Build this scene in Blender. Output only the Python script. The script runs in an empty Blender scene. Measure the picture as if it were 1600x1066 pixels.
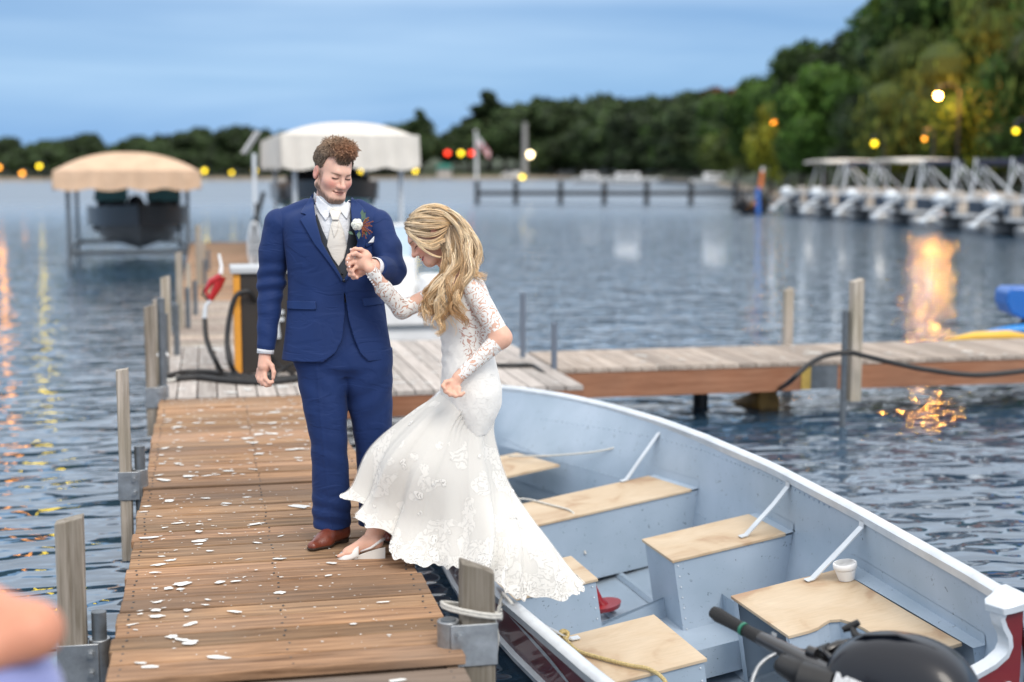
import bpy, bmesh, math, random
import numpy as np
from mathutils import Vector, Matrix
random.seed(7); rng = np.random.default_rng(7)
S = bpy.context.scene
COL = S.collection
pi = math.pi
# ------------------------------------------------------------------ camera
YAW = math.radians(12.1); PITCH = math.radians(6.88); EYE = 2.20; FPX = 2222.0
R_ = np.array([math.cos(YAW), -math.sin(YAW), 0.0])
F_ = np.array([math.sin(YAW)*math.cos(PITCH), math.cos(YAW)*math.cos(PITCH), -math.sin(PITCH)])
U_ = np.cross(R_, F_)
CAM = np.array([0, 0, EYE])
cd = bpy.data.cameras.new("camera"); cam = bpy.data.objects.new("camera", cd); COL.objects.link(cam)
cam.matrix_world = Matrix([[R_[0], U_[0], -F_[0], 0], [R_[1], U_[1], -F_[1], 0], [R_[2], U_[2], -F_[2], EYE], [0, 0, 0, 1]])
cd.lens = 50; cd.sensor_width = 36; cd.clip_end = 4000; cd.clip_start = 0.05
cd.dof.use_dof = True; cd.dof.focus_distance = 6.35; cd.dof.aperture_fstop = 1.25
S.camera = cam
# ------------------------------------------------------------------ world and sun
W = bpy.data.worlds.new("World"); S.world = W; W.use_nodes = True
SUN_EL = math.radians(42); SUN_AZ = math.radians(200)
def build_world():
    nt = W.node_tree; nt.nodes.clear(); N = nt.nodes.new; L = nt.links.new
    out = N('ShaderNodeOutputWorld'); bg = N('ShaderNodeBackground'); L(bg.outputs[0], out.inputs[0])
    tc = N('ShaderNodeTexCoord'); sep = N('ShaderNodeSeparateXYZ'); L(tc.outputs['Generated'], sep.inputs[0])
    ramp = N('ShaderNodeValToRGB'); cr = ramp.color_ramp
    pts = [(0.0, (.10, .28, .58)), (.02, (.12, .30, .60)), (.06, (.23, .41, .66)), (.11, (.19, .35, .60)), (.16, (.74, .86, 1.02)), (.4, (.94, 1.0, 1.10)), (1.0, (1.45, 1.42, 1.40))]
    cr.elements[0].position = 0; cr.elements[0].color = (*pts[0][1], 1)
    cr.elements[1].position = 1; cr.elements[1].color = (*pts[-1][1], 1)
    for p, c in pts[1:-1]:
        e = cr.elements.new(p); e.color = (*c, 1)
    L(sep.outputs['Z'], ramp.inputs[0])
    # long soft streaks of cloud
    mp = N('ShaderNodeMapping'); mp.inputs['Scale'].default_value = (1.1, 1.1, 10); mp.inputs['Location'].default_value = (.35, 0, .27); mp.inputs['Rotation'].default_value = (.03, -.05, 0)
    L(tc.outputs['Generated'], mp.inputs[0])
    n1 = N('ShaderNodeTexNoise'); n1.inputs['Scale'].default_value = 1.7; n1.inputs['Detail'].default_value = 6; n1.inputs['Roughness'].default_value = .5; n1.inputs['Distortion'].default_value = .35
    L(mp.outputs[0], n1.inputs[0])
    cr2 = N('ShaderNodeValToRGB'); cr2.color_ramp.elements[0].position = .36; cr2.color_ramp.elements[1].position = .68
    L(n1.outputs[0], cr2.inputs[0])
    mx = N('ShaderNodeMix'); mx.data_type = 'RGBA'
    mul = N('ShaderNodeMath'); mul.operation = 'MULTIPLY'; mul.inputs[1].default_value = .5; L(cr2.outputs[0], mul.inputs[0])
    L(mul.outputs[0], mx.inputs[0]); L(ramp.outputs[0], mx.inputs[6])
    br = N('ShaderNodeMix'); br.data_type = 'RGBA'; br.blend_type = 'ADD'; br.inputs[0].default_value = 1
    L(ramp.outputs[0], br.inputs[6]); br.inputs[7].default_value = (.32, .33, .27, 1)
    L(br.outputs[2], mx.inputs[7])
    sky = N('ShaderNodeTexSky'); sky.sky_type = 'NISHITA'; sky.sun_disc = False; sky.sun_elevation = SUN_EL; sky.sun_rotation = SUN_AZ
    sm = N('ShaderNodeMix'); sm.data_type = 'RGBA'; sm.blend_type = 'MULTIPLY'; sm.inputs[0].default_value = 1
    L(sky.outputs[0], sm.inputs[6]); sm.inputs[7].default_value = (.07, .07, .07, 1)
    fin = N('ShaderNodeMix'); fin.data_type = 'RGBA'; fin.inputs[0].default_value = .9
    L(sm.outputs[2], fin.inputs[6]); L(mx.outputs[2], fin.inputs[7])
    L(fin.outputs[2], bg.inputs[0]); bg.inputs[1].default_value = 1.0
build_world()
sl = bpy.data.lights.new("sun", 'SUN'); sl.energy = 1.4; sl.angle = math.radians(22); sl.color = (1, .92, .82)
so = bpy.data.objects.new("sun", sl); COL.objects.link(so)
# the glow comes from behind the photographer, a little to his right
_d = Vector((math.sin(SUN_AZ)*math.cos(SUN_EL), math.cos(SUN_AZ)*math.cos(SUN_EL), math.sin(SUN_EL)))
_d = Vector((math.sin(math.radians(165))*math.cos(SUN_EL), math.cos(math.radians(165))*math.cos(SUN_EL), math.sin(SUN_EL)))
so.rotation_euler = _d.to_track_quat('Z', 'Y').to_euler()
S.view_settings.view_transform = 'Standard'; S.view_settings.look = 'None'; S.view_settings.exposure = 0.4; S.view_settings.gamma = 1
S.render.engine = 'CYCLES'
S.cycles.use_denoising = True; S.cycles.max_bounces = 8; S.cycles.transparent_max_bounces = 24
S.cycles.sample_clamp_indirect = 6; S.cycles.sample_clamp_direct = 0
S.cycles.caustics_reflective = True

# ------------------------------------------------------------------ helpers
def P(x, y, dep):
    return CAM + (F_ + (x-800)/FPX*R_ + (533-y)/FPX*U_)*dep
def G(x, y, z):
    d = F_ + (x-800)/FPX*R_ + (533-y)/FPX*U_
    return CAM + d*((z-EYE)/d[2])
class MB:
    def __init__(s): s.v = []; s.f = []; s.c = []; s.tint = (1, 1, 1)
    def add(s, vs, fs):
        b = len(s.v); s.v += [tuple(map(float, v)) for v in vs]; s.f += [tuple(b+i for i in f) for f in fs]; s.c += [s.tint]*len(vs); return s
    def box(s, x0, x1, y0, y1, z0, z1, M=None):
        v = [(x0, y0, z0), (x1, y0, z0), (x1, y1, z0), (x0, y1, z0), (x0, y0, z1), (x1, y0, z1), (x1, y1, z1), (x0, y1, z1)]
        if M is not None: v = [tuple(M @ Vector(p)) for p in v]
        return s.add(v, [(3, 2, 1, 0), (4, 5, 6, 7), (0, 1, 5, 4), (1, 2, 6, 5), (2, 3, 7, 6), (3, 0, 4, 7)])
    def tube(s, pts, r, n=8, cap=True, flat=1.0):
        pts = [np.array(p, float) for p in pts]; m = len(pts)
        if np.isscalar(r): r = [r]*m
        up = np.array([0.13, 0.31, 1.0]); rings = []
        prev = None
        for i in range(m):
            t = pts[min(i+1, m-1)]-pts[max(i-1, 0)]; t = t/(np.linalg.norm(t)+1e-12)
            if prev is None:
                a = np.cross(up, t)
                if np.linalg.norm(a) < .1: a = np.cross(np.array([1., 0, 0]), t)
            else: a = prev-np.dot(prev, t)*t
            a /= np.linalg.norm(a)+1e-12; b = np.cross(t, a); prev = a
            rings.append([pts[i]+r[i]*(math.cos(2*pi*k/n)*a+flat*math.sin(2*pi*k/n)*b) for k in range(n)])
        vs = [p for g in rings for p in g]; fs = []
        for i in range(m-1):
            for k in range(n):
                k2 = (k+1) % n; fs.append((i*n+k, i*n+k2, (i+1)*n+k2, (i+1)*n+k))
        if cap: fs.append(tuple(range(n-1, -1, -1))); fs.append(tuple((m-1)*n+k for k in range(n)))
        return s.add(vs, fs)
    def cyl(s, p0, p1, r, n=16): return s.tube([p0, p1], r, n)
    def ball(s, c, r, nu=12, nv=8):
        c = np.array(c, float); r = np.array(r if hasattr(r, '__len__') else (r, r, r), float); vs = []; fs = []
        for j in range(nv+1):
            for i in range(nu):
                th = pi*j/nv; ph = 2*pi*i/nu
                vs.append(c+r*np.array([math.sin(th)*math.cos(ph), math.sin(th)*math.sin(ph), math.cos(th)]))
        for j in range(nv):
            for i in range(nu):
                i2 = (i+1) % nu; fs.append((j*nu+i, (j+1)*nu+i, (j+1)*nu+i2, j*nu+i2))
        return s.add(vs, fs)
    def grid(s, rows, closed=False, flip=False):
        m = len(rows); n = len(rows[0]); vs = [p for r in rows for p in r]; fs = []
        for i in range(m-1):
            for k in range(n if closed else n-1):
                k2 = (k+1) % n; q = (i*n+k, i*n+k2, (i+1)*n+k2, (i+1)*n+k)
                fs.append(q[::-1] if flip else q)
        return s.add(vs, fs)
    def prism(s, poly, ax, ay, az, org, t0, t1):
        org = np.array(org, float); ax = np.array(ax, float); ay = np.array(ay, float); az = np.array(az, float); n = len(poly)
        vs = [org+ax*p[0]+ay*p[1]+az*t0 for p in poly]+[org+ax*p[0]+ay*p[1]+az*t1 for p in poly]
        fs = [tuple(range(n-1, -1, -1)), tuple(range(n, 2*n))]+[(i, (i+1) % n, n+(i+1) % n, n+i) for i in range(n)]
        return s.add(vs, fs)
    def mesh(s, name, mat, smooth=None):
        me = bpy.data.meshes.new(name); me.from_pydata(s.v, [], s.f); me.materials.append(mat)
        at = me.color_attributes.new('tint', 'FLOAT_COLOR', 'POINT')
        at.data.foreach_set('color', np.array([(*c, 1.0) for c in s.c], dtype=np.float32).ravel())
        if smooth is not None:
            me.polygons.foreach_set('use_smooth', [True]*len(me.polygons))
            if smooth < 179: me.set_sharp_from_angle(angle=math.radians(smooth))
        me.update(); return me
    def build(s, name, mat, parent=None, smooth=None, bevel=0, seg=2):
        o = bpy.data.objects.new(name, s.mesh(name, mat, smooth)); COL.objects.link(o)
        if parent is not None: put_under(o, parent)
        if bevel:
            m = o.modifiers.new('bevel', 'BEVEL'); m.width = bevel; m.segments = seg; m.limit_method = 'ANGLE'; m.angle_limit = math.radians(40)
        return o
def split_build(mb, name, mat, parent, smooth=None, bevel=0):
    """each loose piece of mb becomes a part of its own"""
    par = list(range(len(mb.v)))
    def find(i):
        while par[i] != i: par[i] = par[par[i]]; i = par[i]
        return i
    for f in mb.f:
        r = find(f[0])
        for i in f[1:]: par[find(i)] = r
    groups = {}
    for f in mb.f: groups.setdefault(find(f[0]), []).append(f)
    out = []
    for fs in groups.values():
        ids = sorted({i for f in fs for i in f}); mp = {i: k for k, i in enumerate(ids)}; q = MB(); q.v = [mb.v[i] for i in ids]; q.c = [mb.c[i] for i in ids]; q.f = [tuple(mp[i] for i in f) for f in fs]
        out.append(q.build(name, mat, parent, smooth, bevel))
    return out
def put_under(o, parent):
    # every part is modelled at its place in the world; its thing's empty is only moved, never turned
    o.parent = parent
    if parent.type == 'EMPTY': o.matrix_parent_inverse = Matrix.Translation(-Vector(parent.location))
def tag(o, label=None, cat=None, group=None, kind=None):
    if label: o['label'] = label
    if cat: o['category'] = cat
    if group: o['group'] = group
    if kind: o['kind'] = kind
    return o
def thing(name, label, cat, loc=(0, 0, 0), group=None):
    o = bpy.data.objects.new(name, None); o.empty_display_size = .2; COL.objects.link(o); o.location = tuple(map(float, loc))
    return tag(o, label, cat, group)
def copy_tree(o, parent=None, kids=None):
    kids = kids if kids is not None else KIDS(o)
    c = o.copy(); COL.objects.link(c)
    if parent is not None: c.parent = parent
    for ch in kids: copy_tree(ch, c)
    return c
def KIDS(o): return [x for x in o.children]
# ------------------------------------------------------------------ materials
def new_mat(name):
    m = bpy.data.materials.new(name); m.use_nodes = True; nt = m.node_tree
    return m, nt, nt.nodes['Principled BSDF']
def simple(name, col, rough=.5, metal=0, noise=0.0, nscale=8, bump=0, bscale=60, spec=.5, coat=0, tint=False, sheen=0, stretch=(1, 1, 1)):
    m, nt, b = new_mat(name); N = nt.nodes.new; L = nt.links.new
    b.inputs['Base Color'].default_value = (*col, 1); b.inputs['Roughness'].default_value = rough; b.inputs['Metallic'].default_value = metal
    b.inputs['Specular IOR Level'].default_value = spec; b.inputs['Coat Weight'].default_value = coat
    if sheen: b.inputs['Sheen Weight'].default_value = sheen; b.inputs['Sheen Roughness'].default_value = .4
    tc = N('ShaderNodeTexCoord'); mp = N('ShaderNodeMapping'); mp.inputs['Scale'].default_value = stretch; L(tc.outputs['Object'], mp.inputs[0])
    last = None
    if noise or tint:
        n = N('ShaderNodeTexNoise'); n.inputs['Scale'].default_value = nscale; n.inputs['Detail'].default_value = 6; n.inputs['Roughness'].default_value = .6; L(mp.outputs[0], n.inputs[0])
        mr = N('ShaderNodeMapRange'); mr.inputs[1].default_value = .3; mr.inputs[2].default_value = .7; mr.inputs[3].default_value = 1-noise; mr.inputs[4].default_value = 1+noise; L(n.outputs[0], mr.inputs[0])
        mu = N('ShaderNodeMix'); mu.data_type = 'RGBA'; mu.blend_type = 'MULTIPLY'; mu.inputs[0].default_value = 1
        mu.inputs[6].default_value = (*col, 1); L(mr.outputs[0], mu.inputs[7]); last = mu.outputs[2]
        if tint:
            at = N('ShaderNodeAttribute'); at.attribute_name = 'tint'
            m2 = N('ShaderNodeMix'); m2.data_type = 'RGBA'; m2.blend_type = 'MULTIPLY'; m2.inputs[0].default_value = 1
            L(last, m2.inputs[6]); L(at.outputs[0], m2.inputs[7]); last = m2.outputs[2]
        L(last, b.inputs['Base Color'])
    if bump:
        n2 = N('ShaderNodeTexNoise'); n2.inputs['Scale'].default_value = bscale; n2.inputs['Detail'].default_value = 4; L(mp.outputs[0], n2.inputs[0])
        bp = N('ShaderNodeBump'); bp.inputs['Strength'].default_value = bump; bp.inputs['Distance'].default_value = .01; L(n2.outputs[0], bp.inputs['Height']); L(bp.outputs[0], b.inputs['Normal'])
    return m
def wood(name, c1, c2, axis='X', rough=.75, grain=26, knots=True, c3=None, dirt=.5):
    m, nt, b = new_mat(name); N = nt.nodes.new; L = nt.links.new
    b.inputs['Roughness'].default_value = rough; b.inputs['Specular IOR Level'].default_value = .25
    tc = N('ShaderNodeTexCoord'); at = N('ShaderNodeAttribute'); at.attribute_name = 'tint'
    mp = N('ShaderNodeMapping'); sc = {'X': (2.2, grain*1.6, grain), 'Y': (grain*1.4, 2.0, grain), 'Z': (grain, grain, 1.3)}[axis]; mp.inputs['Scale'].default_value = sc
    L(tc.outputs['Object'], mp.inputs[0])
    # shift the grain from plank to plank
    ad = N('ShaderNodeVectorMath'); ad.operation = 'MULTIPLY_ADD'; L(at.outputs[1], ad.inputs[0]); ad.inputs[1].default_value = (37, 53, 71); L(mp.outputs[0], ad.inputs[2])
    n = N('ShaderNodeTexNoise'); n.inputs['Scale'].default_value = 1; n.inputs['Detail'].default_value = 8; n.inputs['Roughness'].default_value = .62; n.inputs['Distortion'].default_value = .6; L(ad.outputs[0], n.inputs[0])
    r = N('ShaderNodeValToRGB'); r.color_ramp.elements[0].position = .32; r.color_ramp.elements[0].color = (*c1, 1); r.color_ramp.elements[1].position = .66; r.color_ramp.elements[1].color = (*c2, 1); L(n.outputs[0], r.inputs[0])
    big = N('ShaderNodeTexNoise'); big.inputs['Scale'].default_value = 2.2; big.inputs['Detail'].default_value = 5; L(tc.outputs['Object'], big.inputs[0])
    mr = N('ShaderNodeMapRange'); mr.inputs[1].default_value = .35; mr.inputs[2].default_value = .68; L(big.outputs[0], mr.inputs[0])
    mx = N('ShaderNodeMix'); mx.data_type = 'RGBA'; ml = N('ShaderNodeMath'); ml.operation = 'MULTIPLY'; ml.inputs[1].default_value = dirt; L(mr.outputs[0], ml.inputs[0]); L(ml.outputs[0], mx.inputs[0])
    L(r.outputs[0], mx.inputs[6]); mx.inputs[7].default_value = (*(c3 or tuple(.55*a+.08 for a in c1)), 1)
    mu = N('ShaderNodeMix'); mu.data_type = 'RGBA'; mu.blend_type = 'MULTIPLY'; mu.inputs[0].default_value = 1; L(mx.outputs[2], mu.inputs[6]); L(at.outputs[0], mu.inputs[7])
    L(mu.outputs[2], b.inputs['Base Color'])
    bp = N('ShaderNodeBump'); bp.inputs['Strength'].default_value = .5; bp.inputs['Distance'].default_value = .004; L(n.outputs[0], bp.inputs['Height']); L(bp.outputs[0], b.inputs['Normal'])
    return m
def glow(name, col, strength, sampled=False):
    m, nt, b = new_mat(name); b.inputs['Base Color'].default_value = (*col, 1); b.inputs['Emission Color'].default_value = (*col, 1); b.inputs['Emission Strength'].default_value = strength
    m.cycles.emission_sampling = 'AUTO' if sampled else 'NONE'
    return m
M = {}
M['deck'] = wood('brown_deck_wood', (.13, .068, .034), (.46, .275, .155), 'X', c3=(.27, .195, .14), dirt=.55)
M['deck_grey'] = wood('weathered_grey_deck_wood', (.07, .062, .056), (.25, .215, .19), 'X', c3=(.3, .22, .16))
M['plat'] = wood('grey_platform_wood', (.30, .27, .25), (.52, .48, .45), 'Y', dirt=.3, c3=(.36, .32, .29))
M['pier'] = wood('finger_pier_wood', (.26, .205, .165), (.45, .385, .33), 'Y', dirt=.3)
M['rail'] = wood('red_brown_joist_wood', (.23, .095, .05), (.37, .18, .105), 'X', dirt=.35, c3=(.2, .12, .08))
M['railY'] = wood('brown_joist_wood', (.16, .10, .06), (.30, .19, .12), 'Y', dirt=.35)
M['post'] = wood('weathered_post_wood', (.15, .12, .09), (.47, .42, .37), 'Z', grain=38, c3=(.19, .17, .12), dirt=.6)
M['galv'] = simple('galvanised_steel', (.36, .38, .40), .42, .85, .25, 14, .15, 40)
M['pipe'] = simple('dull_steel_pipe', (.16, .18, .20), .5, .6, .2, 20)
M['black'] = simple('black_rubber', (.012, .012, .013), .5, 0, .2, 20)
M['white'] = simple('white_paint', (.72, .72, .72), .45, 0, .08, 5)
M['white_metal'] = simple('white_metal', (.62, .65, .68), .4, .2, .08, 6)
M['rope'] = simple('white_rope', (.62, .60, .55), .8, 0, .15, 80, .6, 300)
M['yrope'] = simple('yellow_rope', (.62, .48, .22), .8, 0, .25, 90, .8, 350)
M['drop'] = simple('bird_dropping_white', (.72, .72, .70), .8, 0, .15, 60)
M['dark_metal'] = simple('dark_metal', (.05, .055, .06), .45, .4, .2, 9)

# ------------------------------------------------------------------ water
def water_mat():
    m, nt, b = new_mat('lake_water'); N = nt.nodes.new; L = nt.links.new
    b.inputs['Base Color'].default_value = (.028, .066, .115, 1); b.inputs['Roughness'].default_value = .02; b.inputs['IOR'].default_value = 1.95
    b.inputs['Specular IOR Level'].default_value = .62
    g = N('ShaderNodeNewGeometry')
    def layer(scale, rot, stretch, detail, amp, dist=.4):
        mp = N('ShaderNodeMapping'); mp.inputs['Rotation'].default_value = (0, 0, rot); mp.inputs['Scale'].default_value = (scale, scale*stretch, scale); L(g.outputs['Position'], mp.inputs[0])
        n = N('ShaderNodeTexNoise'); n.inputs['Scale'].default_value = 1; n.inputs['Detail'].default_value = detail; n.inputs['Roughness'].default_value = .5; n.inputs['Distortion'].default_value = dist; L(mp.outputs[0], n.inputs[0])
        ml = N('ShaderNodeMath'); ml.operation = 'MULTIPLY'; ml.inputs[1].default_value = amp; L(n.outputs[0], ml.inputs[0]); return ml.outputs[0]
    ln = N('ShaderNodeVectorMath'); ln.operation = 'LENGTH'; L(g.outputs['Position'], ln.inputs[0]); rr = N('ShaderNodeMapRange'); rr.inputs[1].default_value = 40; rr.inputs[2].default_value = 110; rr.inputs[3].default_value = .012; rr.inputs[4].default_value = .34; L(ln.outputs['Value'], rr.inputs[0]); L(rr.outputs[0], b.inputs['Roughness'])
    a = layer(.7, .25, 1.8, 1, .08); c = layer(2.1, -.35, 2.0, 1, .075); d = layer(7.0, .15, 1.6, 0, .010, .3)
    s1 = N('ShaderNodeMath'); L(a, s1.inputs[0]); L(c, s1.inputs[1]); s2 = N('ShaderNodeMath'); L(s1.outputs[0], s2.inputs[0]); L(d, s2.inputs[1])
    bp = N('ShaderNodeBump'); bp.inputs['Strength'].default_value = 1.0; bp.inputs['Distance'].default_value = 1.0; L(s2.outputs[0], bp.inputs['Height']); L(bp.outputs[0], b.inputs['Normal'])
    return m
mb = MB(); mb.grid([[(x, y, 0) for x in (-1500, -200, 0, 200, 1500)] for y in (-200, 0, 60, 300, 2500)])
tag(mb.build('water', water_mat()), kind='structure')

# ------------------------------------------------------------------ shores
SH = [(-1300, 262), (-500, 268), (0, 272), (250, 290), (450, 300), (650, 330), (900, 330), (1020, 285), (1100, 225), (1160, 150), (1210, 108), (1300, 90), (1450, 75), (1600, 66), (1800, 54), (2300, 40), (2900, 32)]
def shore_dist(px):
    return float(np.interp(px, [a for a, _ in SH], [b for _, b in SH]))
def shore_pt(px, extra):
    d = shore_dist(px)+extra; q = R_*((px-800)/FPX)+np.array([math.sin(YAW), math.cos(YAW), 0])
    return np.array([q[0]*d, q[1]*d])
def bank_z(extra): return float(np.interp(extra, [-6, 0, 4, 14, 60, 200, 1500], [-1.2, .02, .55, 1.3, 3.0, 8, 12]))
rows = []
for e in (-6, -1, 0, 1.5, 4, 9, 14, 30, 60, 120, 200, 500, 1500):
    rows.append([(*shore_pt(px, e*(1 if e < 30 else 1)), bank_z(e)) for px in list(range(-1300, 2901, 60))])
mb = MB(); mb.grid(rows)
m, nt, b = new_mat('bank_ground'); N = nt.nodes.new; L = nt.links.new
g = N('ShaderNodeNewGeometry'); sp = N('ShaderNodeSeparateXYZ'); L(g.outputs['Position'], sp.inputs[0])
rp = N('ShaderNodeValToRGB'); rp.color_ramp.elements[0].position = .12; rp.color_ramp.elements[0].color = (.30, .24, .18, 1); rp.color_ramp.elements[1].position = .3; rp.color_ramp.elements[1].color = (.035, .05, .018, 1)
mr = N('ShaderNodeMapRange'); mr.inputs[2].default_value = 3; L(sp.outputs[2], mr.inputs[0]); nn = N('ShaderNodeTexNoise'); nn.inputs['Scale'].default_value = .3; nn.inputs['Detail'].default_value = 5; L(g.outputs['Position'], nn.inputs[0])
aa = N('ShaderNodeMath'); aa.operation = 'MULTIPLY_ADD'; L(nn.outputs[0], aa.inputs[0]); aa.inputs[1].default_value = .25; L(mr.outputs[0], aa.inputs[2]); sb = N('ShaderNodeMath'); sb.operation = 'SUBTRACT'; L(aa.outputs[0], sb.inputs[0]); sb.inputs[1].default_value = .1
L(sb.outputs[0], rp.inputs[0]); L(rp.outputs[0], b.inputs['Base Color']); b.inputs['Roughness'].default_value = .9
tag(mb.build('ground', m, smooth=180), kind='structure')

# ------------------------------------------------------------------ trees
def leaf_mat(name, c, var=.5):
    m, nt, b = new_mat(name); N = nt.nodes.new; L = nt.links.new
    at = N('ShaderNodeAttribute'); at.attribute_name = 'tint'; oi = N('ShaderNodeObjectInfo')
    mr = N('ShaderNodeMapRange'); mr.inputs[3].default_value = .65; mr.inputs[4].default_value = 1.55; L(oi.outputs['Random'], mr.inputs[0])
    mu = N('ShaderNodeMix'); mu.data_type = 'RGBA'; mu.blend_type = 'MULTIPLY'; mu.inputs[0].default_value = 1; mu.inputs[6].default_value = (*c, 1); L(at.outputs[0], mu.inputs[7])
    m2 = N('ShaderNodeMix'); m2.data_type = 'RGBA'; m2.blend_type = 'MULTIPLY'; m2.inputs[0].default_value = 1; L(mu.outputs[2], m2.inputs[6]); L(mr.outputs[0], m2.inputs[7])
    L(m2.outputs[2], b.inputs['Base Color']); b.inputs['Roughness'].default_value = .7; b.inputs['Specular IOR Level'].default_value = .2
    return m
M['leaf_far'] = leaf_mat('dark_far_foliage', (.034, .056, .022))
M['leaf_green'] = leaf_mat('green_foliage', (.048, .098, .018))
M['leaf_olive'] = leaf_mat('olive_foliage', (.062, .088, .018))
M['leaf_yellow'] = leaf_mat('yellow_green_foliage', (.17, .19, .02))
M['leaf_red'] = leaf_mat('rusty_red_foliage', (.12, .045, .025))
M['bark'] = simple('tree_bark', (.06, .048, .038), .9, 0, .3, 3)
def crown_mb(h, w, nleaf, leaf, seed, shape='round', base=.22):
    r = np.random.default_rng(seed); mb = MB(); nc = 26 if shape != 'spire' else 20; clumps = []
    for i in range(nc):
        t = r.random(); z = h*(base+.06+(1-base-.1)*t)
        if shape == 'round': env = w*.5*math.sqrt(max(.08, 1-((t-.42)/.62)**2))
        elif shape == 'willow': env = w*.5*math.sqrt(max(.1, 1-((t-.35)/.7)**2))
        else: env = w*.5*(1.02-t)**.8
        a = r.random()*2*pi; q = env*math.sqrt(r.random())*.85
        clumps.append((q*math.cos(a), q*math.sin(a), z, env*.32+w*.07, .55+.9*r.random()))
    for (x, y, z, rad, br) in clumps:
        mb.tint = (br*.5, br*.5, br*.5); mb.ball((x, y, z), (rad*.72, rad*.72, rad*.62), 7, 5)  # solid cores tinted darker than the leaves: painted shade inside the crown
    k = nleaf//nc; vs = []; fs = []; cs = []
    for (x, y, z, rad, br) in clumps:
        d = r.normal(size=(k, 3)); d /= np.linalg.norm(d, axis=1)[:, None]
        p = d*(rad*(.62+.55*r.random((k, 1))**1.0))*np.array([1, 1, .85])+np.array([x, y, z])
        if shape == 'willow': p[:, 2] -= rad*.9*r.random(k)
        a = r.normal(size=(k, 3)); a /= np.linalg.norm(a, axis=1)[:, None]
        bb = np.cross(a, d+.6*r.normal(size=(k, 3))); bb /= np.linalg.norm(bb, axis=1)[:, None]
        if shape == 'willow': bb = bb*.5; a = a*.4+np.array([0, 0, -1.2])
        sz = leaf*(.6+.8*r.random((k, 1)))
        q = np.stack([p-a*sz-bb*sz*.5, p+a*sz*.2-bb*sz*.8, p+a*sz, p-a*sz*.1+bb*sz*.8], axis=1).reshape(-1, 3)
        b0 = len(vs); vs += [tuple(t) for t in q]; fs += [(b0+4*i, b0+4*i+1, b0+4*i+2, b0+4*i+3) for i in range(k)]
        for i in range(k):
            s_ = br*(.7+.6*r.random()); cs += [(s_*(.9+.25*r.random()), s_, s_*.9)]*4
    b0 = len(mb.v); mb.v += vs; mb.f += [tuple(b0+i for i in f) for f in fs]; mb.c += cs
    return mb
def trunk_mb(h, r0, seed, base=.22):
    r = random.Random(seed); mb = MB(); p = [np.array([0, 0, -1.0])]
    for i in range(1, 6): p.append(np.array([r.uniform(-.25, .25), r.uniform(-.25, .25), h*.85*i/5]))
    mb.tube(p, [r0*1.25, r0, r0*.8, r0*.6, r0*.35, r0*.12], 7)
    for i in range(6):
        a = r.uniform(0, 2*pi); z = h*(base+.08*i); L_ = h*.22
        b = np.array([0, 0, z]); mb.tube([b, b+np.array([math.cos(a), math.sin(a), .8])*L_*.5, b+np.array([math.cos(a), math.sin(a), 1.0])*L_], [r0*.4, r0*.25, r0*.08], 5)
    return mb
PROTO = {}
def proto(key, h, w, nleaf, leaf, seed, shape, mat, r0):
    PROTO[key] = (crown_mb(h, w, nleaf, leaf, seed, shape).mesh('crown', M[mat]), trunk_mb(h, r0, seed).mesh('trunk', M['bark'], 60), h)
for i in range(4): proto(('far', i), 12, 10+i, 2600, .42, 10+i, 'round', 'leaf_far', .3)
proto(('far', 4), 14, 6, 2200, .38, 20, 'spire', 'leaf_far', .25)
for i in range(3): proto(('near', i), 14, 11, 7500, .26, 30+i, 'round', 'leaf_green', .35)
for i in range(2): proto(('olive', i), 14, 12, 8000, .26, 40+i, 'willow', 'leaf_olive', .35)
proto(('yellow', 0), 9, 4.5, 3500, .22, 50, 'willow', 'leaf_yellow', .2)
proto(('darkbig', 0), 15, 12, 8500, .26, 55, 'round', 'leaf_far', .4)
proto(('red', 0), 12, 11, 2400, .4, 60, 'round', 'leaf_red', .3)
def tree(name, key, px, extra, toppx, label, group=None, wide=1.0, rot=None):
    cr, tr, h0 = PROTO[key]; q = shore_pt(px, extra); z = bank_z(extra)
    d = shore_dist(px)+extra; hz = EYE+(265-toppx)/FPX*d*1.0-z; s = max(.3, hz/h0)
    t = thing(name, label, 'tree', (q[0], q[1], z), group); t.rotation_euler.z = random.uniform(0, 6.28) if rot is None else rot; t.scale = (s*wide, s*wide, s)
    for n, me in (('crown', cr), ('trunk', tr)):
        o = bpy.data.objects.new(n, me); COL.objects.link(o); o.parent = t
    return t
GF = 'dark trees along the far shore'
LF = 'dark leafy tree in the unbroken row along the far shore'
# skyline read along the far shore: (px, top px)
sky_line = [(-900, 225), (-860, 215), (-815, 228), (-770, 216), (-730, 222), (-690, 212), (-650, 226), (-610, 214), (-570, 224), (-530, 210), (-490, 226), (-450, 218), (-410, 228), (-370, 214), (-335, 224), (-300, 215), (-265, 226), (-235, 214), (-165, 214), (-130, 228), (-70, 218), (-200, 225), (-100, 222), (-40, 228), (0, 218), (30, 232), (60, 222), (90, 220), (130, 212), (170, 228), (205, 216), (240, 214), (265, 222), (300, 204), (325, 218), (355, 202), (395, 206), (430, 210), (470, 212), (510, 215), (560, 210), (600, 200), (640, 190),
            (700, 205), (735, 190), (790, 172), (830, 162), (870, 166), (905, 158), (935, 178), (965, 162), (1000, 160), (1030, 165), (1065, 150), (1100, 152), (1130, 160)]
REG = [(-2000, -20, 'beyond the left edge'), (-20, 85, 'left of the tan canopy'), (85, 315, 'above the tan canopy'), (315, 405, 'between the two canopies'), (405, 655, 'behind the cream canopy'), (655, 745, 'just left of the flagpole'), (745, 820, 'between flagpole and grey mast'), (820, 945, 'between mast and large yellow lamp'), (945, 2000, 'right of the large yellow lamp')]
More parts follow.
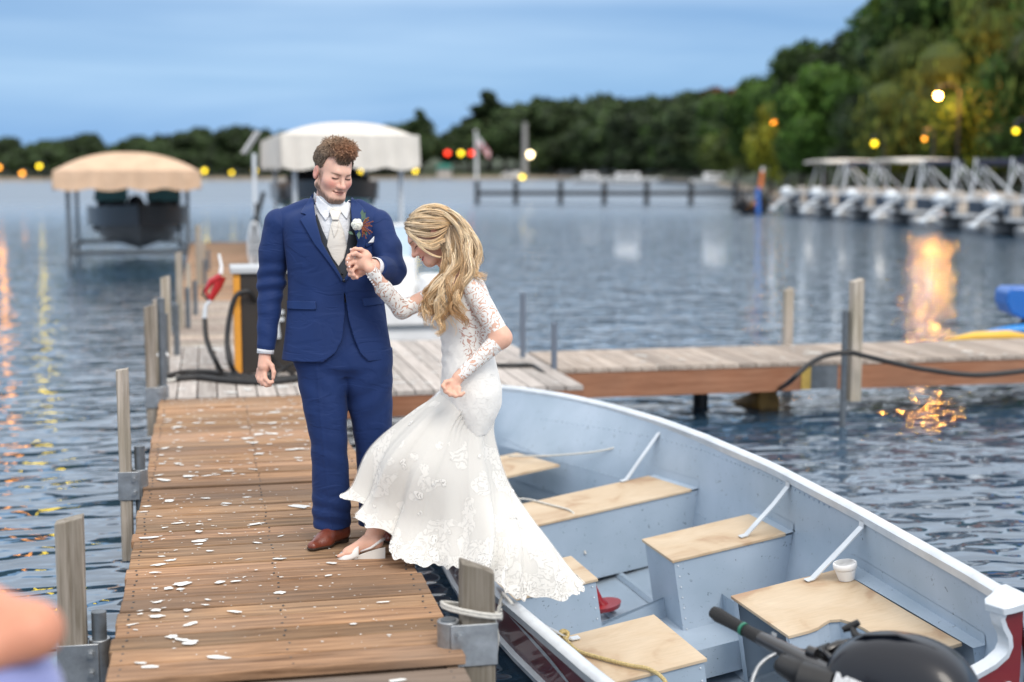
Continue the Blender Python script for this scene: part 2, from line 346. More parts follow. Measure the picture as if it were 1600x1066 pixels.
ORD = ['leftmost', 'second', 'third', 'fourth', 'fifth', 'sixth', 'seventh', 'eighth', 'ninth', 'tenth', 'eleventh', 'twelfth', 'thirteenth', 'fourteenth', 'fifteenth', 'sixteenth', 'seventeenth', 'eighteenth', 'nineteenth', 'twentieth']+['twenty-'+w_ for w_ in ('first', 'second', 'third', 'fourth', 'fifth', 'sixth', 'seventh')]
far_seen = {}
def far_label(x, row):
    reg = [r_[2] for r_ in REG if r_[0] <= x < r_[1]][0]; k = far_seen.get((reg, row), 0); far_seen[(reg, row)] = k+1
    return '%s far-shore tree of the %s row %s' % (ORD[k], row, reg)
sky_line.sort()
for (x, ty) in sky_line:
    tree('leafy_tree', ('far', random.randrange(4)), x, 16+random.uniform(0, 12), ty+6, far_label(x, 'middle'), GF, wide=1.15)
for (x, ty) in sky_line[::1]:
    tree('leafy_tree', ('far', random.randrange(4)), x+18, 45+random.uniform(0, 20), ty-1, far_label(x+18, 'tallest back'), GF, wide=1.1)
for k in range(22):
    x = -60+k*33+random.uniform(-9, 9)
    tree('leafy_tree', ('far', random.randrange(4)), x, 9, 243+random.uniform(-10, 4), far_label(x, 'low waterside'), GF, wide=1.5)
for k in range(14):
    x = 850+k*20+random.uniform(-9, 9)
    tree('leafy_tree', ('far', random.randrange(4)), x, 10, 228+random.uniform(-12, 8), far_label(x, 'shrubby front'), GF, wide=1.4)
tree('pine_tree', ('far', 4), 657, 20, 172, 'tall dark tree rising just right of the white boat canopy', wide=1.6)
tree('pine_tree', ('far', 4), 762, 30, 143, 'tall wispy pine standing above the far trees behind the flagpole', wide=1.9)
tree('pine_tree', ('far', 4), 840, 40, 152, 'pointed dark tree on the far skyline left of the red-leaved one', wide=1.3)
tree('maple_tree', ('red', 0), 1127, 70, 146, 'rusty red tree showing on the skyline between green ones', wide=1.1)
# the right bank
bank = [(('near', 0), 1045, 12, 178), (('near', 1), 1085, 14, 165), (('olive', 0), 1120, 8, 205), (('near', 2), 1125, 20, 155), (('olive', 1), 1150, 6, 190), (('near', 0), 1185, 10, 130),
        (('near', 1), 1222, 26, 118), (('darkbig', 0), 1212, 40, 100), (('near', 2), 1262, 24, 76), (('near', 1), 1285, 6, 110), (('darkbig', 0), 1335, 26, 62), (('near', 0), 1420, 22, 5), (('darkbig', 0), 1350, 6, 130), (('darkbig', 0), 1455, 16, -40), (('near', 2), 1480, 24, -60),
        (('olive', 0), 1455, 9, 30), (('near', 1), 1500, 14, -80), (('olive', 1), 1545, 9, -20), (('near', 0), 1590, 16, -90), (('near', 2), 1625, 6, 60), (('olive', 0), 1680, 10, -60), (('darkbig', 0), 1560, 22, -90), (('near', 1), 1760, 12, -90), (('near', 0), 1900, 14, -120), (('darkbig', 0), 2100, 14, -150), (('near', 2), 2400, 14, -150), (('olive', 0), 1400, 4, 150), (('near', 0), 1250, 3, 170), (('near', 1), 1520, 5, 130)]
ORD = ['leftmost', 'second', 'third', 'fourth', 'fifth', 'sixth', 'seventh', 'eighth', 'ninth', 'tenth', 'eleventh', 'twelfth', 'thirteenth', 'fourteenth', 'fifteenth', 'sixteenth', 'seventeenth', 'eighteenth']
bank.sort(key=lambda b_: b_[1]); cnt_ = {'near': 0, 'olive': 0, 'darkbig': 0}
for (k, x, e, ty) in bank:
    nm = {'near': 'green_tree', 'olive': 'willow_tree', 'darkbig': 'dark_tree'}[k[0]]
    lb = {'near': 'full green tree on the near right bank behind the pontoon boats', 'olive': 'pale olive willow drooping over the right bank', 'darkbig': 'very dark tree between green ones on the right bank'}[k[0]]
    o_n = ORD[cnt_[k[0]]]; cnt_[k[0]] += 1; lb = {'near': 'full green tree, %s of its kind from the left on the right bank', 'olive': 'pale olive willow, %s of the willows from the left on the right bank', 'darkbig': 'very dark tree, %s of the dark ones from the left on the right bank'}[k[0]] % o_n
    tree(nm, k, x, e, ty, lb, 'trees on the right bank', wide=1.0)
tree('yellow_tree', ('yellow', 0), 1200, 0.8, 158, 'narrow yellow-green tree lit beside the street light on the right bank')

# ------------------------------------------------------------------ street lamps and lights
M['g_yellow'] = glow('yellow_lamp_glass', (1, .70, .02), 3.0)
M['g_orange'] = glow('orange_lamp_glass', (1, .36, .03), 3.5)
M['g_white'] = glow('warm_white_lamp_glass', (1, .80, .45), 7)
M['g_key'] = glow('bright_sodium_lamp_glass', (1, .46, .10), 80, True)
M['g_red'] = glow('red_light_glass', (1, .05, .02), 2.5)
def lamp(px, py, dist, r, mat, label, group=None, power=0, name='street_lamp', arm=1.2, color=(1, .45, .1)):
    dirv = R_*((px-800)/FPX)+np.array([math.sin(YAW), math.cos(YAW), 0]); q = dirv*dist; z = EYE+(265-py)/FPX*dist
    zg = bank_z(dist-shore_dist(px))
    t = thing(name, label, 'street lamp', (q[0], q[1], zg), group)
    s = MB(); s.tube([(q[0]+arm, q[1], zg-.5), (q[0]+arm, q[1], z+.3), (q[0]+arm*.6, q[1], z+r+.45), (q[0], q[1], z+r+.3)], [.09, .07, .05, .05], 8); s.build('pole', M['dark_metal'], t, 60)
    s = MB(); s.ball((q[0], q[1], z), r, 14, 10); b = s.build('bulb', M[mat], t, 180)
    s = MB(); s.tube([(q[0], q[1], z+r*.8), (q[0], q[1], z+r+.35)], [r*.75, r*.25], 10); s.build('cap', M['dark_metal'], t, 60)
    if power:
        l = bpy.data.lights.new('lamp_light', 'POINT'); l.energy = power; l.color = color; l.shadow_soft_size = r
        o = bpy.data.objects.new('lamp_light', l); COL.objects.link(o); o.location = (q[0], q[1]-r*1.3, z-.3); put_under(o, t)
    return t
GY = 'yellow street lamps along the far shore'
for (x, y, w) in [(67, 260, 'left of the tan boat canopy'), (323, 267, 'just right of the tan boat canopy'), (365, 270, 'dimmer, midway between the two boat canopies'), (401, 267, 'over the left post of the white canopy'), (469, 267, 'under the white canopy left of the groom'), (566, 267, 'under the white canopy right of the groom'), (650, 267, 'at the right end of the white canopy')]:
    lamp(x, y, 262 if y < 268 else 266, .38 if x != 365 else .3, 'g_yellow', 'yellow street lamp '+w, GY)
lamp(721, 240, 338, .55, 'g_yellow', 'yellow street lamp between two red lights by the flagpole')
lamp(943, 237, 335, .62, 'g_yellow', 'large yellow street lamp above the white parked vehicle')
lamp(964, 221, 350, .55, 'g_orange', 'orange lamp highest among the lights near the far pier')
lamp(974, 265, 334, .55, 'g_orange', 'low orange lamp beside the white parked vehicle', arm=.8)
lamp(828, 242, 336, .75, 'g_white', 'bright white-orange street lamp beside the bare mast')
lamp(816, 277, 322, .55, 'g_yellow', 'low pale yellow lamp at the shoreline left of the far pier', arm=.7)
lamp(115, 252, 290, .4, 'g_white', 'small warm lamp above the tan canopy edge')
lamp(40, 271, 270, .4, 'g_orange', 'dim orange lamp low on the far left shore', arm=.8)
lamp(4, 262, 270, .4, 'g_orange', 'red-orange lamp at the far left edge of the shore')
lamp(1205, 192, 113, .2, 'g_orange', 'orange lamp against the yellow-green tree', power=60)
lamp(1361, 225, 81, .16, 'g_yellow', 'yellow lamp low behind the pontoon canopies', arm=.6)
lamp(1579, 206, 64, .12, 'g_yellow', 'pale yellow lamp at the right edge in the trees', arm=.6)
lamp(1438, 218, 73, .1, 'g_orange', 'small dim orange lamp beneath the bright one in the trees', arm=.5)
lamp(1457, 152, 73, .15, 'g_key', 'brightest street lamp glowing orange among the trees on the right bank', power=800, color=(1, .38, .06))
for (x, y) in [(700, 240), (737, 240)]:
    t = lamp(x, y, 345, .6, 'g_red', 'red traffic light left of the yellow lamp' if x < 720 else 'red traffic light right of the yellow lamp', name='traffic_light'); t['category'] = 'traffic light'
# ------------------------------------------------------------------ docks
DK = 0.50
def section_x(label, x0, x1, y0, y1, mat, n, name='dock_section', railmat='railY', zt=DK, grp=None):
    """planks laid across (along X), running y0..y1"""
    t = thing(name, label, 'dock section', ((x0+x1)/2, (y0+y1)/2, zt-.2), grp)
    d = MB(); w = (y1-y0)/n; r = random.Random(int(y0*100))
    for i in range(n):
        g = .62+.62*r.random(); d.tint = (g*(.97+.08*r.random()), g, g*(.94+.08*r.random()))
        ex0 = r.uniform(-.008, .008); ex1 = r.uniform(-.008, .008); dz = r.uniform(-.003, .003)
        d.box(x0+ex0, x1+ex1, y0+i*w+.006, y0+(i+1)*w-.007, zt-.036+dz, zt+dz)
    d.build('decking', M[mat], t, bevel=.004, seg=1)
    if y0 < 11:
        sc = MB()
        for i in range(n):
            for xx in (x0+.045, (x0+x1)/2+.01, x1-.045):
                for q in (.3, .72): sc.ball((xx+r.uniform(-.008, .008), y0+(i+q)*w+r.uniform(-.006, .006), zt+.0015), (.0055, .0055, .0025), 6, 4)
        tag(sc.build('screws', M['dark_metal'], t), kind='stuff')
    for (a, b_) in ((x0+.02, x0+.06), (x1-.06, x1-.02)):
        s = MB(); s.tint = (.8, .8, .8); s.box(a, b_, y0+.01, y1-.01, zt-.20, zt-.04); s.build('side_rail', M[railmat], t)
    s = MB()
    for k in range(4): yy = y0+.03+(y1-y0-.1)*k/3; s.box(x0+.061, x1-.061, yy, yy+.04, zt-.19, zt-.041)
    split_build(s, 'cross_beam', M[railmat], t)
    return t
def section_y(label, x0, x1, y0, y1, mat, n, facing=True, name='dock_section', zt=DK, skew=0, grp=None):
    """boards laid lengthways (along Y)"""
    t = thing(name, label, 'dock section', ((x0+x1)/2, (y0+y1)/2, zt-.2), grp)
    d = MB(); w = (x1-x0)/n; r = random.Random(int(x0*100+y0*10))
    for i in range(n):
        g = .78+.4*r.random(); d.tint = (g, g*.99, g*.98); dz = r.uniform(-.003, .003)
        d.box(x0+i*w+.006, x0+(i+1)*w-.006, y0, y1, zt-.036+dz, zt+dz)
    d.build('decking', M[mat], t)
    s = MB(); s.box(x0, x1, y0+.004, y0+.044, zt-.20, zt-.041); s.box(x0, x1, y1-.044, y1-.004, zt-.20, zt-.041); split_build(s, 'joist', M['rail'], t)
    s = MB(); s.box(x0+.002, x0+.042, y0+.045, y1-.045, zt-.2, zt-.041); s.box(x1-.042, x1-.002, y0+.045, y1-.045, zt-.2, zt-.041); split_build(s, 'side_rail', M['railY'], t)
    return t
front = section_x('weathered grey boards at the very front of the walkway, lower edge of the photo', -.39, .84, 1.75, 4.735, 'deck_grey', 20, zt=DK-.03)
section_x('wide grey landing the blurred person stands on, left of the front boards', -1.95, -.42, .3, 3.3, 'deck_grey', 20, zt=DK-.002)
sec1 = section_x('brown plank dock section the couple stand on', -.37, .85, 4.76, 7.70, 'deck', 19)
sec2 = section_x('brown plank dock section behind the groom, thickest with white droppings', -.37, .85, 7.73, 10.77, 'deck', 21)
pl1 = section_y('wide grey platform with lengthways boards just behind the brown planks, under the hoses', -.40, 2.90, 10.80, 12.35, 'plat', 22)
pl2 = section_y('grey platform strip between the fuel hoses and the far walkway', -.40, 2.90, 12.37, 14.05, 'plat', 22)
for i, (a, b_) in enumerate([(14.08, 18.9), (18.93, 23.9), (23.93, 28.9)]):
    section_x(['pale walkway section directly behind the fuel cabinet', 'blurred walkway section beside the tan canopy boat lift posts', 'farther tan walkway section leading to the boat lifts'][i], -.37, .95 if i else 1.1, a, b_, 'pier' if i == 0 else 'deck', 30, grp='far walkway')
section_x('farthest tan end of the walkway between the two canopied lifts', -.37, 1.35, 28.93, 34.2, 'deck', 34, grp='far walkway')
# finger pier to the right
FP = thing('finger_pier', 'long narrow pier running right with red-brown side joist', 'pier', (6, 12.4, .3))
d = MB(); r = random.Random(5); n = 62
for i in range(n):
    g = .8+.4*r.random(); d.tint = (g, g, g); x0 = 2.92+i*.15; d.box(x0+.004, x0+.146, 11.72+.0*i, 12.92, DK-.036, DK)
d.build('decking', M['pier'], FP)
s = MB(); s.box(2.93, 5.15, 11.73, 11.77, .24, DK-.041); s.box(5.50, 12.2, 11.73, 11.77, .24, DK-.041); s.box(2.93, 12.2, 12.87, 12.91, .26, DK-.041); split_build(s, 'joist', M['rail'], FP)
s = MB(); s.box(5.152, 5.24, 11.72, 11.775, .25, DK-.04); s.build('yellow_block', simple('yellow_end_grain', (.50, .34, .08), .7, 0, .2, 20), FP)
s = MB(); s.box(5.242, 5.498, 11.725, 11.77, .25, DK-.04); s.build('steel_joint', M['pipe'], FP)
s = MB()
for x in (4.45, 8.6, 11.2): s.cyl((x, 12.4, -1), (x, 12.4, .3), .07)
split_build(s, 'pile', M['black'], FP, 60)
# droppings
def drop_blobs(parent, pts, z, seedv):
    r = random.Random(seedv); mb = MB()
    for (x, y, a) in pts:
        n = 14; a *= r.uniform(.5, 1.5); rx = a*r.uniform(.7, 1.9); ry = a*r.uniform(.4, .95); th = r.uniform(-.7, .7); ring = []
        for k in range(n):
            t = 2*pi*k/n; q = 1+r.uniform(-.34, .30); u = rx*q*math.cos(t); v = ry*q*math.sin(t)
            ring.append((x+u*math.cos(th)-v*math.sin(th), y+u*math.sin(th)+v*math.cos(th), z+.0035))
        mb.add(ring+[(x, y, z+.0048)], [(k, (k+1) % n, n) for k in range(n)])
    tag(mb.build('droppings', M['drop'], parent, 180), kind='stuff')
C8 = [(215,202),(235,235),(245,228),(350,215),(362,215),(430,150),(540,160),(565,180),(600,163),(640,175),(515,187),(470,230),(495,240),(525,240),(565,230),(600,256),(560,250),(515,252),(500,280),(490,305),(515,316),(485,347),(650,300),(625,302),(645,330),(410,272),(330,275),(235,280),(205,298),(255,295),(245,348),(285,390),(350,388),(205,403),(413,373),(340,463),(475,460),(408,480),(405,487),(195,465),(220,472),(150,490),(137,508),(187,523),(320,548),(318,573),(205,560),(250,545),(390,580),(505,548),(587,588),(645,490),(320,605),(318,615),(355,637),(508,610),(195,655),(222,668),(182,683),(450,664),(580,663),(757,677),(745,718),(170,708),(385,740),(440,737),(218,760),(258,763),(172,760),(265,745),(347,798),(340,815),(183,805),(178,833),(182,852),(125,845),(280,833),(437,838),(98,880),(290,878),(230,920),(265,930),(290,940),(383,988),(127,1007),(153,1020),(585,775),(520,752),(825,878),(923,806),(150,593),(200,597),(600,200),(560,215),(640,215),(655,200),(620,165),(585,170),(530,215),(450,215),(200,190),(255,215),(400,190),(310,215),(480,265),(560,270),(610,240)]
p1 = []; p2 = []; r = random.Random(3)
for (cx_, cy_) in C8:
    q = G(160+cx_*.4747, 560+cy_*.4747, DK)
    (p1 if q[1] < 7.7 else p2).append((q[0], q[1], r.uniform(.012, .024)))
for k in range(330): p1.append((r.uniform(-.3, .75), r.uniform(4.9, 7.6), r.uniform(.0015, .006)))
for k in range(200): p2.append((r.uniform(-.3, .75), r.uniform(7.8, 10.7), r.uniform(.003, .014)))
drop_blobs(sec1, p1, DK+.002, 1); drop_blobs(sec2, p2, DK+.002, 2)
drop_blobs(pl1, [(r.uniform(-.35, 2.8), r.uniform(10.85, 12.3), r.uniform(.012, .035)) for _ in range(75)], DK+.002, 3)
drop_blobs(pl2, [(r.uniform(-.35, 2.8), r.uniform(12.4, 14.0), r.uniform(.012, .04)) for _ in range(85)], DK+.002, 4)
drop_blobs(front, [(r.uniform(-.3, .75), r.uniform(4.3, 4.7), r.uniform(.003, .02)) for _ in range(14)], DK-.028, 5)
drop_blobs(FP, [(r.uniform(3, 9), r.uniform(11.75, 12.9), r.uniform(.012, .035)) for _ in range(50)], DK+.001, 6)

# ------------------------------------------------------------------ posts
def wood_post(label, x, y, zt, zb, w=.09, d=.085, lean=(0, 0), bracket=True, side=1, zbr=0, pipe_top=None, group=None, worn=1.0, slant=.012, pipe=True, seedv=0):
    t = thing('mooring_post', label, 'post', (x, y, 0), group); r = random.Random(int(x*1000+y*77)+seedv)
    mb = MB(); n = 14; rings = []
    for i in range(n):
        f = i/(n-1); z = zb+(zt-zb)*f; cx_ = x+lean[0]*f; cy_ = y+lean[1]*f; ring = []
        for (u, v) in [(-1, -.82), (-.82, -1), (-.3, -1), (.02, -.9), (.3, -1), (.82, -1), (1, -.82), (1, 0), (1, .82), (.82, 1), (0, 1), (-.82, 1), (-1, .82), (-1, 0)]:
            e = 1+r.uniform(-.03, .03); ring.append((cx_+u*w/2*e, cy_+v*d/2*e, z+(slant*u+r.uniform(-.004, .004) if i == n-1 else 0)))
        rings.append(ring)
    g = r.uniform(.8, 1.25)*worn; mb.tint = (g, g, g); mb.grid(rings, closed=True); k = len(mb.v)-14; mb.f.append(tuple(range(k, k+14)))
    mb.build('timber', M['post'], t, 35)
    px_ = x+side*(w/2+.045)
    if pipe:
        mb = MB(); mb.cyl((px_, y, -1), (px_, y, pipe_top or .62), .028, 14); mb.build('steel_pipe', M['pipe'], t, 60)
    if bracket:
        zc = (DK+.02+zbr); mb = MB()
        mb.tube([(px_, y, zc-.09), (px_, y, zc+.075)], [.041, .041], 18); xa, xb = sorted((x-side*(w/2+.008), px_))
        mb.box(xa, xb, y-d/2-.008, y-d/2-.001, zc-.085, zc+.07); br = mb.build('bracket', M['galv'], t, 50, bevel=.003)
        for (z_a, r_a, l_a) in ((-.045, .011, .03), (.03, .011, .03)):
            mb = MB(); mb.cyl((px_-side*.03, y-d/2-.03, zc+z_a), (px_-side*.03, y-d/2-.012, zc+z_a), .011, 6); mb.tube([(px_-side*.03, y-d/2-.0125, zc+z_a), (px_-side*.03, y-d/2-.002, zc+z_a)], [.018, .018], 8); mb.build('bolt', M['galv'], br)
    return t
q = P(108, 812, 5.35); wood_post('split-topped weathered post nearest the camera on the left edge of the dock', q[0]-.0, q[1], q[2], -.9, w=.1, d=.09, side=1, pipe_top=.53, zbr=-.17)
q = P(191, 577, 7.6); wood_post('tall pale post second on the left edge with a two-bolt bracket', q[0], q[1], q[2], .10, w=.062, d=.09, side=1, pipe_top=.72, slant=.006)
q = P(233, 478, 10.55); wood_post('brown post third on the left edge where the grey platform begins', q[0], q[1], q[2], .22, w=.08, d=.09, side=1, pipe_top=1.25)
GP = 'blurred posts along the left side of the far walkway'
for i, (x, ty, dep, w_, lab) in enumerate([(243, 468, 11.9, .05, 'thin pale post behind the third one'), (258, 433, 13.0, .085, 'squat grey post left of the fuel nozzle'), (279, 395, 15.2, .07, 'tall pale post left of the red fuel nozzle'), (294, 412, 16.6, .05, 'short pale post right of the tall one'), (309, 352, 21, .08, 'tall blurred post below the right end of the tan canopy'), (318, 380, 24, .06, 'blurred grey post far along the walkway')]):
    q = P(x, ty, dep); wood_post(lab, q[0], q[1], q[2], -.5, w=w_, d=.08, bracket=False, pipe_top=1.0-.03*i, side=1, worn=1.25)
q = P(745, 884, 5.10); RP = wood_post('thick stained post in front of the boat with a rope looped round its bracket', q[0], q[1], q[2], -.9, w=.118, d=.09, side=-1, pipe_top=.60, slant=-.02, worn=.85)
RPX, RPY = q[0], q[1]
q = P(1232, 452, 14.2); wood_post('greyish post behind the finger pier, left of the taller one', q[0], q[1], q[2], -.5, w=.09, d=.09, bracket=False, pipe=False, worn=1.1)
q = P(1339, 438, 12.15); wood_post('tall pale post in front of the finger pier', q[0], q[1], q[2], .22, w=.1, d=.1, bracket=False, side=-1, pipe_top=1.0, worn=1.6)
for (x, ty, dep, lab) in [(817, 458, 12.9, 'taller thin steel pipe standing behind the boat bow'), (866, 505, 12.2, 'shorter thin steel pipe at the corner of the grey platform')]:
    q = P(x, ty, dep); mb = MB(); mb.cyl((q[0], q[1], -.8), (q[0], q[1], q[2]), .026, 14); o = mb.build('steel_pipe', simple('blue_grey_pipe', (.17, .20, .25), .5, .5), None, 60); tag(o, lab, 'pipe')
# cream fender post behind the groom
q = G(613, 640, DK); mb = MB(); t = thing('dock_fender', 'cream upright bumper strip standing behind the groom\'s left leg', 'dock fender', (1.32, 10.74, .3))
mb.tube([(1.32, 10.755, .25), (1.32, 10.755, .5), (1.32, 10.755, .70), (1.32, 10.755, .72)], [.035, .035, .034, .02], 12, flat=.6); mb.build('strip', simple('cream_vinyl', (.62, .59, .52), .5), t, 60)
# rope on the front post
rope = MB(); zc = DK+.115; pts = []
for k in range(27):
    a = 2*pi*k/13; pts.append((RPX-.02+.115*math.cos(a)*(1 if abs(math.cos(a)) < .8 else .95), RPY+.075*math.sin(a), zc+.03*math.cos(a+2.9)+.0008*k))
rope.tube(pts, .0065, 8); rope.tube([(RPX+.07, RPY+.03, zc-.03), (RPX+.09, RPY+.06, zc-.12), (RPX+.09, RPY+.1, zc-.2)], .0065, 8)
rope.tube([(RPX+.08, RPY+.03, zc-.025), (RPX+.12, RPY+.12, zc+.03), tuple(G(800, 943, .66))], .006, 8)
o = rope.build('mooring_rope', M['rope'], None, 180); tag(o, 'white mooring line looped round the thick front post', 'rope')

# ------------------------------------------------------------------ fuel cabinet, hoses, nozzle
FC = thing('fuel_cabinet', 'dark fuel dispenser cabinet with orange edge and grey top behind the groom', 'fuel cabinet', (.47, 12.1, DK))
q0 = G(362, 590, DK); q1 = P(410, 418, 11.9)
X0, Y0 = .235, 12.0; X1 = X0+.62; H = 1.37
mb = MB(); mb.box(X0+.03, X1, Y0, Y0+.45, DK+.004, H-.03); mb.build('body', simple('dark_brown_panel', (.028, .022, .018), .5, 0, .1, 6), FC, bevel=.006)
mb = MB(); mb.box(X0-.028, X0+.027, Y0-.004, Y0+.45, DK+.004, H-.03); mb.build('orange_edge', simple('orange_panel_edge', (.70, .30, .03), .5, 0, .1, 12), FC, bevel=.004)
mb = MB(); mb.box(X0-.05, X1+.04, Y0-.04, Y0+.5, H-.027, H+.02); mb.build('top', simple('grey_cap', (.42, .44, .46), .5), FC, bevel=.006)
mb = MB(); mb.box(X0+.22, X0+.38, Y0-.03, Y0-.003, DK+.44, DK+.47); mb.box(X0+.22, X0+.38, Y0-.03, Y0-.003, DK+.50, DK+.53); mb.tube([(X0+.26, Y0-.05, DK+.62), (X0+.30, Y0-.05, DK+.46), (X0+.33, Y0-.05, DK+.30)], [.025, .035, .02], 8); mb.build('valve', M['white_metal'], FC, 50)
NZ = thing('fuel_nozzle', 'red-handled fuel nozzle standing spout up beside the cabinet', 'fuel nozzle', tuple(P(325, 500, 11.8)))
D0 = 11.8
def PP(x, y, dd=0): return P(x, y, D0+dd)
mb = MB(); mb.tube([PP(329, 470), PP(321, 455), PP(330, 440), PP(345, 432)], [.02, .026, .05, .055], 10, flat=.6); mb.tube([PP(345, 432), PP(340, 448), PP(329, 468)], [.055, .045, .028], 10, flat=.55); mb.build('grip_cover', simple('red_nozzle_cover', (.45, .015, .02), .4, coat=.3), NZ, 70)
mb = MB(); mb.tube([PP(345, 428), PP(346, 415), PP(342, 397)], [.02, .014, .012], 10); mb.build('spout', M['white'], NZ, 70)
mb = MB(); mb.tube([PP(334, 436), PP(319, 452), PP(316, 460), PP(326, 470)], .009, 6); mb.build('guard', M['black'], NZ, 70)
mb = MB(); mb.tube([PP(329, 470), PP(322, 478), PP(320, 498)], [.018, .018, .022], 10); mb.build('swivel', M['white_metal'], NZ, 70)
GH = 'black fuel hoses lying on the grey platform'
def hose(label, pts, r=.022, mat='black'):
    # smooth through the points
    pts = [np.array(p, float) for p in pts]; o_ = []
    for i in range(len(pts)-1):
        p0 = pts[max(i-1, 0)]; p1_ = pts[i]; p2_ = pts[i+1]; p3 = pts[min(i+2, len(pts)-1)]
        for k in range(8):
            t = k/8; o_.append(.5*((2*p1_)+(-p0+p2_)*t+(2*p0-5*p1_+4*p2_-p3)*t*t+(-p0+3*p1_-3*p2_+p3)*t**3))
    o_.append(pts[-1]); mb = MB(); mb.tube(o_, r, 8); return tag(mb.build('hose', M[mat], None, 180), label, 'hose', GH if mat == 'black' else None)
def gd(x, y, z=DK+.025): return G(x, y, z)
hose('black hose running from the red nozzle down to the platform', [P(320, 498, 11.8), P(323, 530, 11.7), P(335, 560, 11.6), gd(352, 586), gd(385, 592), gd(430, 588)])
hose('black hose arching beside the orange edge of the cabinet', [P(398, 470, 11.85), P(388, 456, 11.75), P(370, 462, 11.72), P(360, 490, 11.72), P(355, 530, 11.7), P(359, 565, 11.65), gd(372, 586), gd(400, 594)])
hose('black hose lying along the platform edge behind the groom\'s hand', [gd(262, 588), gd(290, 582), gd(330, 582), gd(380, 588), gd(430, 592), gd(480, 590), gd(560, 586)], .026)
hose('second black hose on the platform, in front of the cabinet foot', [gd(272, 592), gd(310, 590), gd(350, 594), gd(400, 597), gd(450, 594), gd(520, 580)], .026)
hose('black hose crossing behind the groom\'s hip', [gd(470, 592), P(450, 580, 11.7), P(432, 566, 11.8), P(425, 558, 11.95), P(420, 545, 11.98)], .014)
hose('thin black hose crossing the other way behind the groom', [gd(420, 590), P(440, 578, 11.6), P(462, 566, 11.6), P(485, 560, 11.7), gd(520, 572)], .014)
hose('black hose draped over the tall post of the finger pier', [G(905, 612, .02), P(860, 590, 12.1), P(832, 572, 12.3), gd(800, 571), gd(740, 571)], .02)
hose('black hose sagging along the front of the finger pier', [G(1205, 615, .03), P(1232, 598, 11.9), P(1262, 571, 11.85), P(1290, 556, 12.0), P(1326, 551, 12.05), P(1350, 556, 12.0), P(1400, 568, 11.9), P(1450, 578, 11.85), P(1530, 586, 11.8), P(1640, 575, 11.8)], .022)
hose('white rope hanging from the cleat at the platform corner', [P(250, 556, 11.6), P(254, 575, 11.5), P(258, 592, 11.45), gd(270, 594), gd(278, 588)], .014, 'rope')
q = G(250, 560, DK); CL = thing('dock_cleat', 'small white cleat on the left platform edge', 'cleat', (q[0]+.02, q[1], DK))
mb = MB(); mb.tube([P(246, 556, 11.62), P(250, 552, 11.62), P(258, 552, 11.62), P(263, 556, 11.62)], [.01, .016, .016, .01], 8); mb.build('horn', M['white'], CL, 70)
mb = MB(); mb.tube([P(250, 553, 11.62), P(251, 578, 11.62)], .012, 8); mb.tube([P(258, 553, 11.62), P(258, 578, 11.62)], .012, 8); split_build(mb, 'leg', M['white'], CL, 70)
# buoy
BU = thing('ribbed_fender', 'ochre ribbed float hanging half in the water under the finger pier', 'float', tuple(G(1180, 630, 0)))
c0 = G(1202, 628, .06); c1 = G(1142, 634, -.05); pts = [c0+(c1-c0)*t for t in np.linspace(0, 1, 17)]; mb = MB(); mb.tube(pts, [(.13-.09*t/16)*(1+.13*(t % 2)) for t in range(17)], 14); mb.build('float_body', simple('ochre_plastic', (.30, .17, .04), .6, 0, .3, 8), BU, 60)
# pedal craft beyond the pier
KY = thing('blue_kayak', 'bright blue kayak with a raised blue seat beyond the finger pier', 'kayak', (8.3, 14.6, 0))
pts = [P(1528, 524, 15.0), P(1545, 521, 15.0), P(1570, 519, 15.0), P(1610, 517, 15.1), P(1690, 517, 15.2), P(1760, 519, 15.3)]; mb = MB(); mb.tube(pts, [.02, .07, .11, .16, .17, .02], 14, flat=.55); mb.build('hull', simple('blue_plastic', (.01, .22, .62), .35, 0, .1, 5, coat=.2), KY, 180)
mb = MB(); a = P(1578, 488, 15.0); mb.tube([P(1577, 452, 15.), P(1577, 472, 15.), P(1580, 486, 15.), P(1590, 494, 15.)], [.0, .0, .0, .0], 4)
mb = MB(); qq = P(1580, 490, 15.0); mb.prism([(0, 0), (-.05, .10), (-.05, .22), (0, .27), (.42, .27), (.45, .05), (.3, -.06), (.12, -.06)], R_, (0, 0, 1), (math.sin(YAW), math.cos(YAW), 0), qq, 0, .4); mb.build('seat', simple('deep_blue_plastic', (.008, .12, .46), .4, coat=.2), KY, bevel=.02)
mb = MB(); mb.tube([P(1600, 495, 15.1), P(1592, 518, 15.0)], .02, 8); mb.tube([P(1604, 495, 15.1), P(1580, 518, 15.0)], .014, 8); mb.tube([P(1600, 495, 15.3), P(1600, 518, 15.1)], .02, 8); split_build(mb, 'seat_leg', M['black'], KY, 70)
mb = MB(); mb.tube([P(1470, 533, 14.6), P(1490, 531, 14.6), P(1520, 528, 14.6), P(1570, 527, 14.7), P(1630, 529, 14.8)], [.01, .05, .10, .12, .02], 12, flat=.6); o = mb.build('yellow_kayak', simple('yellow_plastic', (.75, .45, .05), .4), None, 180); tag(o, 'yellow kayak tip lying beside the blue kayak', 'kayak')
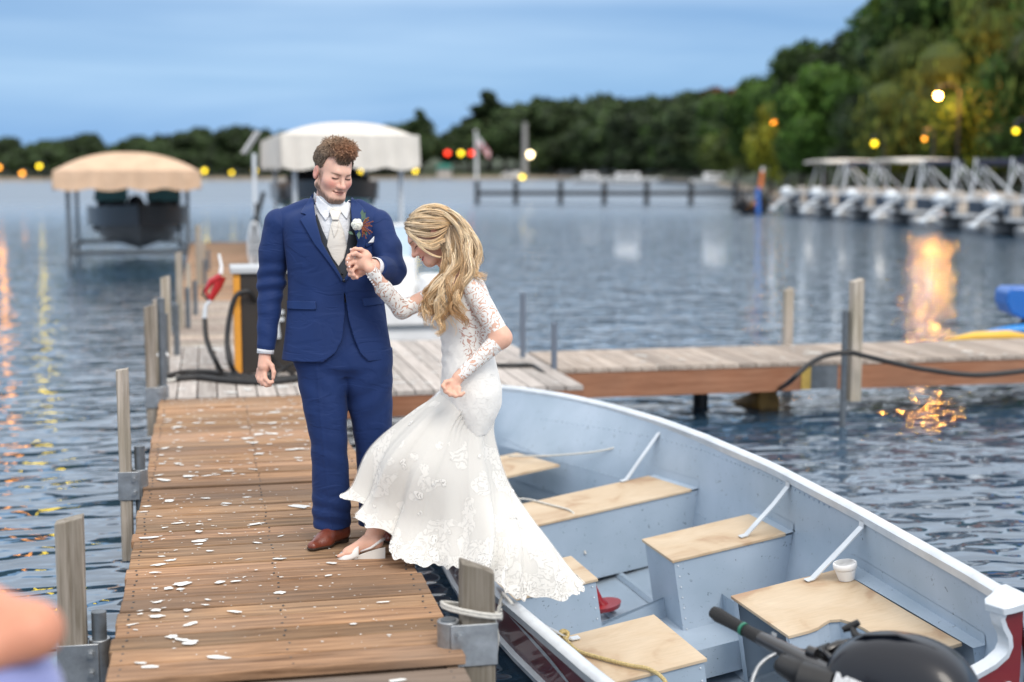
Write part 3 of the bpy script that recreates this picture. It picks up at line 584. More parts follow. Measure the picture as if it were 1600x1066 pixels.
# ------------------------------------------------------------------ boats on lifts
def arc(a, b, n): return np.linspace(a, b, n)
def hull_rows(L_, half, depth, bowrise=.12, n=14, m=9, keel=0.0):
    """local hull: bow at +x, z 0 = keel, returns outer rows"""
    rows = []
    for i in range(n):
        s = i/(n-1); x = -L_/2+L_*s; hb = half*(1-max(0, (s-.45)/.55)**2.4); hb = max(hb, .01); kz = keel+depth*.85*max(0, (s-.72)/.28)**2.2; sh = depth+bowrise*s*s
        row = []
        for k in range(m):
            t = k/(m-1)*2-1; a = abs(t)
            if a < .55: q = a/.55; y = hb*.82*q; z = kz+depth*.30*q*(1 if s < .7 else 1+.8*(s-.7)/.3)
            else: q = (a-.55)/.45; y = hb*(.82+.18*q); z = kz+depth*.30*(1 if s < .7 else 1+.8*(s-.7)/.3)+(sh-kz-depth*.30*(1 if s < .7 else 1+.8*(s-.7)/.3))*q
            row.append((x, math.copysign(y, t), z))
        rows.append(row)
    return rows
def place(rows_or_pts, T): return [tuple(T @ Vector(p)) for p in rows_or_pts]
M['black_gel'] = simple('black_gelcoat', (.012, .012, .014), .3, 0, .1, 4, coat=.3)
M['grey_hull'] = simple('dark_grey_hull', (.10, .105, .11), .4, .2, .15, 4)
M['teal'] = simple('teal_gelcoat', (.10, .33, .36), .3, 0, .08, 4, coat=.4)
M['tint_glass'] = simple('teal_tinted_glass', (.16, .42, .45), .15, 0, .05, 3)
M['tan_canvas'] = simple('tan_canvas', (.60, .42, .29), .85, 0, .12, 2.5, .2, 9)
M['cream_canvas'] = simple('cream_canvas', (.66, .62, .56), .85, 0, .08, 2.2, .2, 7)
M['alu'] = simple('aluminium_tube', (.40, .41, .42), .4, .7, .1, 8)
def canopy(t, cxp, yaw, w, ln, z_eave, z_top, val, mat, hip=.55):
    """barrel canopy with closed scalloped skirt; local x = width, y = length"""
    T = Matrix.Translation(cxp) @ Matrix.Rotation(yaw, 4, 'Z'); mb = MB(); rows = []; n = 26; m = 12
    for j in range(m):
        v = j/(m-1); y = -ln/2+ln*v; e = min(v, 1-v)*ln; k = 1-max(0, 1-e/hip)**2.2; row = []
        for i in range(n):
            u = i/(n-1)*2-1; z = z_eave+(z_top-z_eave)*(1-abs(u)**2.3)*(.0+1.0*k)+.012*math.sin(j*pi)*0
            row.append(T @ Vector((u*w/2, y, z)))
        rows.append(row)
    mb.grid(rows)
    per = [(-w/2+w*i/30, -ln/2) for i in range(31)]+[(w/2, -ln/2+ln*i/30) for i in range(1, 31)]+[(w/2-w*i/30, ln/2) for i in range(1, 31)]+[(-w/2, ln/2-ln*i/30) for i in range(1, 31)]
    top = [T @ Vector((x, y, z_eave+.005)) for x, y in per]; mid = []; bot = []
    for i, (x, y) in enumerate(per):
        o = 1+.012*math.sin(i*1.7); sc = abs(math.sin(i*pi/7.5))*.07; mid.append(T @ Vector((x*o, y*o, z_eave-val*.5))); bot.append(T @ Vector((x*(o+.005), y*(o+.005), z_eave-val+.07-sc)))
    mb.grid([top, mid, bot])
    return mb.build('canvas_cover', M[mat], t, 50)
def lift(label, centre, yaw, w, ln, z_eave, z_top, val, mat, beam_z, grey='alu'):
    t = thing('boat_lift', label, 'boat lift', centre)
    canopy(t, Vector(centre), yaw, w, ln, z_eave, z_top, val, mat)
    T = Matrix.Translation(centre) @ Matrix.Rotation(yaw, 4, 'Z'); a = w/2-.28; b_ = ln/2-.5
    for (x, y) in ((-a, -b_), (a, -b_), (-a, b_), (a, b_)):
        s = MB(); p = [T @ Vector((x, y, z)) for z in (-1, z_eave-.02)]; s.tube([p[0], p[1]], .05, 8); s.build('post', M[grey], t, 60)
    for y in (-b_, b_):
        s = MB(); s.tube([T @ Vector((-a, y, beam_z)), T @ Vector((a, y, beam_z))], .055, 6); s.build('cross_beam', M[grey], t, 60)
    for x in (-a, a):
        s = MB(); s.tube([T @ Vector((x, -b_, beam_z+.02)), T @ Vector((x, b_, beam_z+.02))], .04, 6); s.build('side_beam', M[grey], t, 60)
    return t
def lift_boat(label, centre, yaw, L_, half, depth, mats, glass=True, cat='boat'):
    t = thing('runabout_boat', label, cat, centre); T = Matrix.Translation(centre) @ Matrix.Rotation(yaw, 4, 'Z')
    rows = hull_rows(L_, half, depth); up = [r[:] for r in rows]
    s = MB(); s.grid([place(r[1:8] if False else r, T) for r in rows]); s.add(place(rows[0], T), [tuple(range(len(rows[0])))]); s.build('hull', M[mats[0]], t, 40)
    s = MB()
    for side in (0, -1):
        rr = []
        for r in rows:
            x, y, z = r[side]; sg = -1 if y < 0 else 1; rr.append(place([(x, y+sg*.004, z-depth*.46), (x, y+sg*.02, z-depth*.02), (x, y+sg*.02, z+.03), (x, y-sg*.09 if abs(y) > .1 else y*.2, z+.035), (x, y-sg*.09 if abs(y) > .1 else y*.2, z-.05)], T))
        s.grid(rr)
    s.build('topside', M[mats[1]], t, 40)
    s = MB(); dk = [[(r[0][0], r[0][1]*.93*q, r[0][2]-.03 if r[0][0] > L_*.12 else depth*.45) for q in (1, .5, 0, -.5, -1)] for r in rows]; s.grid([place(r, T) for r in dk]); s.build('deck', M[mats[2]], t, 30)
    s = MB()
    for sg in (-1, 1):
        s.box(-.1, .45, min(sg*.25, sg*half*.8), max(sg*.25, sg*half*.8), depth*.45, depth+.22, T); s.ball(T @ Vector((-.55, sg*half*.45, depth+.12)), (.26, .26, .34), 10, 8)
        s.ball(T @ Vector((.95, sg*half*.4, depth+.08)), (.3, .24, .14), 10, 8)
    split_build(s, 'seat', M['black'], t, 40, .03)
    if glass:
        for sg in (-1, 1):
            s = MB(); s.add(place([(.5, sg*.22, depth+.2), (.42, sg*half*.85, depth+.2), (.2, sg*half*.8, depth+.55), (.28, sg*.24, depth+.55)], T), [(0, 1, 2, 3)]); w_ = s.build('windscreen', M['tint_glass'], t); md = w_.modifiers.new('thickness', 'SOLIDIFY'); md.thickness = .012
            f = MB(); f.tube(place([(.5, sg*.22, depth+.2), (.28, sg*.24, depth+.56), (.2, sg*half*.8, depth+.56), (.42, sg*half*.85, depth+.2)], T), .018, 6); f.build('frame', M['black'], w_)
    s = MB(); s.tube(place([(-L_/2-.1, 0, depth+.1), (-L_/2-.28, 0, depth+.1), (-L_/2-.35, 0, -.1)], T), [.2, .22, .08], 10); s.build('outboard_motor', M['black_gel'], t, 60)
    return t
c = P(203, 415, 34.2); c1 = (c[0], c[1]+.2, 0)
lift('boat lift with a tan peaked canopy at the left', (c1[0], c1[1], 0), .05, 3.12, 6.4, 2.17, 2.58, .44, 'tan_canvas', .36, 'pipe')
lift_boat('dark fishing boat hanging bow-first under the tan canopy', (c1[0]+.22, c1[1]-.2, .36), -pi/2+.06, 5.0, 1.16, .90, ('grey_hull', 'black_gel', 'black'))
c = P(522, 400, 30.2); c2 = (c[0], c[1], 0)
lift('boat lift with the tall cream canopy behind the groom', (c2[0], c2[1], 0), .02, 2.6, 6.5, 2.84, 3.10, .66, 'cream_canvas', .9, 'white_metal')
lift_boat('teal boat raised high under the cream canopy behind the groom\'s head', (c2[0]-.15, c2[1]-.3, 1.15), -pi/2, 5.2, 1.05, .72, ('teal', 'black_gel', 'black'), glass=False)
# lift winch and solar panel
WN = thing('lift_winch', 'pale hand wheel on a dark stand left of the cream canopy lift', 'winch', tuple(P(400, 410, 25.5)*np.array([1, 1, 0])+np.array([0, 0, DK])))
mb = MB(); mb.tube([P(402, 415, 25.5), P(402, 318, 25.5)], .05, 8); mb.tube([P(412, 300, 25.5), P(404, 330, 25.5), P(395, 350, 25.5), P(393, 400, 25.5)], .045, 8); split_build(mb, 'stand', M['dark_metal'], WN, 60)
mb = MB(); cc = P(398, 385, 25.2); mb.tube([cc+np.array([.10*math.cos(a), 0, .42*math.sin(a)]) for a in np.linspace(0, 2*pi, 21)], .028, 6)
for a in (0, 1.05, 2.1): mb.tube([cc+np.array([.1*math.cos(a), 0, .42*math.sin(a)]), cc-np.array([.1*math.cos(a), 0, .42*math.sin(a)])], .015, 6)
mb.build('hand_wheel', M['white_metal'], WN, 60)
SP = thing('solar_panel', 'tilted white solar panel on a short mast left of the cream canopy', 'solar panel', tuple(P(398, 400, 26)*np.array([1, 1, 0])+np.array([0, 0, DK])))
mb = MB(); mb.tube([P(399, 400, 26), P(397, 240, 26)], .035, 8); mb.build('mast', M['white_metal'], SP, 60)
mb = MB(); a = P(376, 240, 25.9); b_ = P(398, 206, 26.1); dd = np.array([.12, .9, .0]); nn = np.array([.03, 0, .02]); mb.add([a, b_, b_+dd, a+dd, a+nn, b_+nn, b_+dd+nn, a+dd+nn], [(0, 1, 2, 3), (7, 6, 5, 4), (0, 4, 5, 1), (1, 5, 6, 2), (2, 6, 7, 3), (3, 7, 4, 0)]); mb.build('panel', M['white'], SP)
# white moored boat behind the couple
WB = thing('white_boat', 'white boat moored beside the platform between groom and bride', 'boat', (2.2, 19.5, 0))
def WPt(x, y, d=0): return P(x, y, 18.6+d)
rows = []
for i, s_ in enumerate(np.linspace(0, 1, 9)):
    y0 = 18.3+4.6*s_; hb = .80*(1-max(0, s_-.5)**2*3.2); xc = 2.22
    rows.append([(xc-hb*.8, y0, -.15), (xc-hb*.9, y0, .12), (xc-hb, y0, .16), (xc-hb, y0, .52), (xc-hb*.93, y0, .60), (xc-hb*.8, y0, .60), (xc-hb*.78, y0, .35), (xc+hb*.78, y0, .35), (xc+hb*.8, y0, .60), (xc+hb*.93, y0, .60), (xc+hb, y0, .52), (xc+hb, y0, .16), (xc+hb*.9, y0, .12), (xc+hb*.8, y0, -.15)])
mb = MB(); mb.grid(rows); mb.box(1.45, 2.99, 18.25, 18.33, -.1, .57); mb.build('hull', M['white'], WB, 40, bevel=.01)
mb = MB(); mb.box(1.40, 3.04, 18.2, 18.24, .16, .20); mb.build('rub_rail', M['pipe'], WB)
mb = MB(); mb.box(1.75, 2.85, 19.6, 20.6, .35, .98); mb.build('console', M['white'], WB, bevel=.04)
for x in (1.78, 2.3, 2.82):
    mb = MB(); mb.tube([(x, 19.6, .98), (x, 19.85, 1.42)], .025, 8); mb.build('window_post', M['white'], WB, 60)
mb = MB(); mb.tube([(1.76, 19.85, 1.42), (2.84, 19.85, 1.42)], .03, 8); mb.build('window_rail', M['white'], WB, 60)
mb = MB(); mb.box(1.8, 2.8, 19.72, 19.73, 1.0, 1.40); mb.build('windscreen', simple('pale_glass', (.55, .68, .78), .1), WB)
for sx in (1.62, 2.98):
    mb = MB(); mb.box(sx-.2, sx+.2, 18.6, 19.1, .35, .8); mb.build('seat', M['white'], WB, bevel=.05)

# ------------------------------------------------------------------ pontoon boats at the marina
M['navy'] = simple('navy_canvas', (.012, .016, .04), .8, 0, .1, 3)
M['cream'] = simple('cream_vinyl_panel', (.52, .46, .40), .6, 0, .08, 3)
M['silver'] = simple('silver_cowling', (.60, .65, .70), .3, .25, .05, 3, coat=.3)
M['dark_panel'] = simple('dark_blue_panel', (.03, .045, .07), .4)
def pontoon(top):
    t = thing('pontoon_boat', 'x', 'pontoon boat', (0, 0, 0), 'pontoon boats moored at the right bank')
    for y in (-.85, .85):
        s = MB(); s.tube([(-3, y, .15), (-2.9, y, .18), (2.4, y, .18), (3.0, y, .35)], [.2, .28, .28, .03], 12); s.build('pontoon', M['alu'], t, 60)
    s = MB(); s.box(-3.05, 3.05, -1.2, 1.2, .5, .58); s.build('deck', M['white_metal'], t, bevel=.01)
    s = MB(); s.box(-2.5, 2.9, -1.18, -1.14, .62, 1.08); s.box(-2.5, 2.9, 1.14, 1.18, .62, 1.08); s.box(-2.54, -2.5, -1.18, -.35, .62, 1.08); s.box(-2.54, -2.5, .35, 1.18, .62, 1.08); s.box(2.86, 2.9, -1.13, 1.13, .62, 1.08); split_build(s, 'fence_panel', M['dark_panel'], t)
    s = MB()
    for y in (-1.18, 1.18): s.tube([(-2.5, y, 1.1), (2.9, y, 1.1)], .04, 6)
    s.tube([(-2.5, -1.18, 1.1), (-2.5, 1.18, 1.1)], .04, 6); s.tube([(-2.5, -.35, .6), (-2.5, -.35, 1.1)], .03, 6); s.tube([(-2.5, .35, .6), (-2.5, .35, 1.1)], .03, 6); s.tube([(-2.5, -1.15, .6), (-2.5, -1.15, 1.1)], .03, 6); s.tube([(-2.5, 1.15, .6), (-2.5, 1.15, 1.1)], .03, 6); split_build(s, 'rail', M['white_metal'], t, 60)
    s = MB(); s.box(-2.35, -1.2, -1.08, -.5, .6, 1.02); s.box(-2.35, -1.2, .5, 1.08, .6, 1.02); s.box(-2.35, -2.1, -1.08, -.4, 1.0, 1.38); s.box(-2.35, -2.1, .4, 1.08, 1.0, 1.38); s.box(.8, 2.6, .6, 1.08, .6, 1.25); s.box(-.2, .5, -1.05, -.5, .6, 1.35); split_build(s, 'seat', M['cream'], t, None, .06)
    mo = MB(); mo.tube([(-3.05, 0, .92), (-3.15, 0, 1.08), (-3.42, 0, 1.18), (-3.62, 0, 1.08), (-3.66, 0, .98)], [.10, .22, .24, .2, .06], 12); m_ = mo.build('outboard_motor', M['silver'], t, 60)
    lg = MB(); lg.tube([(-3.25, 0, .95), (-3.7, 0, .72), (-4.05, 0, .42)], [.13, .10, .09], 10, flat=.7); lg.ball((-4.12, 0, .34), (.16, .16, .14), 10, 6); lg.build('leg', M['silver'], m_, 60)
    br = MB(); br.tube([(-3.0, 0, .4), (-3.2, 0, .85)], .1, 8); br.build('mount', M['black'], m_, 60)
    if top in ('flat', 'navy'):
        for (xa, xb) in ((-1.6, -.2), (1.4, .0), (-.9, .1)):
            s = MB()
            for y in (-1.12, 1.12): s.tube([(xa, y, 1.1), (xb-1.0 if xa < 0 else xb+.8, y, 2.45)], .035, 6)
            split_build(s, 'canopy_frame', M['white_metal'], t, 60)
        s = MB(); s.grid([[(x, y, 2.5+.10*math.cos(y*1.3)-.03*abs(x+.3)) for y in np.linspace(-1.2, 1.2, 9)] for x in np.linspace(-1.9, 1.2, 8)]); o = s.build('canopy', M['navy' if top == 'navy' else 'cream_canvas'], t, 180); md = o.modifiers.new('thickness', 'SOLIDIFY'); md.thickness = .1
    else:
        for k in range(2):
            s = MB()
            for y in (-1.12, 1.12): s.tube([(.6-k*.9, y, 1.1), (-1.0-k*.3, y, 2.35+.25*k)], .045, 6); s.tube([(-1.6+.2*k, y, 1.1), (-1.0-.3*k, y, 2.35+.25*k)], .035, 6)
            split_build(s, 'canopy_frame', M['white_metal'], t, 60)
        s = MB(); s.tube([(-1.05, -1.15, 2.45), (-1.05, 1.15, 2.45)], .17, 10, flat=.8); s.build('folded_canopy', M['navy'], t, 60)
    return t
def scene_children(o): return [c for c in bpy.data.objects if c.parent is o]
protos = {k: pontoon(k) for k in ('flat', 'folded', 'navy')}
used = set(); py_ = [(1222, 68, 'flat'), (1267, 64.5, 'folded'), (1320, 61, 'flat'), (1383, 56.5, 'folded'), (1462, 51.5, 'folded'), (1545, 47, 'navy'), (1640, 43, 'navy'), (1750, 39, 'folded')]
plab = ['pontoon boat with pale flat top, farthest left of the marina row', 'pontoon boat with folded dark top, second from the left in the row', 'pontoon boat with pale flat canopy, third in the row', 'pontoon boat with crossed white canopy bars in mid row', 'pontoon boat with raised slanted bars under the bright lamp', 'pontoon boat with navy canopy left of the last two', 'pontoon boat with navy canopy, at the right edge of the photo', 'pontoon boat only just out at the right edge']
for i, (px_, dd_, k) in enumerate(py_):
    o = protos[k] if k not in used else copy_tree(protos[k]); used.add(k)
    q_ = (R_*((px_-800)/FPX)+np.array([math.sin(YAW), math.cos(YAW), 0]))*dd_
    o.location = (q_[0]+3.55, q_[1]+.25, 0); o.rotation_euler.z = random.uniform(-.05, .05)+.08; o['label'] = plab[i]
MD = thing('marina_dock', 'long low dock the pontoon boats are tied to', 'dock', (34, 52, 0))
mb = MB(); mb.box(33.0, 34.8, 30, 70, .30, .55); mb.build('decking', M['pier'], MD)
mb = MB()
for yy in range(31, 70, 5): mb.cyl((33.1, yy, -1), (33.1, yy, 1.4), .09, 8)
split_build(mb, 'pile', M['post'], MD, 60)
DM = thing('black_motorboat', 'small black boat with its motor at the left end of the marina row', 'boat', tuple(P(1168, 332, 70)*np.array([1, 1, 0])))
def DMp(x, y, d=0): return P(x, y, 70+d)
mb = MB(); mb.tube([DMp(1144, 330), DMp(1152, 318), DMp(1160, 312), DMp(1164, 322)], [.12, .22, .32, .2], 8); mb.build('outboard_motor', M['black_gel'], DM, 60)
mb = MB(); mb.tube([DMp(1158, 326, 0), DMp(1170, 322, .6), DMp(1185, 320, 2), DMp(1200, 320, 4)], [.25, .5, .55, .2], 10); mb.build('hull', M['black_gel'], DM, 60)
mb = MB(); mb.tube([DMp(1150, 312), DMp(1152, 285)], .06, 6); mb.tube([DMp(1156, 310), DMp(1158, 290)], .05, 6); split_build(mb, 'pole', M['black'], DM, 60)
PB = thing('marker_post', 'blue post with an orange and white top beside the black motorboat', 'post', tuple(P(1185, 334, 68)*np.array([1, 1, 0])))
mb = MB(); mb.tube([P(1185, 336, 68), P(1184, 294, 68)], .11, 8); mb.build('blue_sleeve', simple('blue_sleeve', (.02, .12, .45), .5), PB, 60)
mb = MB(); mb.tube([P(1188, 294, 68), P(1191, 268, 68)], [.11, .08], 8); mb.build('orange_top', simple('orange_sleeve', (.6, .16, .04), .5), PB, 60)
mb = MB(); mb.tube([P(1191, 268, 68), P(1192, 262, 68)], .07, 8); mb.build('white_cap', M['white'], PB, 60)

# ------------------------------------------------------------------ far pier, flag, vehicles on the far shore
FPr = thing('far_pier', 'dark low pier on the far water right of the flagpole', 'pier', tuple(P(960, 318, 92)*np.array([1, 1, 0])))
mb = MB(); a = P(745, 302, 92.5); b_ = P(1195, 302, 88); dv = (b_-a)/np.linalg.norm(b_-a); pr = np.array([-dv[1], dv[0], 0])
z_ = .66; mb.prism([(0, 0), (np.linalg.norm(b_-a), 0), (np.linalg.norm(b_-a), .28), (0, .28)], dv, (0, 0, 1), pr, (a[0], a[1], z_-.14), 0, 1.2); mb.build('decking', M['dark_metal'], FPr)
for x in (745, 808, 880, 949, 1015, 1083, 1150):
    f = (x-745)/450; q = a+(b_-a)*f; s = MB(); s.tube([(q[0], q[1]-.1, -1), (q[0], q[1]-.1, 1.45)], .17, 8); s.build('pile', M['dark_metal'], FPr, 60)
s = MB(); s.tube([(a[0], a[1]+1.1, 1.55), (b_[0], b_[1]+1.1, 1.55)], .03, 6); s.build('hand_rail', M['pipe'], FPr, 60)
def fg(x, y, dist):
    q = (R_*((x-800)/FPX)+np.array([math.sin(YAW), math.cos(YAW), 0]))*dist; return np.array([q[0], q[1], EYE+(265-y)/FPX*dist])
FL = thing('flagpole', 'white flagpole on the far shore', 'flagpole', tuple(fg(745, 283, 318)))
mb = MB(); mb.tube([fg(745, 284, 318), fg(745, 246, 318), fg(744, 208, 318)], [.35, .3, .2], 8); mb.build('pole', M['white'], FL, 60)
mb = MB(); mb.ball(fg(744, 207, 318), .35, 8, 6); mb.build('finial', M['white'], FL, 60)
# flag hanging limp and slanting right
FG = thing('flag', 'stars and stripes flag drooping to the right of the flagpole', 'flag', tuple(fg(746, 214, 318)))
def flag_pt(u, v):
    x = 746+u*19-v*0+math.sin(v*3)*1.0; y = 212+v*15+u*24*(1-.1*v)+math.sin(u*7+v*2)*.8; return fg(x, y, 317.5+.5*math.sin(u*9+v*3))
def flag_rows(u0, u1, v0, v1, n=8, m=4, off=0): return [[flag_pt(u, v)-np.array([0, off, 0]) for u in np.linspace(u0, u1, n)] for v in np.linspace(v0, v1, m)]
for k in range(13):
    pass
red = MB(); wh = MB()
for k in range(13):
    u0 = .42 if k < 7 else 0; (red if k % 2 == 0 else wh).grid(flag_rows(u0, 1, k/13, (k+1)/13))
tag(red.build('red_stripes', simple('flag_red', (.5, .03, .04), .8), FG), kind=None); wh.build('white_stripes', M['white'], FG)
mb = MB(); mb.grid(flag_rows(0, .42, 0, 7/13)); mb.build('blue_field', simple('flag_blue', (.03, .05, .22), .8), FG)
mb = MB()
for i in range(9):
    for j in range(6 if i % 2 == 0 else 5):
        c_ = flag_pt(.03+.36*((j+(0 if i % 2 == 0 else .5))/5), (.5+i)/10*7/13); c_ = c_-np.array([0, .12, 0]); st = []
        for k in range(10): rr = .16 if k % 2 == 0 else .07; st.append(c_+R_*rr*math.sin(k*pi/5)+np.array([0, 0, 1])*rr*math.cos(k*pi/5))
        mb.add(st, [tuple(range(10))])
mb.build('stars', M['white'], FG)
MA = thing('grey_mast', 'plain tall grey mast rising left of the white-orange street lamp', 'mast', tuple(fg(820, 280, 325))); mb = MB(); mb.tube([fg(820, 282, 325), fg(820, 194, 325)], [.75, .5], 8); mb.build('shaft', simple('pale_grey_mast', (.28, .27, .26), .7), MA, 60); mb = MB(); mb.tube([fg(820, 194, 325), fg(820, 188, 325)], [.3, .05], 8); mb.build('tip', M['dark_metal'], MA, 60)
def vehicle(label, x, y, dist, w, h, mat, kind='van'):
    o = fg(x, y, dist); t = thing('parked_'+kind, label, kind, tuple(o))
    s = MB(); s.prism([(0, .35), (0, h*.55), (w*.12, h*.6), (w*.25, h), (w*.95, h), (w, h*.6), (w, .35)], R_, (0, 0, 1), (math.sin(YAW), math.cos(YAW), 0), o, 0, 1.9); s.build('body', M[mat], t, bevel=.08)
    s = MB(); s.prism([(w*.2, h*.62), (w*.29, h*.92), (w*.6, h*.92), (w*.6, h*.62)], R_, (0, 0, 1), (math.sin(YAW), math.cos(YAW), 0), o, -.02, -.005); s.build('window', M['dark_metal'], t)
    for f in (.2, .8):
        c_ = o+R_*w*f+np.array([0, 0, .35]); s = MB(); n_ = np.array([math.sin(YAW), math.cos(YAW), 0]); s.cyl(c_-n_*.05, c_+n_*.25, .36, 14); s.build('wheel', M['black'], t, 50)
    return t
for (x, y, d_, w, h, mt, kd, lb) in [(935, 277, 331, 5.5, 2.4, 'white', 'van', 'white van on the far shore under the large yellow lamp'), (1005, 278, 300, 4.4, 1.5, 'silver', 'car', 'silver car right of the white van on the far shore'), (783, 279, 333, 4.6, 1.6, 'white', 'car', 'white car right of the flagpole'), (868, 278, 332, 4.4, 1.5, 'grey_hull', 'car', 'dark car left of the white van')]:
    vehicle(lb, x, y, d_, w, h, mt, kd)
KS = thing('green_kiosk', 'small kiosk with a green awning left of the flagpole', 'kiosk', tuple(fg(688, 278, 330)))
o_ = fg(684, 278, 330); mb = MB(); mb.prism([(0, 0), (3.2, 0), (3.2, 2.2), (0, 2.2)], R_, (0, 0, 1), (math.sin(YAW), math.cos(YAW), 0), o_, 0, 2); mb.build('wall', M['cream'], KS); mb = MB(); mb.prism([(-.4, 2.2), (3.6, 2.2), (2.9, 3.2), (.3, 3.2)], R_, (0, 0, 1), (math.sin(YAW), math.cos(YAW), 0), o_, -.8, 2.2); mb.build('awning', simple('green_awning', (.03, .22, .16), .7), KS)
def far_boat(label, x, y, w):
    o = G(x, y, 0); t = thing('moored_boat', label, 'boat', tuple(o)); T = Matrix.Translation(o) @ Matrix.Rotation(-YAW, 4, 'Z'); s = MB(); s.grid([place(r, T) for r in hull_rows(w, 1.1, .9)]); s.build('hull', M['white'], t, 40)
    s = MB(); s.box(-w*.25, w*.15, -.8, .8, .9, 1.7, T); s.build('cabin', M['white'], t, bevel=.1); s = MB(); s.box(-w*.2, w*.1, -.82, -.805, 1.15, 1.5, T); s.build('window', M['dark_metal'], t)
    s = MB(); s.box(-w*.45, w*.3, -1.0, 1.0, .7, .9, T); s.build('deck', M['white'], t)
far_boat('long white boat moored behind the far pier, below the white van', 985, 289, 8.5)
far_boat('white boat moored behind the left part of the far pier', 925, 287, 6)
far_boat('white boat moored at the right end of the far pier', 1120, 290, 7)
# ------------------------------------------------------------------ the open aluminium boat (heeled a little towards the dock)
_cy, _sy = math.cos(.058), math.sin(.058); _cr, _sr = math.cos(-.155), math.sin(-.155)
BR = np.array([[_cy, -_sy, 0], [_sy, _cy, 0], [0, 0, 1]]) @ np.array([[_cr, 0, _sr], [0, 1, 0], [-_sr, 0, _cr]])
BT = np.array([2.171, 5.5, .20])
def BW(x, y, z): return BT+BR @ np.array([x, y-5.5, z])
def bloc(px, py, z):
    d = F_+(px-800)/FPX*R_+(533-py)/FPX*U_; rr = BR.T @ d; o = BR.T @ (CAM-BT); q = o+rr*((z-o[2])/rr[2]); return q+np.array([0, 5.5, 0])
_y = [4.4, 5, 6, 7, 7.84, 8.4, 9.0, 9.5, 10.0, 10.4, 10.55]
def hg(y): return float(np.interp(y, _y, [.745, .80, .865, .905, .885, .82, .70, .56, .35, .12, .02]))
def h0(y): return float(np.interp(y, _y, [.755, .80, .85, .865, .80, .69, .42, .23, .10, .03, .01]))
def hc(y): return h0(y)*.86
def zg(y): return float(np.interp(y, [4.4, 7.8, 9.3, 10.55], [.27, .28, .33, .38]))
def inner(y, z):
    if z >= 0: return h0(y)+(hg(y)-h0(y))*(z/zg(y))**1.1
    return hc(y)+(h0(y)-hc(y))*max(0, (z+.37)/.37)
def zk(y): return float(np.interp(y, [4.4, 8.5, 9.5, 10.2, 10.55], [-.56, -.54, -.36, -.05, .3]))
FLZ = -.25
M['hull_blue'] = simple('light_blue_grey_paint', (.33, .40, .475), .42, .0, .10, 3, .10, 25, coat=.1)
M['hull_red'] = simple('dark_red_paint', (.16, .008, .010), .28, 0, .15, 4, coat=.5)
M['gunwale'] = simple('bright_aluminium_trim', (.62, .66, .70), .35, .35, .12, 7)
M['ply'] = simple('birch_plywood', (.60, .455, .30), .55, 0, .10, 2.0, .1, 90)
def ply_mat():
    m, nt, b = new_mat('stained_birch_plywood'); N = nt.nodes.new; L = nt.links.new; tc = N('ShaderNodeTexCoord')
    n = N('ShaderNodeTexNoise'); n.inputs['Scale'].default_value = 3.2; n.inputs['Detail'].default_value = 7; n.inputs['Distortion'].default_value = .8; L(tc.outputs['Object'], n.inputs[0])
    r = N('ShaderNodeValToRGB'); e = r.color_ramp.elements; e[0].position = .30; e[0].color = (.57, .46, .33, 1); e[1].position = .74; e[1].color = (.38, .23, .14, 1); k = e.new(.55); k.color = (.51, .39, .26, 1); k = e.new(.63); k.color = (.42, .29, .18, 1); L(n.outputs[0], r.inputs[0])
    mp = N('ShaderNodeMapping'); mp.inputs['Scale'].default_value = (4, 70, 70); L(tc.outputs['Object'], mp.inputs[0]); g = N('ShaderNodeTexNoise'); g.inputs['Scale'].default_value = 1; g.inputs['Detail'].default_value = 5; L(mp.outputs[0], g.inputs[0])
    mr = N('ShaderNodeMapRange'); mr.inputs[3].default_value = .86; mr.inputs[4].default_value = 1.12; L(g.outputs[0], mr.inputs[0]); mu = N('ShaderNodeMix'); mu.data_type = 'RGBA'; mu.blend_type = 'MULTIPLY'; mu.inputs[0].default_value = 1; L(r.outputs[0], mu.inputs[6]); L(mr.outputs[0], mu.inputs[7]); L(mu.outputs[2], b.inputs['Base Color']); b.inputs['Roughness'].default_value = .6
    return m
M['ply'] = ply_mat()
def hull_paint():
    m, nt, b = new_mat('scuffed_light_blue_paint'); N = nt.nodes.new; L = nt.links.new; tc = N('ShaderNodeTexCoord')
    n = N('ShaderNodeTexNoise'); n.inputs['Scale'].default_value = 2.5; n.inputs['Detail'].default_value = 6; L(tc.outputs['Object'], n.inputs[0])
    r = N('ShaderNodeValToRGB'); r.color_ramp.elements[0].position = .35; r.color_ramp.elements[0].color = (.31, .39, .475, 1); r.color_ramp.elements[1].position = .65; r.color_ramp.elements[1].color = (.39, .47, .565, 1); L(n.outputs[0], r.inputs[0])
    v = N('ShaderNodeTexNoise'); v.inputs['Scale'].default_value = 42; v.inputs['Detail'].default_value = 3; v.inputs['Distortion'].default_value = 1.5; L(tc.outputs['Object'], v.inputs[0])
    vr = N('ShaderNodeValToRGB'); vr.color_ramp.elements[0].position = .27; vr.color_ramp.elements[0].color = (.22, .22, .22, 1); vr.color_ramp.elements[1].position = .325; L(v.outputs[0], vr.inputs[0])
    mu = N('ShaderNodeMix'); mu.data_type = 'RGBA'; mu.blend_type = 'MULTIPLY'; mu.inputs[0].default_value = 1; L(r.outputs[0], mu.inputs[6]); L(vr.outputs[0], mu.inputs[7]); L(mu.outputs[2], b.inputs['Base Color']); b.inputs['Roughness'].default_value = .45
    bp = N('ShaderNodeBump'); bp.inputs['Strength'].default_value = .25; bp.inputs['Distance'].default_value = .01; L(n.outputs[0], bp.inputs['Height']); L(bp.outputs[0], b.inputs['Normal'])
    return m
M['hull_blue'] = hull_paint()
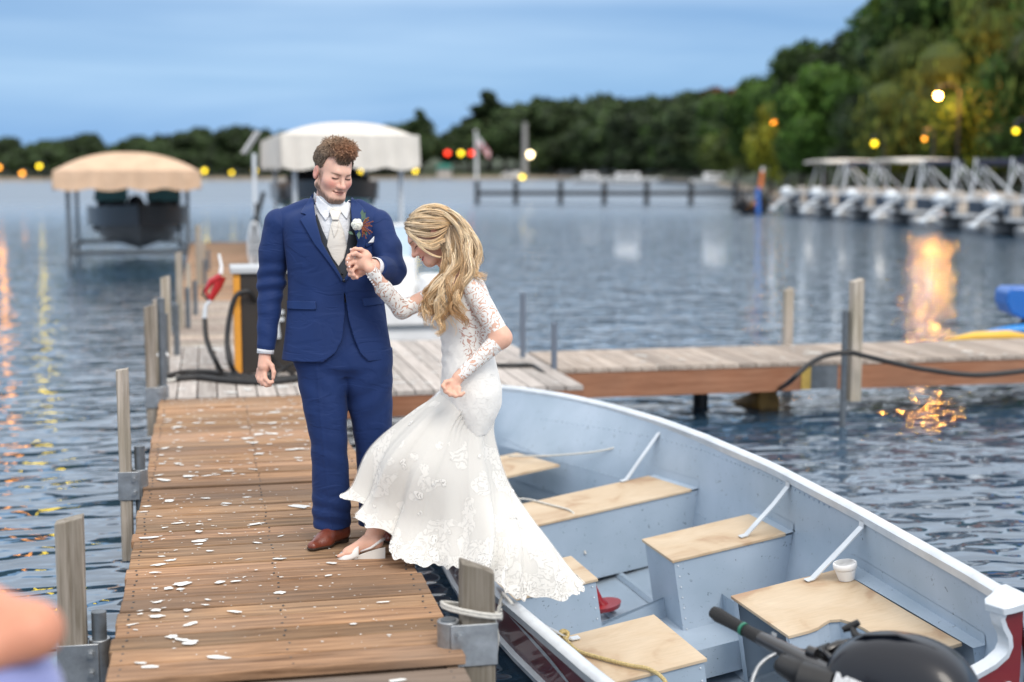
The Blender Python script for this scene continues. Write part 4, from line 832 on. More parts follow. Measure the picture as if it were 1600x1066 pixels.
BO = thing('aluminium_boat', 'open aluminium boat with pale blue-grey inside, plywood seats and dark red outside', 'boat', tuple(BW(0, 7, 0)))
ys = list(np.linspace(4.62, 9.4, 26))+[9.6, 9.8, 10.0, 10.15, 10.3, 10.42, 10.5, 10.55]
def wrows(fn): return [[BW(*p) for p in fn(y)] for y in ys]
mb = MB(); mb.grid(wrows(lambda y: [(inner(y, z), y, z) for z in (zg(y), zg(y)*.66, zg(y)*.33, 0, -.13, -.25, -.37)]+[(hc(y)*.75, y, -.41), (0, y, max(-.45, zk(y)+.05)), (-hc(y)*.75, y, -.41)]+[(-inner(y, z), y, z) for z in (-.37, -.25, -.13, 0, zg(y)*.33, zg(y)*.66, zg(y))]))
mb.build('inner_skin', M['hull_blue'], BO, 30)
o_ = .016
mb = MB()
for sg in (1, -1): mb.grid(wrows(lambda y: [(sg*(inner(y, zg(y))+o_), y, zg(y)), (sg*(inner(y, .12)+o_), y, .12), (sg*(inner(y, 0.02)+o_), y, .02)]))
mb.build('red_side', M['hull_red'], BO, 40)
mb = MB()
for sg in (1, -1): mb.grid(wrows(lambda y: [(sg*(inner(y, 0.02)+o_), y, .02), (sg*(inner(y, 0.01)+o_+.022), y, .012), (sg*(inner(y, 0)+o_+.022), y, -.012), (sg*(inner(y, -.02)+o_), y, -.02)]))
mb.build('rub_strip', M['gunwale'], BO, 40)
mb = MB(); mb.grid(wrows(lambda y: [((inner(y, -.02)+o_), y, -.02), (hc(y)+o_, y, -.38), (hc(y)*.5, y, zk(y)*.7-.12), (0, y, zk(y)), (-hc(y)*.5, y, zk(y)*.7-.12), (-(hc(y)+o_), y, -.38), (-(inner(y, -.02)+o_), y, -.02)]))
mb.build('bottom', simple('grey_hull_bottom', (.20, .24, .28), .45, .2, .12, 4), BO, 40)
for sg in (1, -1):
    mb = MB(); mb.grid(wrows(lambda y: [(sg*(hg(y)-.012), y, zg(y)-.035), (sg*(hg(y)-.016), y, zg(y)+.004), (sg*(hg(y)-.004), y, zg(y)+.014), (sg*(hg(y)+.030), y, zg(y)+.014), (sg*(hg(y)+.042), y, zg(y)+.004), (sg*(hg(y)+.042), y, zg(y)-.03), (sg*(hg(y)+.022), y, zg(y)-.034)])); mb.build('gunwale', M['gunwale'], BO, 50)
# spray strakes on the floor
for x in (-.5, -.25, 0, .25, .5):
    mb = MB(); rr = []
    for y in np.linspace(4.6, 9.0, 24):
        k = min(1, hc(y)/.7); z = -.412-.03*(1-abs(x)/.6); rr.append([BW(x*k-.03, y, z), BW(x*k-.012, y, z+.022), BW(x*k+.012, y, z+.022), BW(x*k+.03, y, z)])
    mb.grid(rr); mb.build('floor_rib', M['hull_blue'], BO, 30)
# sole plate between the rear boxes
mb = MB(); mb.add([BW(*p) for p in [(-.60, 6.1, -.385), (.42, 6.1, -.385), (.42, 6.95, -.385), (-.60, 6.95, -.385), (-.60, 6.1, -.24), (.42, 6.1, -.24), (.42, 6.95, -.24), (-.60, 6.95, -.42)]], [(0, 1, 2, 3), (0, 4, 5, 1), (1, 5, 6, 2), (2, 6, 7, 3), (3, 7, 4, 0)]); mb.build('floor_plate', M['hull_blue'], BO)
def seam(y0, z0, y1, z1, sg=1):
    mb = MB(); pts = []
    for t in np.linspace(0, 1, 60):
        y = y0+(y1-y0)*t; z = z0+(z1-z0)*t; mb.ball(BW(sg*(inner(y, z)-.002), y, z), .0055, 6, 4)
    return mb
for (a, b_, c_, d_) in [(9.9, .05, 7.7, -.15), (9.6, .20, 6.3, .225)]:
    tag(seam(a, b_, c_, d_).build('rivets', M['hull_blue'], BO), kind='stuff')
def bench(label, xl, xr, y0, y1, open_front=False, overhang=.012, zt=0.0, rightflange=False):
    """xl/xr: number or None for 'to the hull side'"""
    L = lambda y, z: (xl if xl is not None else -(inner(y, z)-.003)); R = lambda y, z: (xr if xr is not None else inner(y, z)-.003)
    zb = -.405; t_ = .016
    mb = MB(); v = []
    for z in (zt-t_-.001, zb):
        for (y, f) in ((y0, L), (y0, R), (y1, R), (y1, L)): v.append(BW(f(y, z)+(0), y, z))
    mb.add(v, [(0, 1, 5, 4), (1, 2, 6, 5), (2, 3, 7, 6), (3, 0, 4, 7), (0, 3, 2, 1)]); bx = mb.build('seat_box', M['hull_blue'], BO)
    oh = overhang; mb = MB(); v = []
    for z in (zt-t_, zt):
        for (y, f, sx) in ((y0-oh, L, -1), (y0-oh, R, 1), (y1+oh, R, 1), (y1+oh, L, -1)):
            v.append(BW(f(min(max(y, y0), y1), z)+((sx*oh) if ((sx < 0 and xl is not None) or (sx > 0 and xr is not None)) else -sx*(.045 if rightflange or sx > 0 else .02)), y, z))
    mb.add(v, [(3, 2, 1, 0), (4, 5, 6, 7), (0, 1, 5, 4), (1, 2, 6, 5), (2, 3, 7, 6), (3, 0, 4, 7)]); tp = mb.build('seat_top', M['ply'], bx, bevel=.003)
    # flange where the box meets the hull
    if xr is None:
        mb = MB(); mb.grid([[BW(inner(y, .0)-.05, y, -.004), BW(inner(y, .0)-.006, y, -.003), BW(inner(y, .04)-.004, y, .04)] for y in np.linspace(y0-.01, y1+.01, 6)]); mb.build('flange', M['hull_blue'], bx)
    mb = MB()
    for xx, yy in (((xr-.02) if xr is not None else None, y0-.002), ((xl+.02) if xl is not None else None, y0-.002)):
        if xx is not None:
            for z in np.linspace(-.38, -.04, 7): mb.ball(BW(xx, yy, z), .005, 6, 4)
    if mb.v: tag(mb.build('rivets', M['gunwale'], bx), kind='stuff')
    return bx
bench('', None, None, 7.838, 8.30)
bench('', .185, None, 6.718, 7.135)
bench('', None, -.241, 6.718, 7.135)
bench('', None, -.188, 5.464, 6.054)
# bow seat: a small triangle right forward
mb = MB(); tri = [(-.36, 9.03), (.30, 9.03), (.16, 9.6), (-.16, 9.6)]; v = [BW(x, y, -.016) for x, y in tri]+[BW(x, y, 0) for x, y in tri]; mb.add(v, [(3, 2, 1, 0), (4, 5, 6, 7), (0, 1, 5, 4), (1, 2, 6, 5), (2, 3, 7, 6), (3, 0, 4, 7)]); mb.build('bow_seat', M['ply'], BO)
# stern seat with its curved notch
poly = [(.205, 6.06), (.205, 5.465), (.30, 5.465), (.35, 5.475), (.39, 5.50), (.43, 5.52), (.47, 5.50), (.49, 5.44), (.50, 5.36), (.50, 4.98), (.735, 4.98), (.74, 5.4), (.76, 6.06)]
mb = MB(); n = len(poly); mb.add([BW(x, y, -.016) for x, y in poly]+[BW(x, y, 0) for x, y in poly], [tuple(range(n-1, -1, -1)), tuple(range(n, 2*n))]+[(i, (i+1) % n, n+(i+1) % n, n+i) for i in range(n)]); st = mb.build('stern_seat_top', M['ply'], BO, bevel=.003)
pp = poly[2:10]; mb = MB(); mb.grid([[BW(x-.0, y+.012, z) for (x, y) in [(.215, 5.465)]+pp] for z in (-.017, -.40)]); mb.build('stern_seat_panel', M['hull_blue'], st)
mb = MB(); mb.add([BW(*p) for p in [(.213, 5.475, -.017), (.245, 5.475, -.017), (.245, 5.475, -.41), (.213, 5.475, -.41), (.213, 5.51, -.017), (.213, 5.51, -.41)]], [(0, 1, 2, 3), (4, 0, 3, 5)]); mb.build('corner_leg', M['hull_blue'], st)
mb = MB(); mb.add([BW(*p) for p in [(.213, 6.00, -.017), (.213, 6.05, -.017), (.213, 6.05, -.41), (.213, 6.00, -.41), (.25, 6.05, -.017), (.25, 6.05, -.41)]], [(0, 1, 2, 3), (1, 4, 5, 2)]); mb.build('corner_leg', M['hull_blue'], st)
mb = MB(); mb.add([BW(*p) for p in [(.40, 6.05, -.017), (.75, 6.05, -.017), (.70, 6.05, -.41), (.40, 6.05, -.41)]]+[BW(*p) for p in [(.22, 6.045, -.017), (.40, 6.045, -.017), (.40, 6.045, -.41), (.22, 6.045, -.41)]], [(0, 1, 2, 3), (4, 5, 6, 7)]); mb.build('rear_panel', M['hull_blue'], st)
mb = MB(); mb.grid([[BW(.735+.02*(y-5)/1.0, y, .004), BW(inner(y, 0)-.004, y, .004), BW(inner(y, .045)-.003, y, .05)] for y in np.linspace(4.9, 6.08, 8)]); mb.grid([[BW(.735, 4.905, .004), BW(inner(4.9, 0), 4.905, .004)], [BW(.735, 4.9, -.10), BW(inner(4.9, -.1), 4.9, -.10)]]); mb.build('side_shelf', M['hull_blue'], st)
mb = MB(); mb.grid([[BW(.42, y, -.10), BW(inner(y, -.1)-.003, y, -.10)] for y in (4.65, 4.9)]); mb.grid([[BW(.42, 4.9, -.10), BW(.42, 4.65, -.10)], [BW(.42, 4.9, -.41), BW(.42, 4.65, -.41)]]); mb.build('stern_step', M['hull_blue'], st)
# transom with a low curved cut-out for the motor
half = [(.785, .275), (.71, .275), (.688, .262), (.675, .235), (.682, .20), (.698, .16), (.698, .125), (.68, .095), (.63, .068), (.55, .048), (.46, .03), (.38, .02), (.34, .05), (.30, .08), (.26, .10), (0, .10)]
prof = half+[(-x, z) for x, z in half[::-1][1:]]
def topz(x):
    pass
full = prof+[(-.74, 0), (-.65, -.38), (0, -.56), (.65, -.38), (.74, 0)]; n = len(full)
mb = MB(); mb.add([BW(x, 4.605, z) for x, z in full]+[BW(x, 4.635, z) for x, z in full], [tuple(range(n)), tuple(range(2*n-1, n-1, -1))]); mb.build('transom', M['hull_red'], BO)
mb = MB(); mb.add([BW(x, 4.639, z) for x, z in full], [tuple(range(n-1, -1, -1))]); mb.build('transom_inside', M['hull_blue'], BO)
mb = MB(); rr = []
for i, (x, z) in enumerate(prof):
    a = prof[max(i-1, 0)]; b_ = prof[min(i+1, len(prof)-1)]; t = np.array([b_[0]-a[0], b_[1]-a[1]]); t /= np.linalg.norm(t); nx, nz = -t[1]*-1, t[0]*-1
    rr.append([BW(x-nx*.016, 4.59, z-nz*.016), BW(x+nx*.006, 4.585, z+nz*.006), BW(x+nx*.006, 4.657, z+nz*.006), BW(x-nx*.016, 4.652, z-nz*.016)])
mb.grid(rr); mb.build('transom_trim', M['gunwale'], BO, 50)
for sg in (1, -1):
    mb = MB(); cap = [(.675, 4.575), (.655, 4.66), (.68, 4.70), (.73, 4.73), (.785, 4.78), (.830, 4.78), (.828, 4.575), (.72, 4.57)]; n = len(cap)
    mb.add([BW(sg*x, y, .276) for x, y in cap]+[BW(sg*x, y, .286) for x, y in cap]+[BW(sg*x, y, .258) for x, y in cap], [tuple(range(n, 2*n))]+[(i, (i+1) % n, n+(i+1) % n, n+i) for i in range(n)]+[(2*n+i, 2*n+(i+1) % n, (i+1) % n, i) for i in range(n) if i in (4, 5, 6, 7, 0)]); mb.build('corner_cap', M['gunwale'], BO, 30, bevel=.004)
# braces from gunwale to the seats
for (y0, xs, y1, bend) in [(8.38, .51, 8.30, 0), (6.76, .63, 6.80, 1), (5.93, .60, 6.0, 1)]:
    for sg in (1, -1):
        x0 = hg(y0)-.012; mb = MB(); L0 = [(x0, y0, zg(y0)-.03), (x0-.005, y0, zg(y0)-.055), ((x0*.62+xs*.38)-(.035 if not bend else -.01), (y0+y1)/2, .14 if bend else .13), (xs, y1, .006), (xs-.035, y1, .004)]
        mb.grid([[BW(sg*x, y-.02, z), BW(sg*x, y+.02, z), BW(sg*(x-.004), y+.02, z+.005), BW(sg*(x-.004), y-.02, z+.005)] for x, y, z in L0], closed=True); mb.build('brace_strap', M['gunwale'], BO, 20)
# swoosh mark on the near outer side
mb = MB(); rr = []
for t in np.linspace(0, 1, 14):
    y = 5.95-.95*t; z = .20-.12*t+.02*math.sin(t*3); w_ = .012*math.sin(pi*min(1, t*1.05))+.0015; rr.append([BW(-(inner(y, z-w_)+o_+.002), y, z-w_), BW(-(inner(y, z+w_)+o_+.002), y, z+w_)])
mb.grid(rr); mb.build('side_stripe', M['silver'], BO)
# letter at the stern edge
def text_obj(s_, size, name, mat, parent, org, ax, ay, ext=.002, shear=0, bold=0):
    cu = bpy.data.curves.new(name, 'FONT'); cu.body = s_; cu.size = size; cu.extrude = ext; cu.shear = shear; cu.offset = bold
    tmp = bpy.data.objects.new('t', cu); COL.objects.link(tmp); bpy.context.view_layer.update(); dg = bpy.context.evaluated_depsgraph_get()
    me = bpy.data.meshes.new_from_object(tmp.evaluated_get(dg)); bpy.data.objects.remove(tmp); ax = np.array(ax, float); ax /= np.linalg.norm(ax); az = np.cross(ax, ay); az /= np.linalg.norm(az); ay = np.cross(az, ax)
    for v in me.vertices: q = np.array(org)+ax*v.co.x+ay*v.co.y+az*v.co.z; v.co = q
    me.materials.clear(); me.materials.append(mat); o = bpy.data.objects.new(name, me); COL.objects.link(o); put_under(o, parent); return o
text_obj('G', .05, 'lettering', M['silver'], BO, BW(.66, 4.60, -.05), BR @ np.array([1, 0, 0]), BR @ np.array([0, 0, 1]), bold=.002)

# ropes and loose things in the boat
def rope(label, pts, r, mat, name='rope'):
    pts = [np.array(p, float) for p in pts]; o = []
    for i in range(len(pts)-1):
        p0 = pts[max(i-1, 0)]; p1_ = pts[i]; p2_ = pts[i+1]; p3 = pts[min(i+2, len(pts)-1)]
        for k in range(8):
            t = k/8; o.append(.5*((2*p1_)+(-p0+p2_)*t+(2*p0-5*p1_+4*p2_-p3)*t*t+(-p0+3*p1_-3*p2_+p3)*t**3))
    o.append(pts[-1]); mb = MB(); mb.tube(o, [r*(1+.10*(k % 2)) for k in range(len(o))], 8); return tag(mb.build(name, M[mat], None, 180), label, 'rope')
def bl(px, py, z): q = bloc(px, py, z); return BW(*q)
rope('white rope stretched from the foremost brace towards the bride', [bl(1012, 690, .13), bl(985, 694, .12), bl(930, 706, .09), bl(860, 712, .06), bl(795, 713, .03)], .006, 'rope')
rope('thin white rope laid over the second seat and down its front', [bl(800, 782, .006), bl(822, 780, .007), bl(860, 789, .007), bl(889, 797, .007), BW(*(bloc(896, 802, .0)+np.array([0, -.02, -.012]))), BW(*(bloc(896, 802, 0)+np.array([0.005, -.018, -.10]))), BW(*(bloc(896, 802, 0)+np.array([.02, -.022, -.2]))), BW(*(bloc(896, 802, 0)+np.array([.02, -.06, -.24])))], .006, 'rope')
kn = bl(880, 994, .035)
rope('braided yellow rope trailing over the rear seat from a knot', [kn, bl(890, 1006, .02), bl(905, 1018, .012), bl(945, 1030, .012), bl(985, 1040, .012), bl(1015, 1046, .012), BW(*(bloc(1036, 1056, 0)+np.array([0, -.02, -.02]))), BW(*(bloc(1040, 1060, 0)+np.array([0, -.03, -.12]))), BW(*(bloc(1040, 1062, 0)+np.array([0, -.06, -.22])))], .0085, 'yrope')
mb = MB()
for k in range(5):
    a = k*1.26; mb.tube([kn+np.array([.022*math.cos(t+a), .022*math.sin(t+a)*math.cos(a), .014*math.sin(t*1.3+a)+.004]) for t in np.linspace(0, 2.6, 8)], .009, 8)
tag(mb.build('rope_knot', M['yrope'], None, 180), 'yellow knot on the near gunwale edge', 'knot')
rope('white line from the yellow knot to the dock post', [kn, bl(850, 977, .10), bl(820, 958, .2), bl(800, 940, .28), bl(780, 948, .29), np.array([RPX+.1, RPY+.06, DK+.1])], .006, 'rope')
q = bl(1323, 906, 0.0); BWL = thing('white_bowl', 'small white plastic tub with a lid on the stern seat', 'bowl', tuple(q))
zn = BR @ np.array([0, 0, 1.]); 
mb = MB(); mb.tube([q+zn*.003, q+zn*.055], [.036, .050], 28); mb.build('cup', simple('white_plastic', (.80, .80, .80), .4), BWL, 60)
mb = MB(); mb.tube([q+zn*.056, q+zn*.060, q+zn*.078, q+zn*.084, q+zn*.084, q+zn*.070], [.050, .055, .056, .053, .046, .044], 28, cap=True); mb.build('rim', simple('white_plastic_rim', (.82, .82, .82), .35), BWL, 50)
q = bl(946, 952, -.40); AN = thing('mushroom_anchor', 'dark red mushroom anchor on the floor beside the left seat box', 'anchor', tuple(q))
mb = MB(); mb.tube([q, q+zn*.012, q+zn*.035, q+zn*.03, q+zn*.018], [.05, .085, .092, .080, .03], 28); mb.build('dish', simple('red_vinyl', (.28, .008, .015), .35, coat=.4), AN, 50)
mb = MB(); q1 = q+BR @ np.array([-.075, .03, .02]); mb.tube([q, q+zn*.05+(q1-q)*.4, q+zn*.21+(q1-q)*.9], [.04, .026, .014], 14); mb.build('shank', simple('red_vinyl_shank', (.28, .008, .015), .35, coat=.4), AN, 60)

# ------------------------------------------------------------------ outboard motor
OM = thing('outboard_motor', 'large black outboard motor with white lettering at the stern, lower right corner', 'outboard motor', tuple(BW(0.1, 4.3, .1)))
cc = P(1400, 1098, 4.72); fwd = np.array([-.80, .60, 0.]); fwd /= np.linalg.norm(fwd); sid = np.array([fwd[1], -fwd[0], 0.])  # fwd: towards the tiller; sid: its right
upv = np.array([0, 0, 1.])
def CW(a, s_, h): return cc+fwd*a+sid*s_+upv*h
rows = []
secs = [(-.270, .05, .00, .06, .03), (-.262, .105, .09, .10, .1), (-.235, .140, .145, .14, .2), (-.17, .165, .205, .2, .2), (-.08, .175, .235, .24, .2), (.02, .175, .240, .25, .2), (.11, .165, .222, .24, .2), (.18, .145, .185, .2, .2), (.225, .115, .130, .16, .2), (.245, .06, .06, .1, .1)]
for (a, w_, top, bot, _) in secs:
    row = []
    for k in range(24):
        th = 2*pi*k/24; c_ = math.cos(th); s_ = math.sin(th); e = 2/2.9; x = w_*math.copysign(abs(c_)**e, c_); y = (top if s_ > 0 else bot)*math.copysign(abs(s_)**(2/2.3), s_)
        if s_ > 0: x *= 1-.12*s_
        row.append(CW(a, x, y))
    rows.append(row)
mb = MB(); mb.grid(rows, closed=True, flip=True); mb.f.append(tuple(range(24))); mb.f.append(tuple(len(mb.v)-1-k for k in range(24)))
M['cowl'] = simple('gloss_black_cowl', (.006, .008, .014), .30, 0, .1, 5, spec=.3, coat=.2)
cw = mb.build('cowl', M['cowl'], OM, 180); md = cw.modifiers.new('s', 'SUBSURF'); md.levels = 1; md.render_levels = 2
mb = MB(); mb.tube([CW(-.20, -.02, .165), CW(-.12, -.02, .208), CW(0, -.02, .236), CW(.10, -.02, .222), CW(.19, -.01, .16)], [.006, .02, .024, .02, .006], 12, flat=.35); mb.build('cowl_ridge', M['cowl'], cw, 180)
mb = MB(); mb.grid([[CW(a*1.015, math.cos(t)*w_*1.02, -.105+.012*math.sin(t*2)-dz) for t in np.linspace(0, 2*pi, 30)] for (a, w_, dz) in [(0, .172, 0), (0, .172, .02)]]) if False else None
mb = MB(); mb.tube([CW(-.02, 0, -.2), CW(-.02, 0, -.55), CW(-.03, 0, -.9)], [.13, .09, .06], 14, flat=1.2); mb.build('leg', M['black_gel'], OM, 60)
mb = MB(); mb.tube([CW(.16, 0, -.32), CW(.26, 0, -.18), CW(.27, 0, -.05)], [.10, .09, .05], 10, flat=.9); mb.build('clamp_bracket', M['black'], OM, 60)
# tiller
def TP(x, y, d): return P(x, y, d)
mb = MB(); mb.tube([TP(1300, 1058, 4.75), TP(1262, 1036, 4.86), TP(1225, 1016, 4.98), TP(1190, 998, 5.08)], [.05, .042, .036, .031], 14, flat=.8); tl = mb.build('tiller_arm', M['black_gel'], OM, 60)
mb = MB(); pts = [TP(1192, 999, 5.08), TP(1178, 992, 5.12), TP(1160, 982, 5.17), TP(1140, 971, 5.22), TP(1122, 961, 5.27), TP(1114, 956, 5.29)]; mb.tube(pts, [.027, .024, .023, .024, .027, .022], 18); mb.build('grip', simple('ribbed_black_rubber', (.014, .014, .015), .6, 0, .1, 20, .8, 400), tl, 60)
mb = MB(); mb.tube([TP(1163, 984, 5.155), TP(1160, 982, 5.163)], .0255, 18); mb.build('green_band', simple('green_band', (.02, .16, .10), .5), tl, 60)
text_obj('- NEUTRAL +' if False else 'IIIII', .018, 'throttle_marks', M['white'], tl, TP(1205, 992, 4.95), TP(1240, 1010, 4.88)-TP(1205, 992, 4.95), [0, 0, 1], ext=.0006)
mb = MB(); mb.tube([TP(1288, 1052, 4.8), TP(1250, 1052, 4.85), TP(1225, 1038, 4.9), TP(1228, 1026, 4.95), TP(1270, 1030, 4.9), TP(1300, 1022, 4.85)], [.05, .05, .04, .03, .035, .04], 10); mb.tube([TP(1250, 1060, 4.75), TP(1300, 1075, 4.7)], .06, 8); mb.build('steering_block', M['black'], OM, 50)
mb = MB(); mb.tube([TP(1300, 1030, 4.80), TP(1285, 1018, 4.85), TP(1310, 1008, 4.86), TP(1345, 1002, 4.85)], [.012, .016, .018, .014], 8); mb.tube([TP(1275, 1022, 4.84), TP(1262, 1017, 4.86)], .02, 8); mb.build('shift_lever', M['black_gel'], OM, 50)
mb = MB(); mb.tube([TP(1317, 984, 4.92), TP(1330, 979, 4.91), TP(1342, 972, 4.90)], [.011, .015, .011], 10); mb.tube([TP(1330, 978, 4.91), TP(1336, 992, 4.88), TP(1350, 1000, 4.85)], [.009, .014, .018], 8); mb.build('starter_handle', M['black'], OM, 60)
hose('grey steering cable looped beside the motor', [TP(1172, 1080, 4.9), TP(1178, 1056, 4.92), TP(1190, 1036, 4.95), TP(1212, 1022, 4.97), TP(1240, 1018, 4.95), TP(1268, 1024, 4.92), TP(1288, 1038, 4.85)], .0075, 'galv')
mb = MB(); mb.add([TP(1180, 1066, 4.9), TP(1252, 1050, 5.0), TP(1268, 1060, 4.9), TP(1240, 1100, 4.8), TP(1180, 1100, 4.8)], [(0, 1, 2, 3, 4)])
# lettering along the cowl's near side
ta = CW(.235, -.13, .03); tb = CW(-.18, -.188, .0)
text_obj('MERCURY', .06, 'lettering', simple('white_lettering', (.75, .75, .75), .5), cw, P(1300, 1070, 4.50), P(1349, 1092, 4.44)-P(1300, 1070, 4.50), U_+.25*R_, ext=.002, bold=.003)
# ------------------------------------------------------------------ open the water where the hull sits
def cut_water():
    w = bpy.data.objects['water']; out = []
    for sg in (1, -1):
        for y in (ys if sg > 0 else ys[::-1]):
            # outer skin where it crosses world z = 0
            best = None
            for z in np.linspace(-.53, .3, 90):
                x = sg*(inner(y, max(z, -.37))-.004) if z > -.37 else sg*hc(y)*max(.02, (z+.55)/.18)
                q = BW(x, y, z)
                if abs(q[2]) < (abs(best[2]) if best is not None else 9): best = q
            if abs(best[2]) < .03: out.append((best[0], best[1], 0))
    # keep to the part of the hull that is under water
    from mathutils.geometry import tessellate_polygon
    O = [(-1500, -200, 0), (1500, -200, 0), (1500, 2500, 0), (-1500, 2500, 0)]
    tris = tessellate_polygon([[Vector(p) for p in O], [Vector(p) for p in out]]); me = bpy.data.meshes.new('water'); me.from_pydata(O+out, [], [t for t in tris]); me.materials.append(w.data.materials[0])
    bm = bmesh.new(); bm.from_mesh(me); bmesh.ops.recalc_face_normals(bm, faces=bm.faces)
    for f in bm.faces:
        if f.normal.z < 0: f.normal_flip()
    bm.to_mesh(me); bm.free(); w.data = me
cut_water()
# ------------------------------------------------------------------ people: signed-distance modelling
# local frame: x = along the camera's right, h = height above water, d = level distance from the camera's foot
CP, SP_ = math.cos(PITCH), math.sin(PITCH)
FH = np.array([math.sin(YAW), math.cos(YAW), 0.0])
def lp(px, py, d):
    t = d/(CP+(533-py)/FPX*SP_); return np.array([(px-800)/FPX*t, EYE+t*(-SP_+(533-py)/FPX*CP), d])
def l2w(v): v = np.asarray(v, float).reshape(-1, 3); return v[:, :1]*R_+v[:, 2:]*FH+v[:, 1:2]*np.array([0, 0, 1.0])
def unit(v): v = np.array(v, float); return v/np.linalg.norm(v)
def s_rc(a, b, ra, rb, flat=None):
    a = np.array(a, np.float32); b = np.array(b, np.float32); ba = b-a; L2 = float(ba@ba)+1e-9
    def f(p):
        pa = p-a; t = np.clip(pa@ba/L2, 0, 1); q = pa-t[:, None]*ba; return np.sqrt((q*q).sum(1))-(ra+(rb-ra)*t)
    return f
def s_ell(c, r, Rm=None):
    c = np.array(c, np.float32); r = np.array(r, np.float32); Rm = None if Rm is None else np.array(Rm, np.float32)
    def f(p):
        q = p-c
        if Rm is not None: q = q @ Rm.T
        k0 = np.sqrt(((q/r)**2).sum(1)); k1 = np.sqrt(((q/(r*r))**2).sum(1))+1e-9; return k0*(k0-1)/k1
    return f
def smin(a, b, k): 
    h = np.maximum(k-np.abs(a-b), 0)/k; return np.minimum(a, b)-h*h*k*.25
def s_union(fs, k):
    def f(p):
        r = fs[0](p)
        for g_ in fs[1:]: r = smin(r, g_(p), k)
        return r
    return f
def s_sub(f0, fs, k):
    def f(p):
        r = f0(p)
        for g_ in fs: r = -smin(-r, g_(p), k)
        return r
    return f
def s_secs(secs, d0, bs, rot=0.0, e=2.0, dd=None, ext=0.0):
    """column of elliptical slices read off the photo: (py, left px, right px); bs = half depths; dd = depth offsets"""
    n = len(secs); dd = dd or [0]*n; H = []; X = []; A = []; B = []; D = []
    for i, (py, l, r) in enumerate(secs):
        a = lp(l, py, d0+dd[i]); b = lp(r, py, d0+dd[i]); H.append(a[1]); X.append((a[0]+b[0])/2); A.append((b[0]-a[0])/2+ext); B.append(bs[i]+ext); D.append(d0+dd[i])
    o = np.argsort(H); H, X, A, B, D = [np.array(v)[o] for v in (H, X, A, B, D)]
    hh = np.linspace(H[0], H[-1], 160)
    def sm(v):
        w = np.interp(hh, H, v)
        for _ in range(30): w[1:-1] = .25*w[:-2]+.5*w[1:-1]+.25*w[2:]
        return w
    Xs, As, Bs, Ds = sm(X), sm(A), sm(B), sm(D); c, s = math.cos(rot), math.sin(rot)
    def f(p):
        h = np.clip(p[:, 1], H[0], H[-1]); x = p[:, 0]-np.interp(h, hh, Xs); d = p[:, 2]-np.interp(h, hh, Ds); u = c*x+s*d; w = -s*x+c*d; a = np.interp(h, hh, As); b = np.interp(h, hh, Bs)
        k = ((np.abs(u)/a)**e+(np.abs(w)/b)**e)**(1/e); gr = np.sqrt((u/(a*a))**2+(w/(b*b))**2)/np.maximum(np.sqrt((u/a)**2+(w/b)**2), 1e-6); side = (k-1)/np.maximum(gr, 1e-3)*1.0
        cap = np.maximum(H[0]-p[:, 1], p[:, 1]-H[-1]); return np.where(cap > 0, np.sqrt(np.maximum(side, 0)**2+cap**2), np.maximum(side, cap)).astype(np.float32)
    return f
def lathe_noise(p, fr, seed=0):
    r = np.random.default_rng(seed); o = 0
    for i in range(7):
        k = r.normal(size=3)*fr; o = o+np.sin(p @ k.astype(np.float32)+r.random()*6.28)
    return o/7
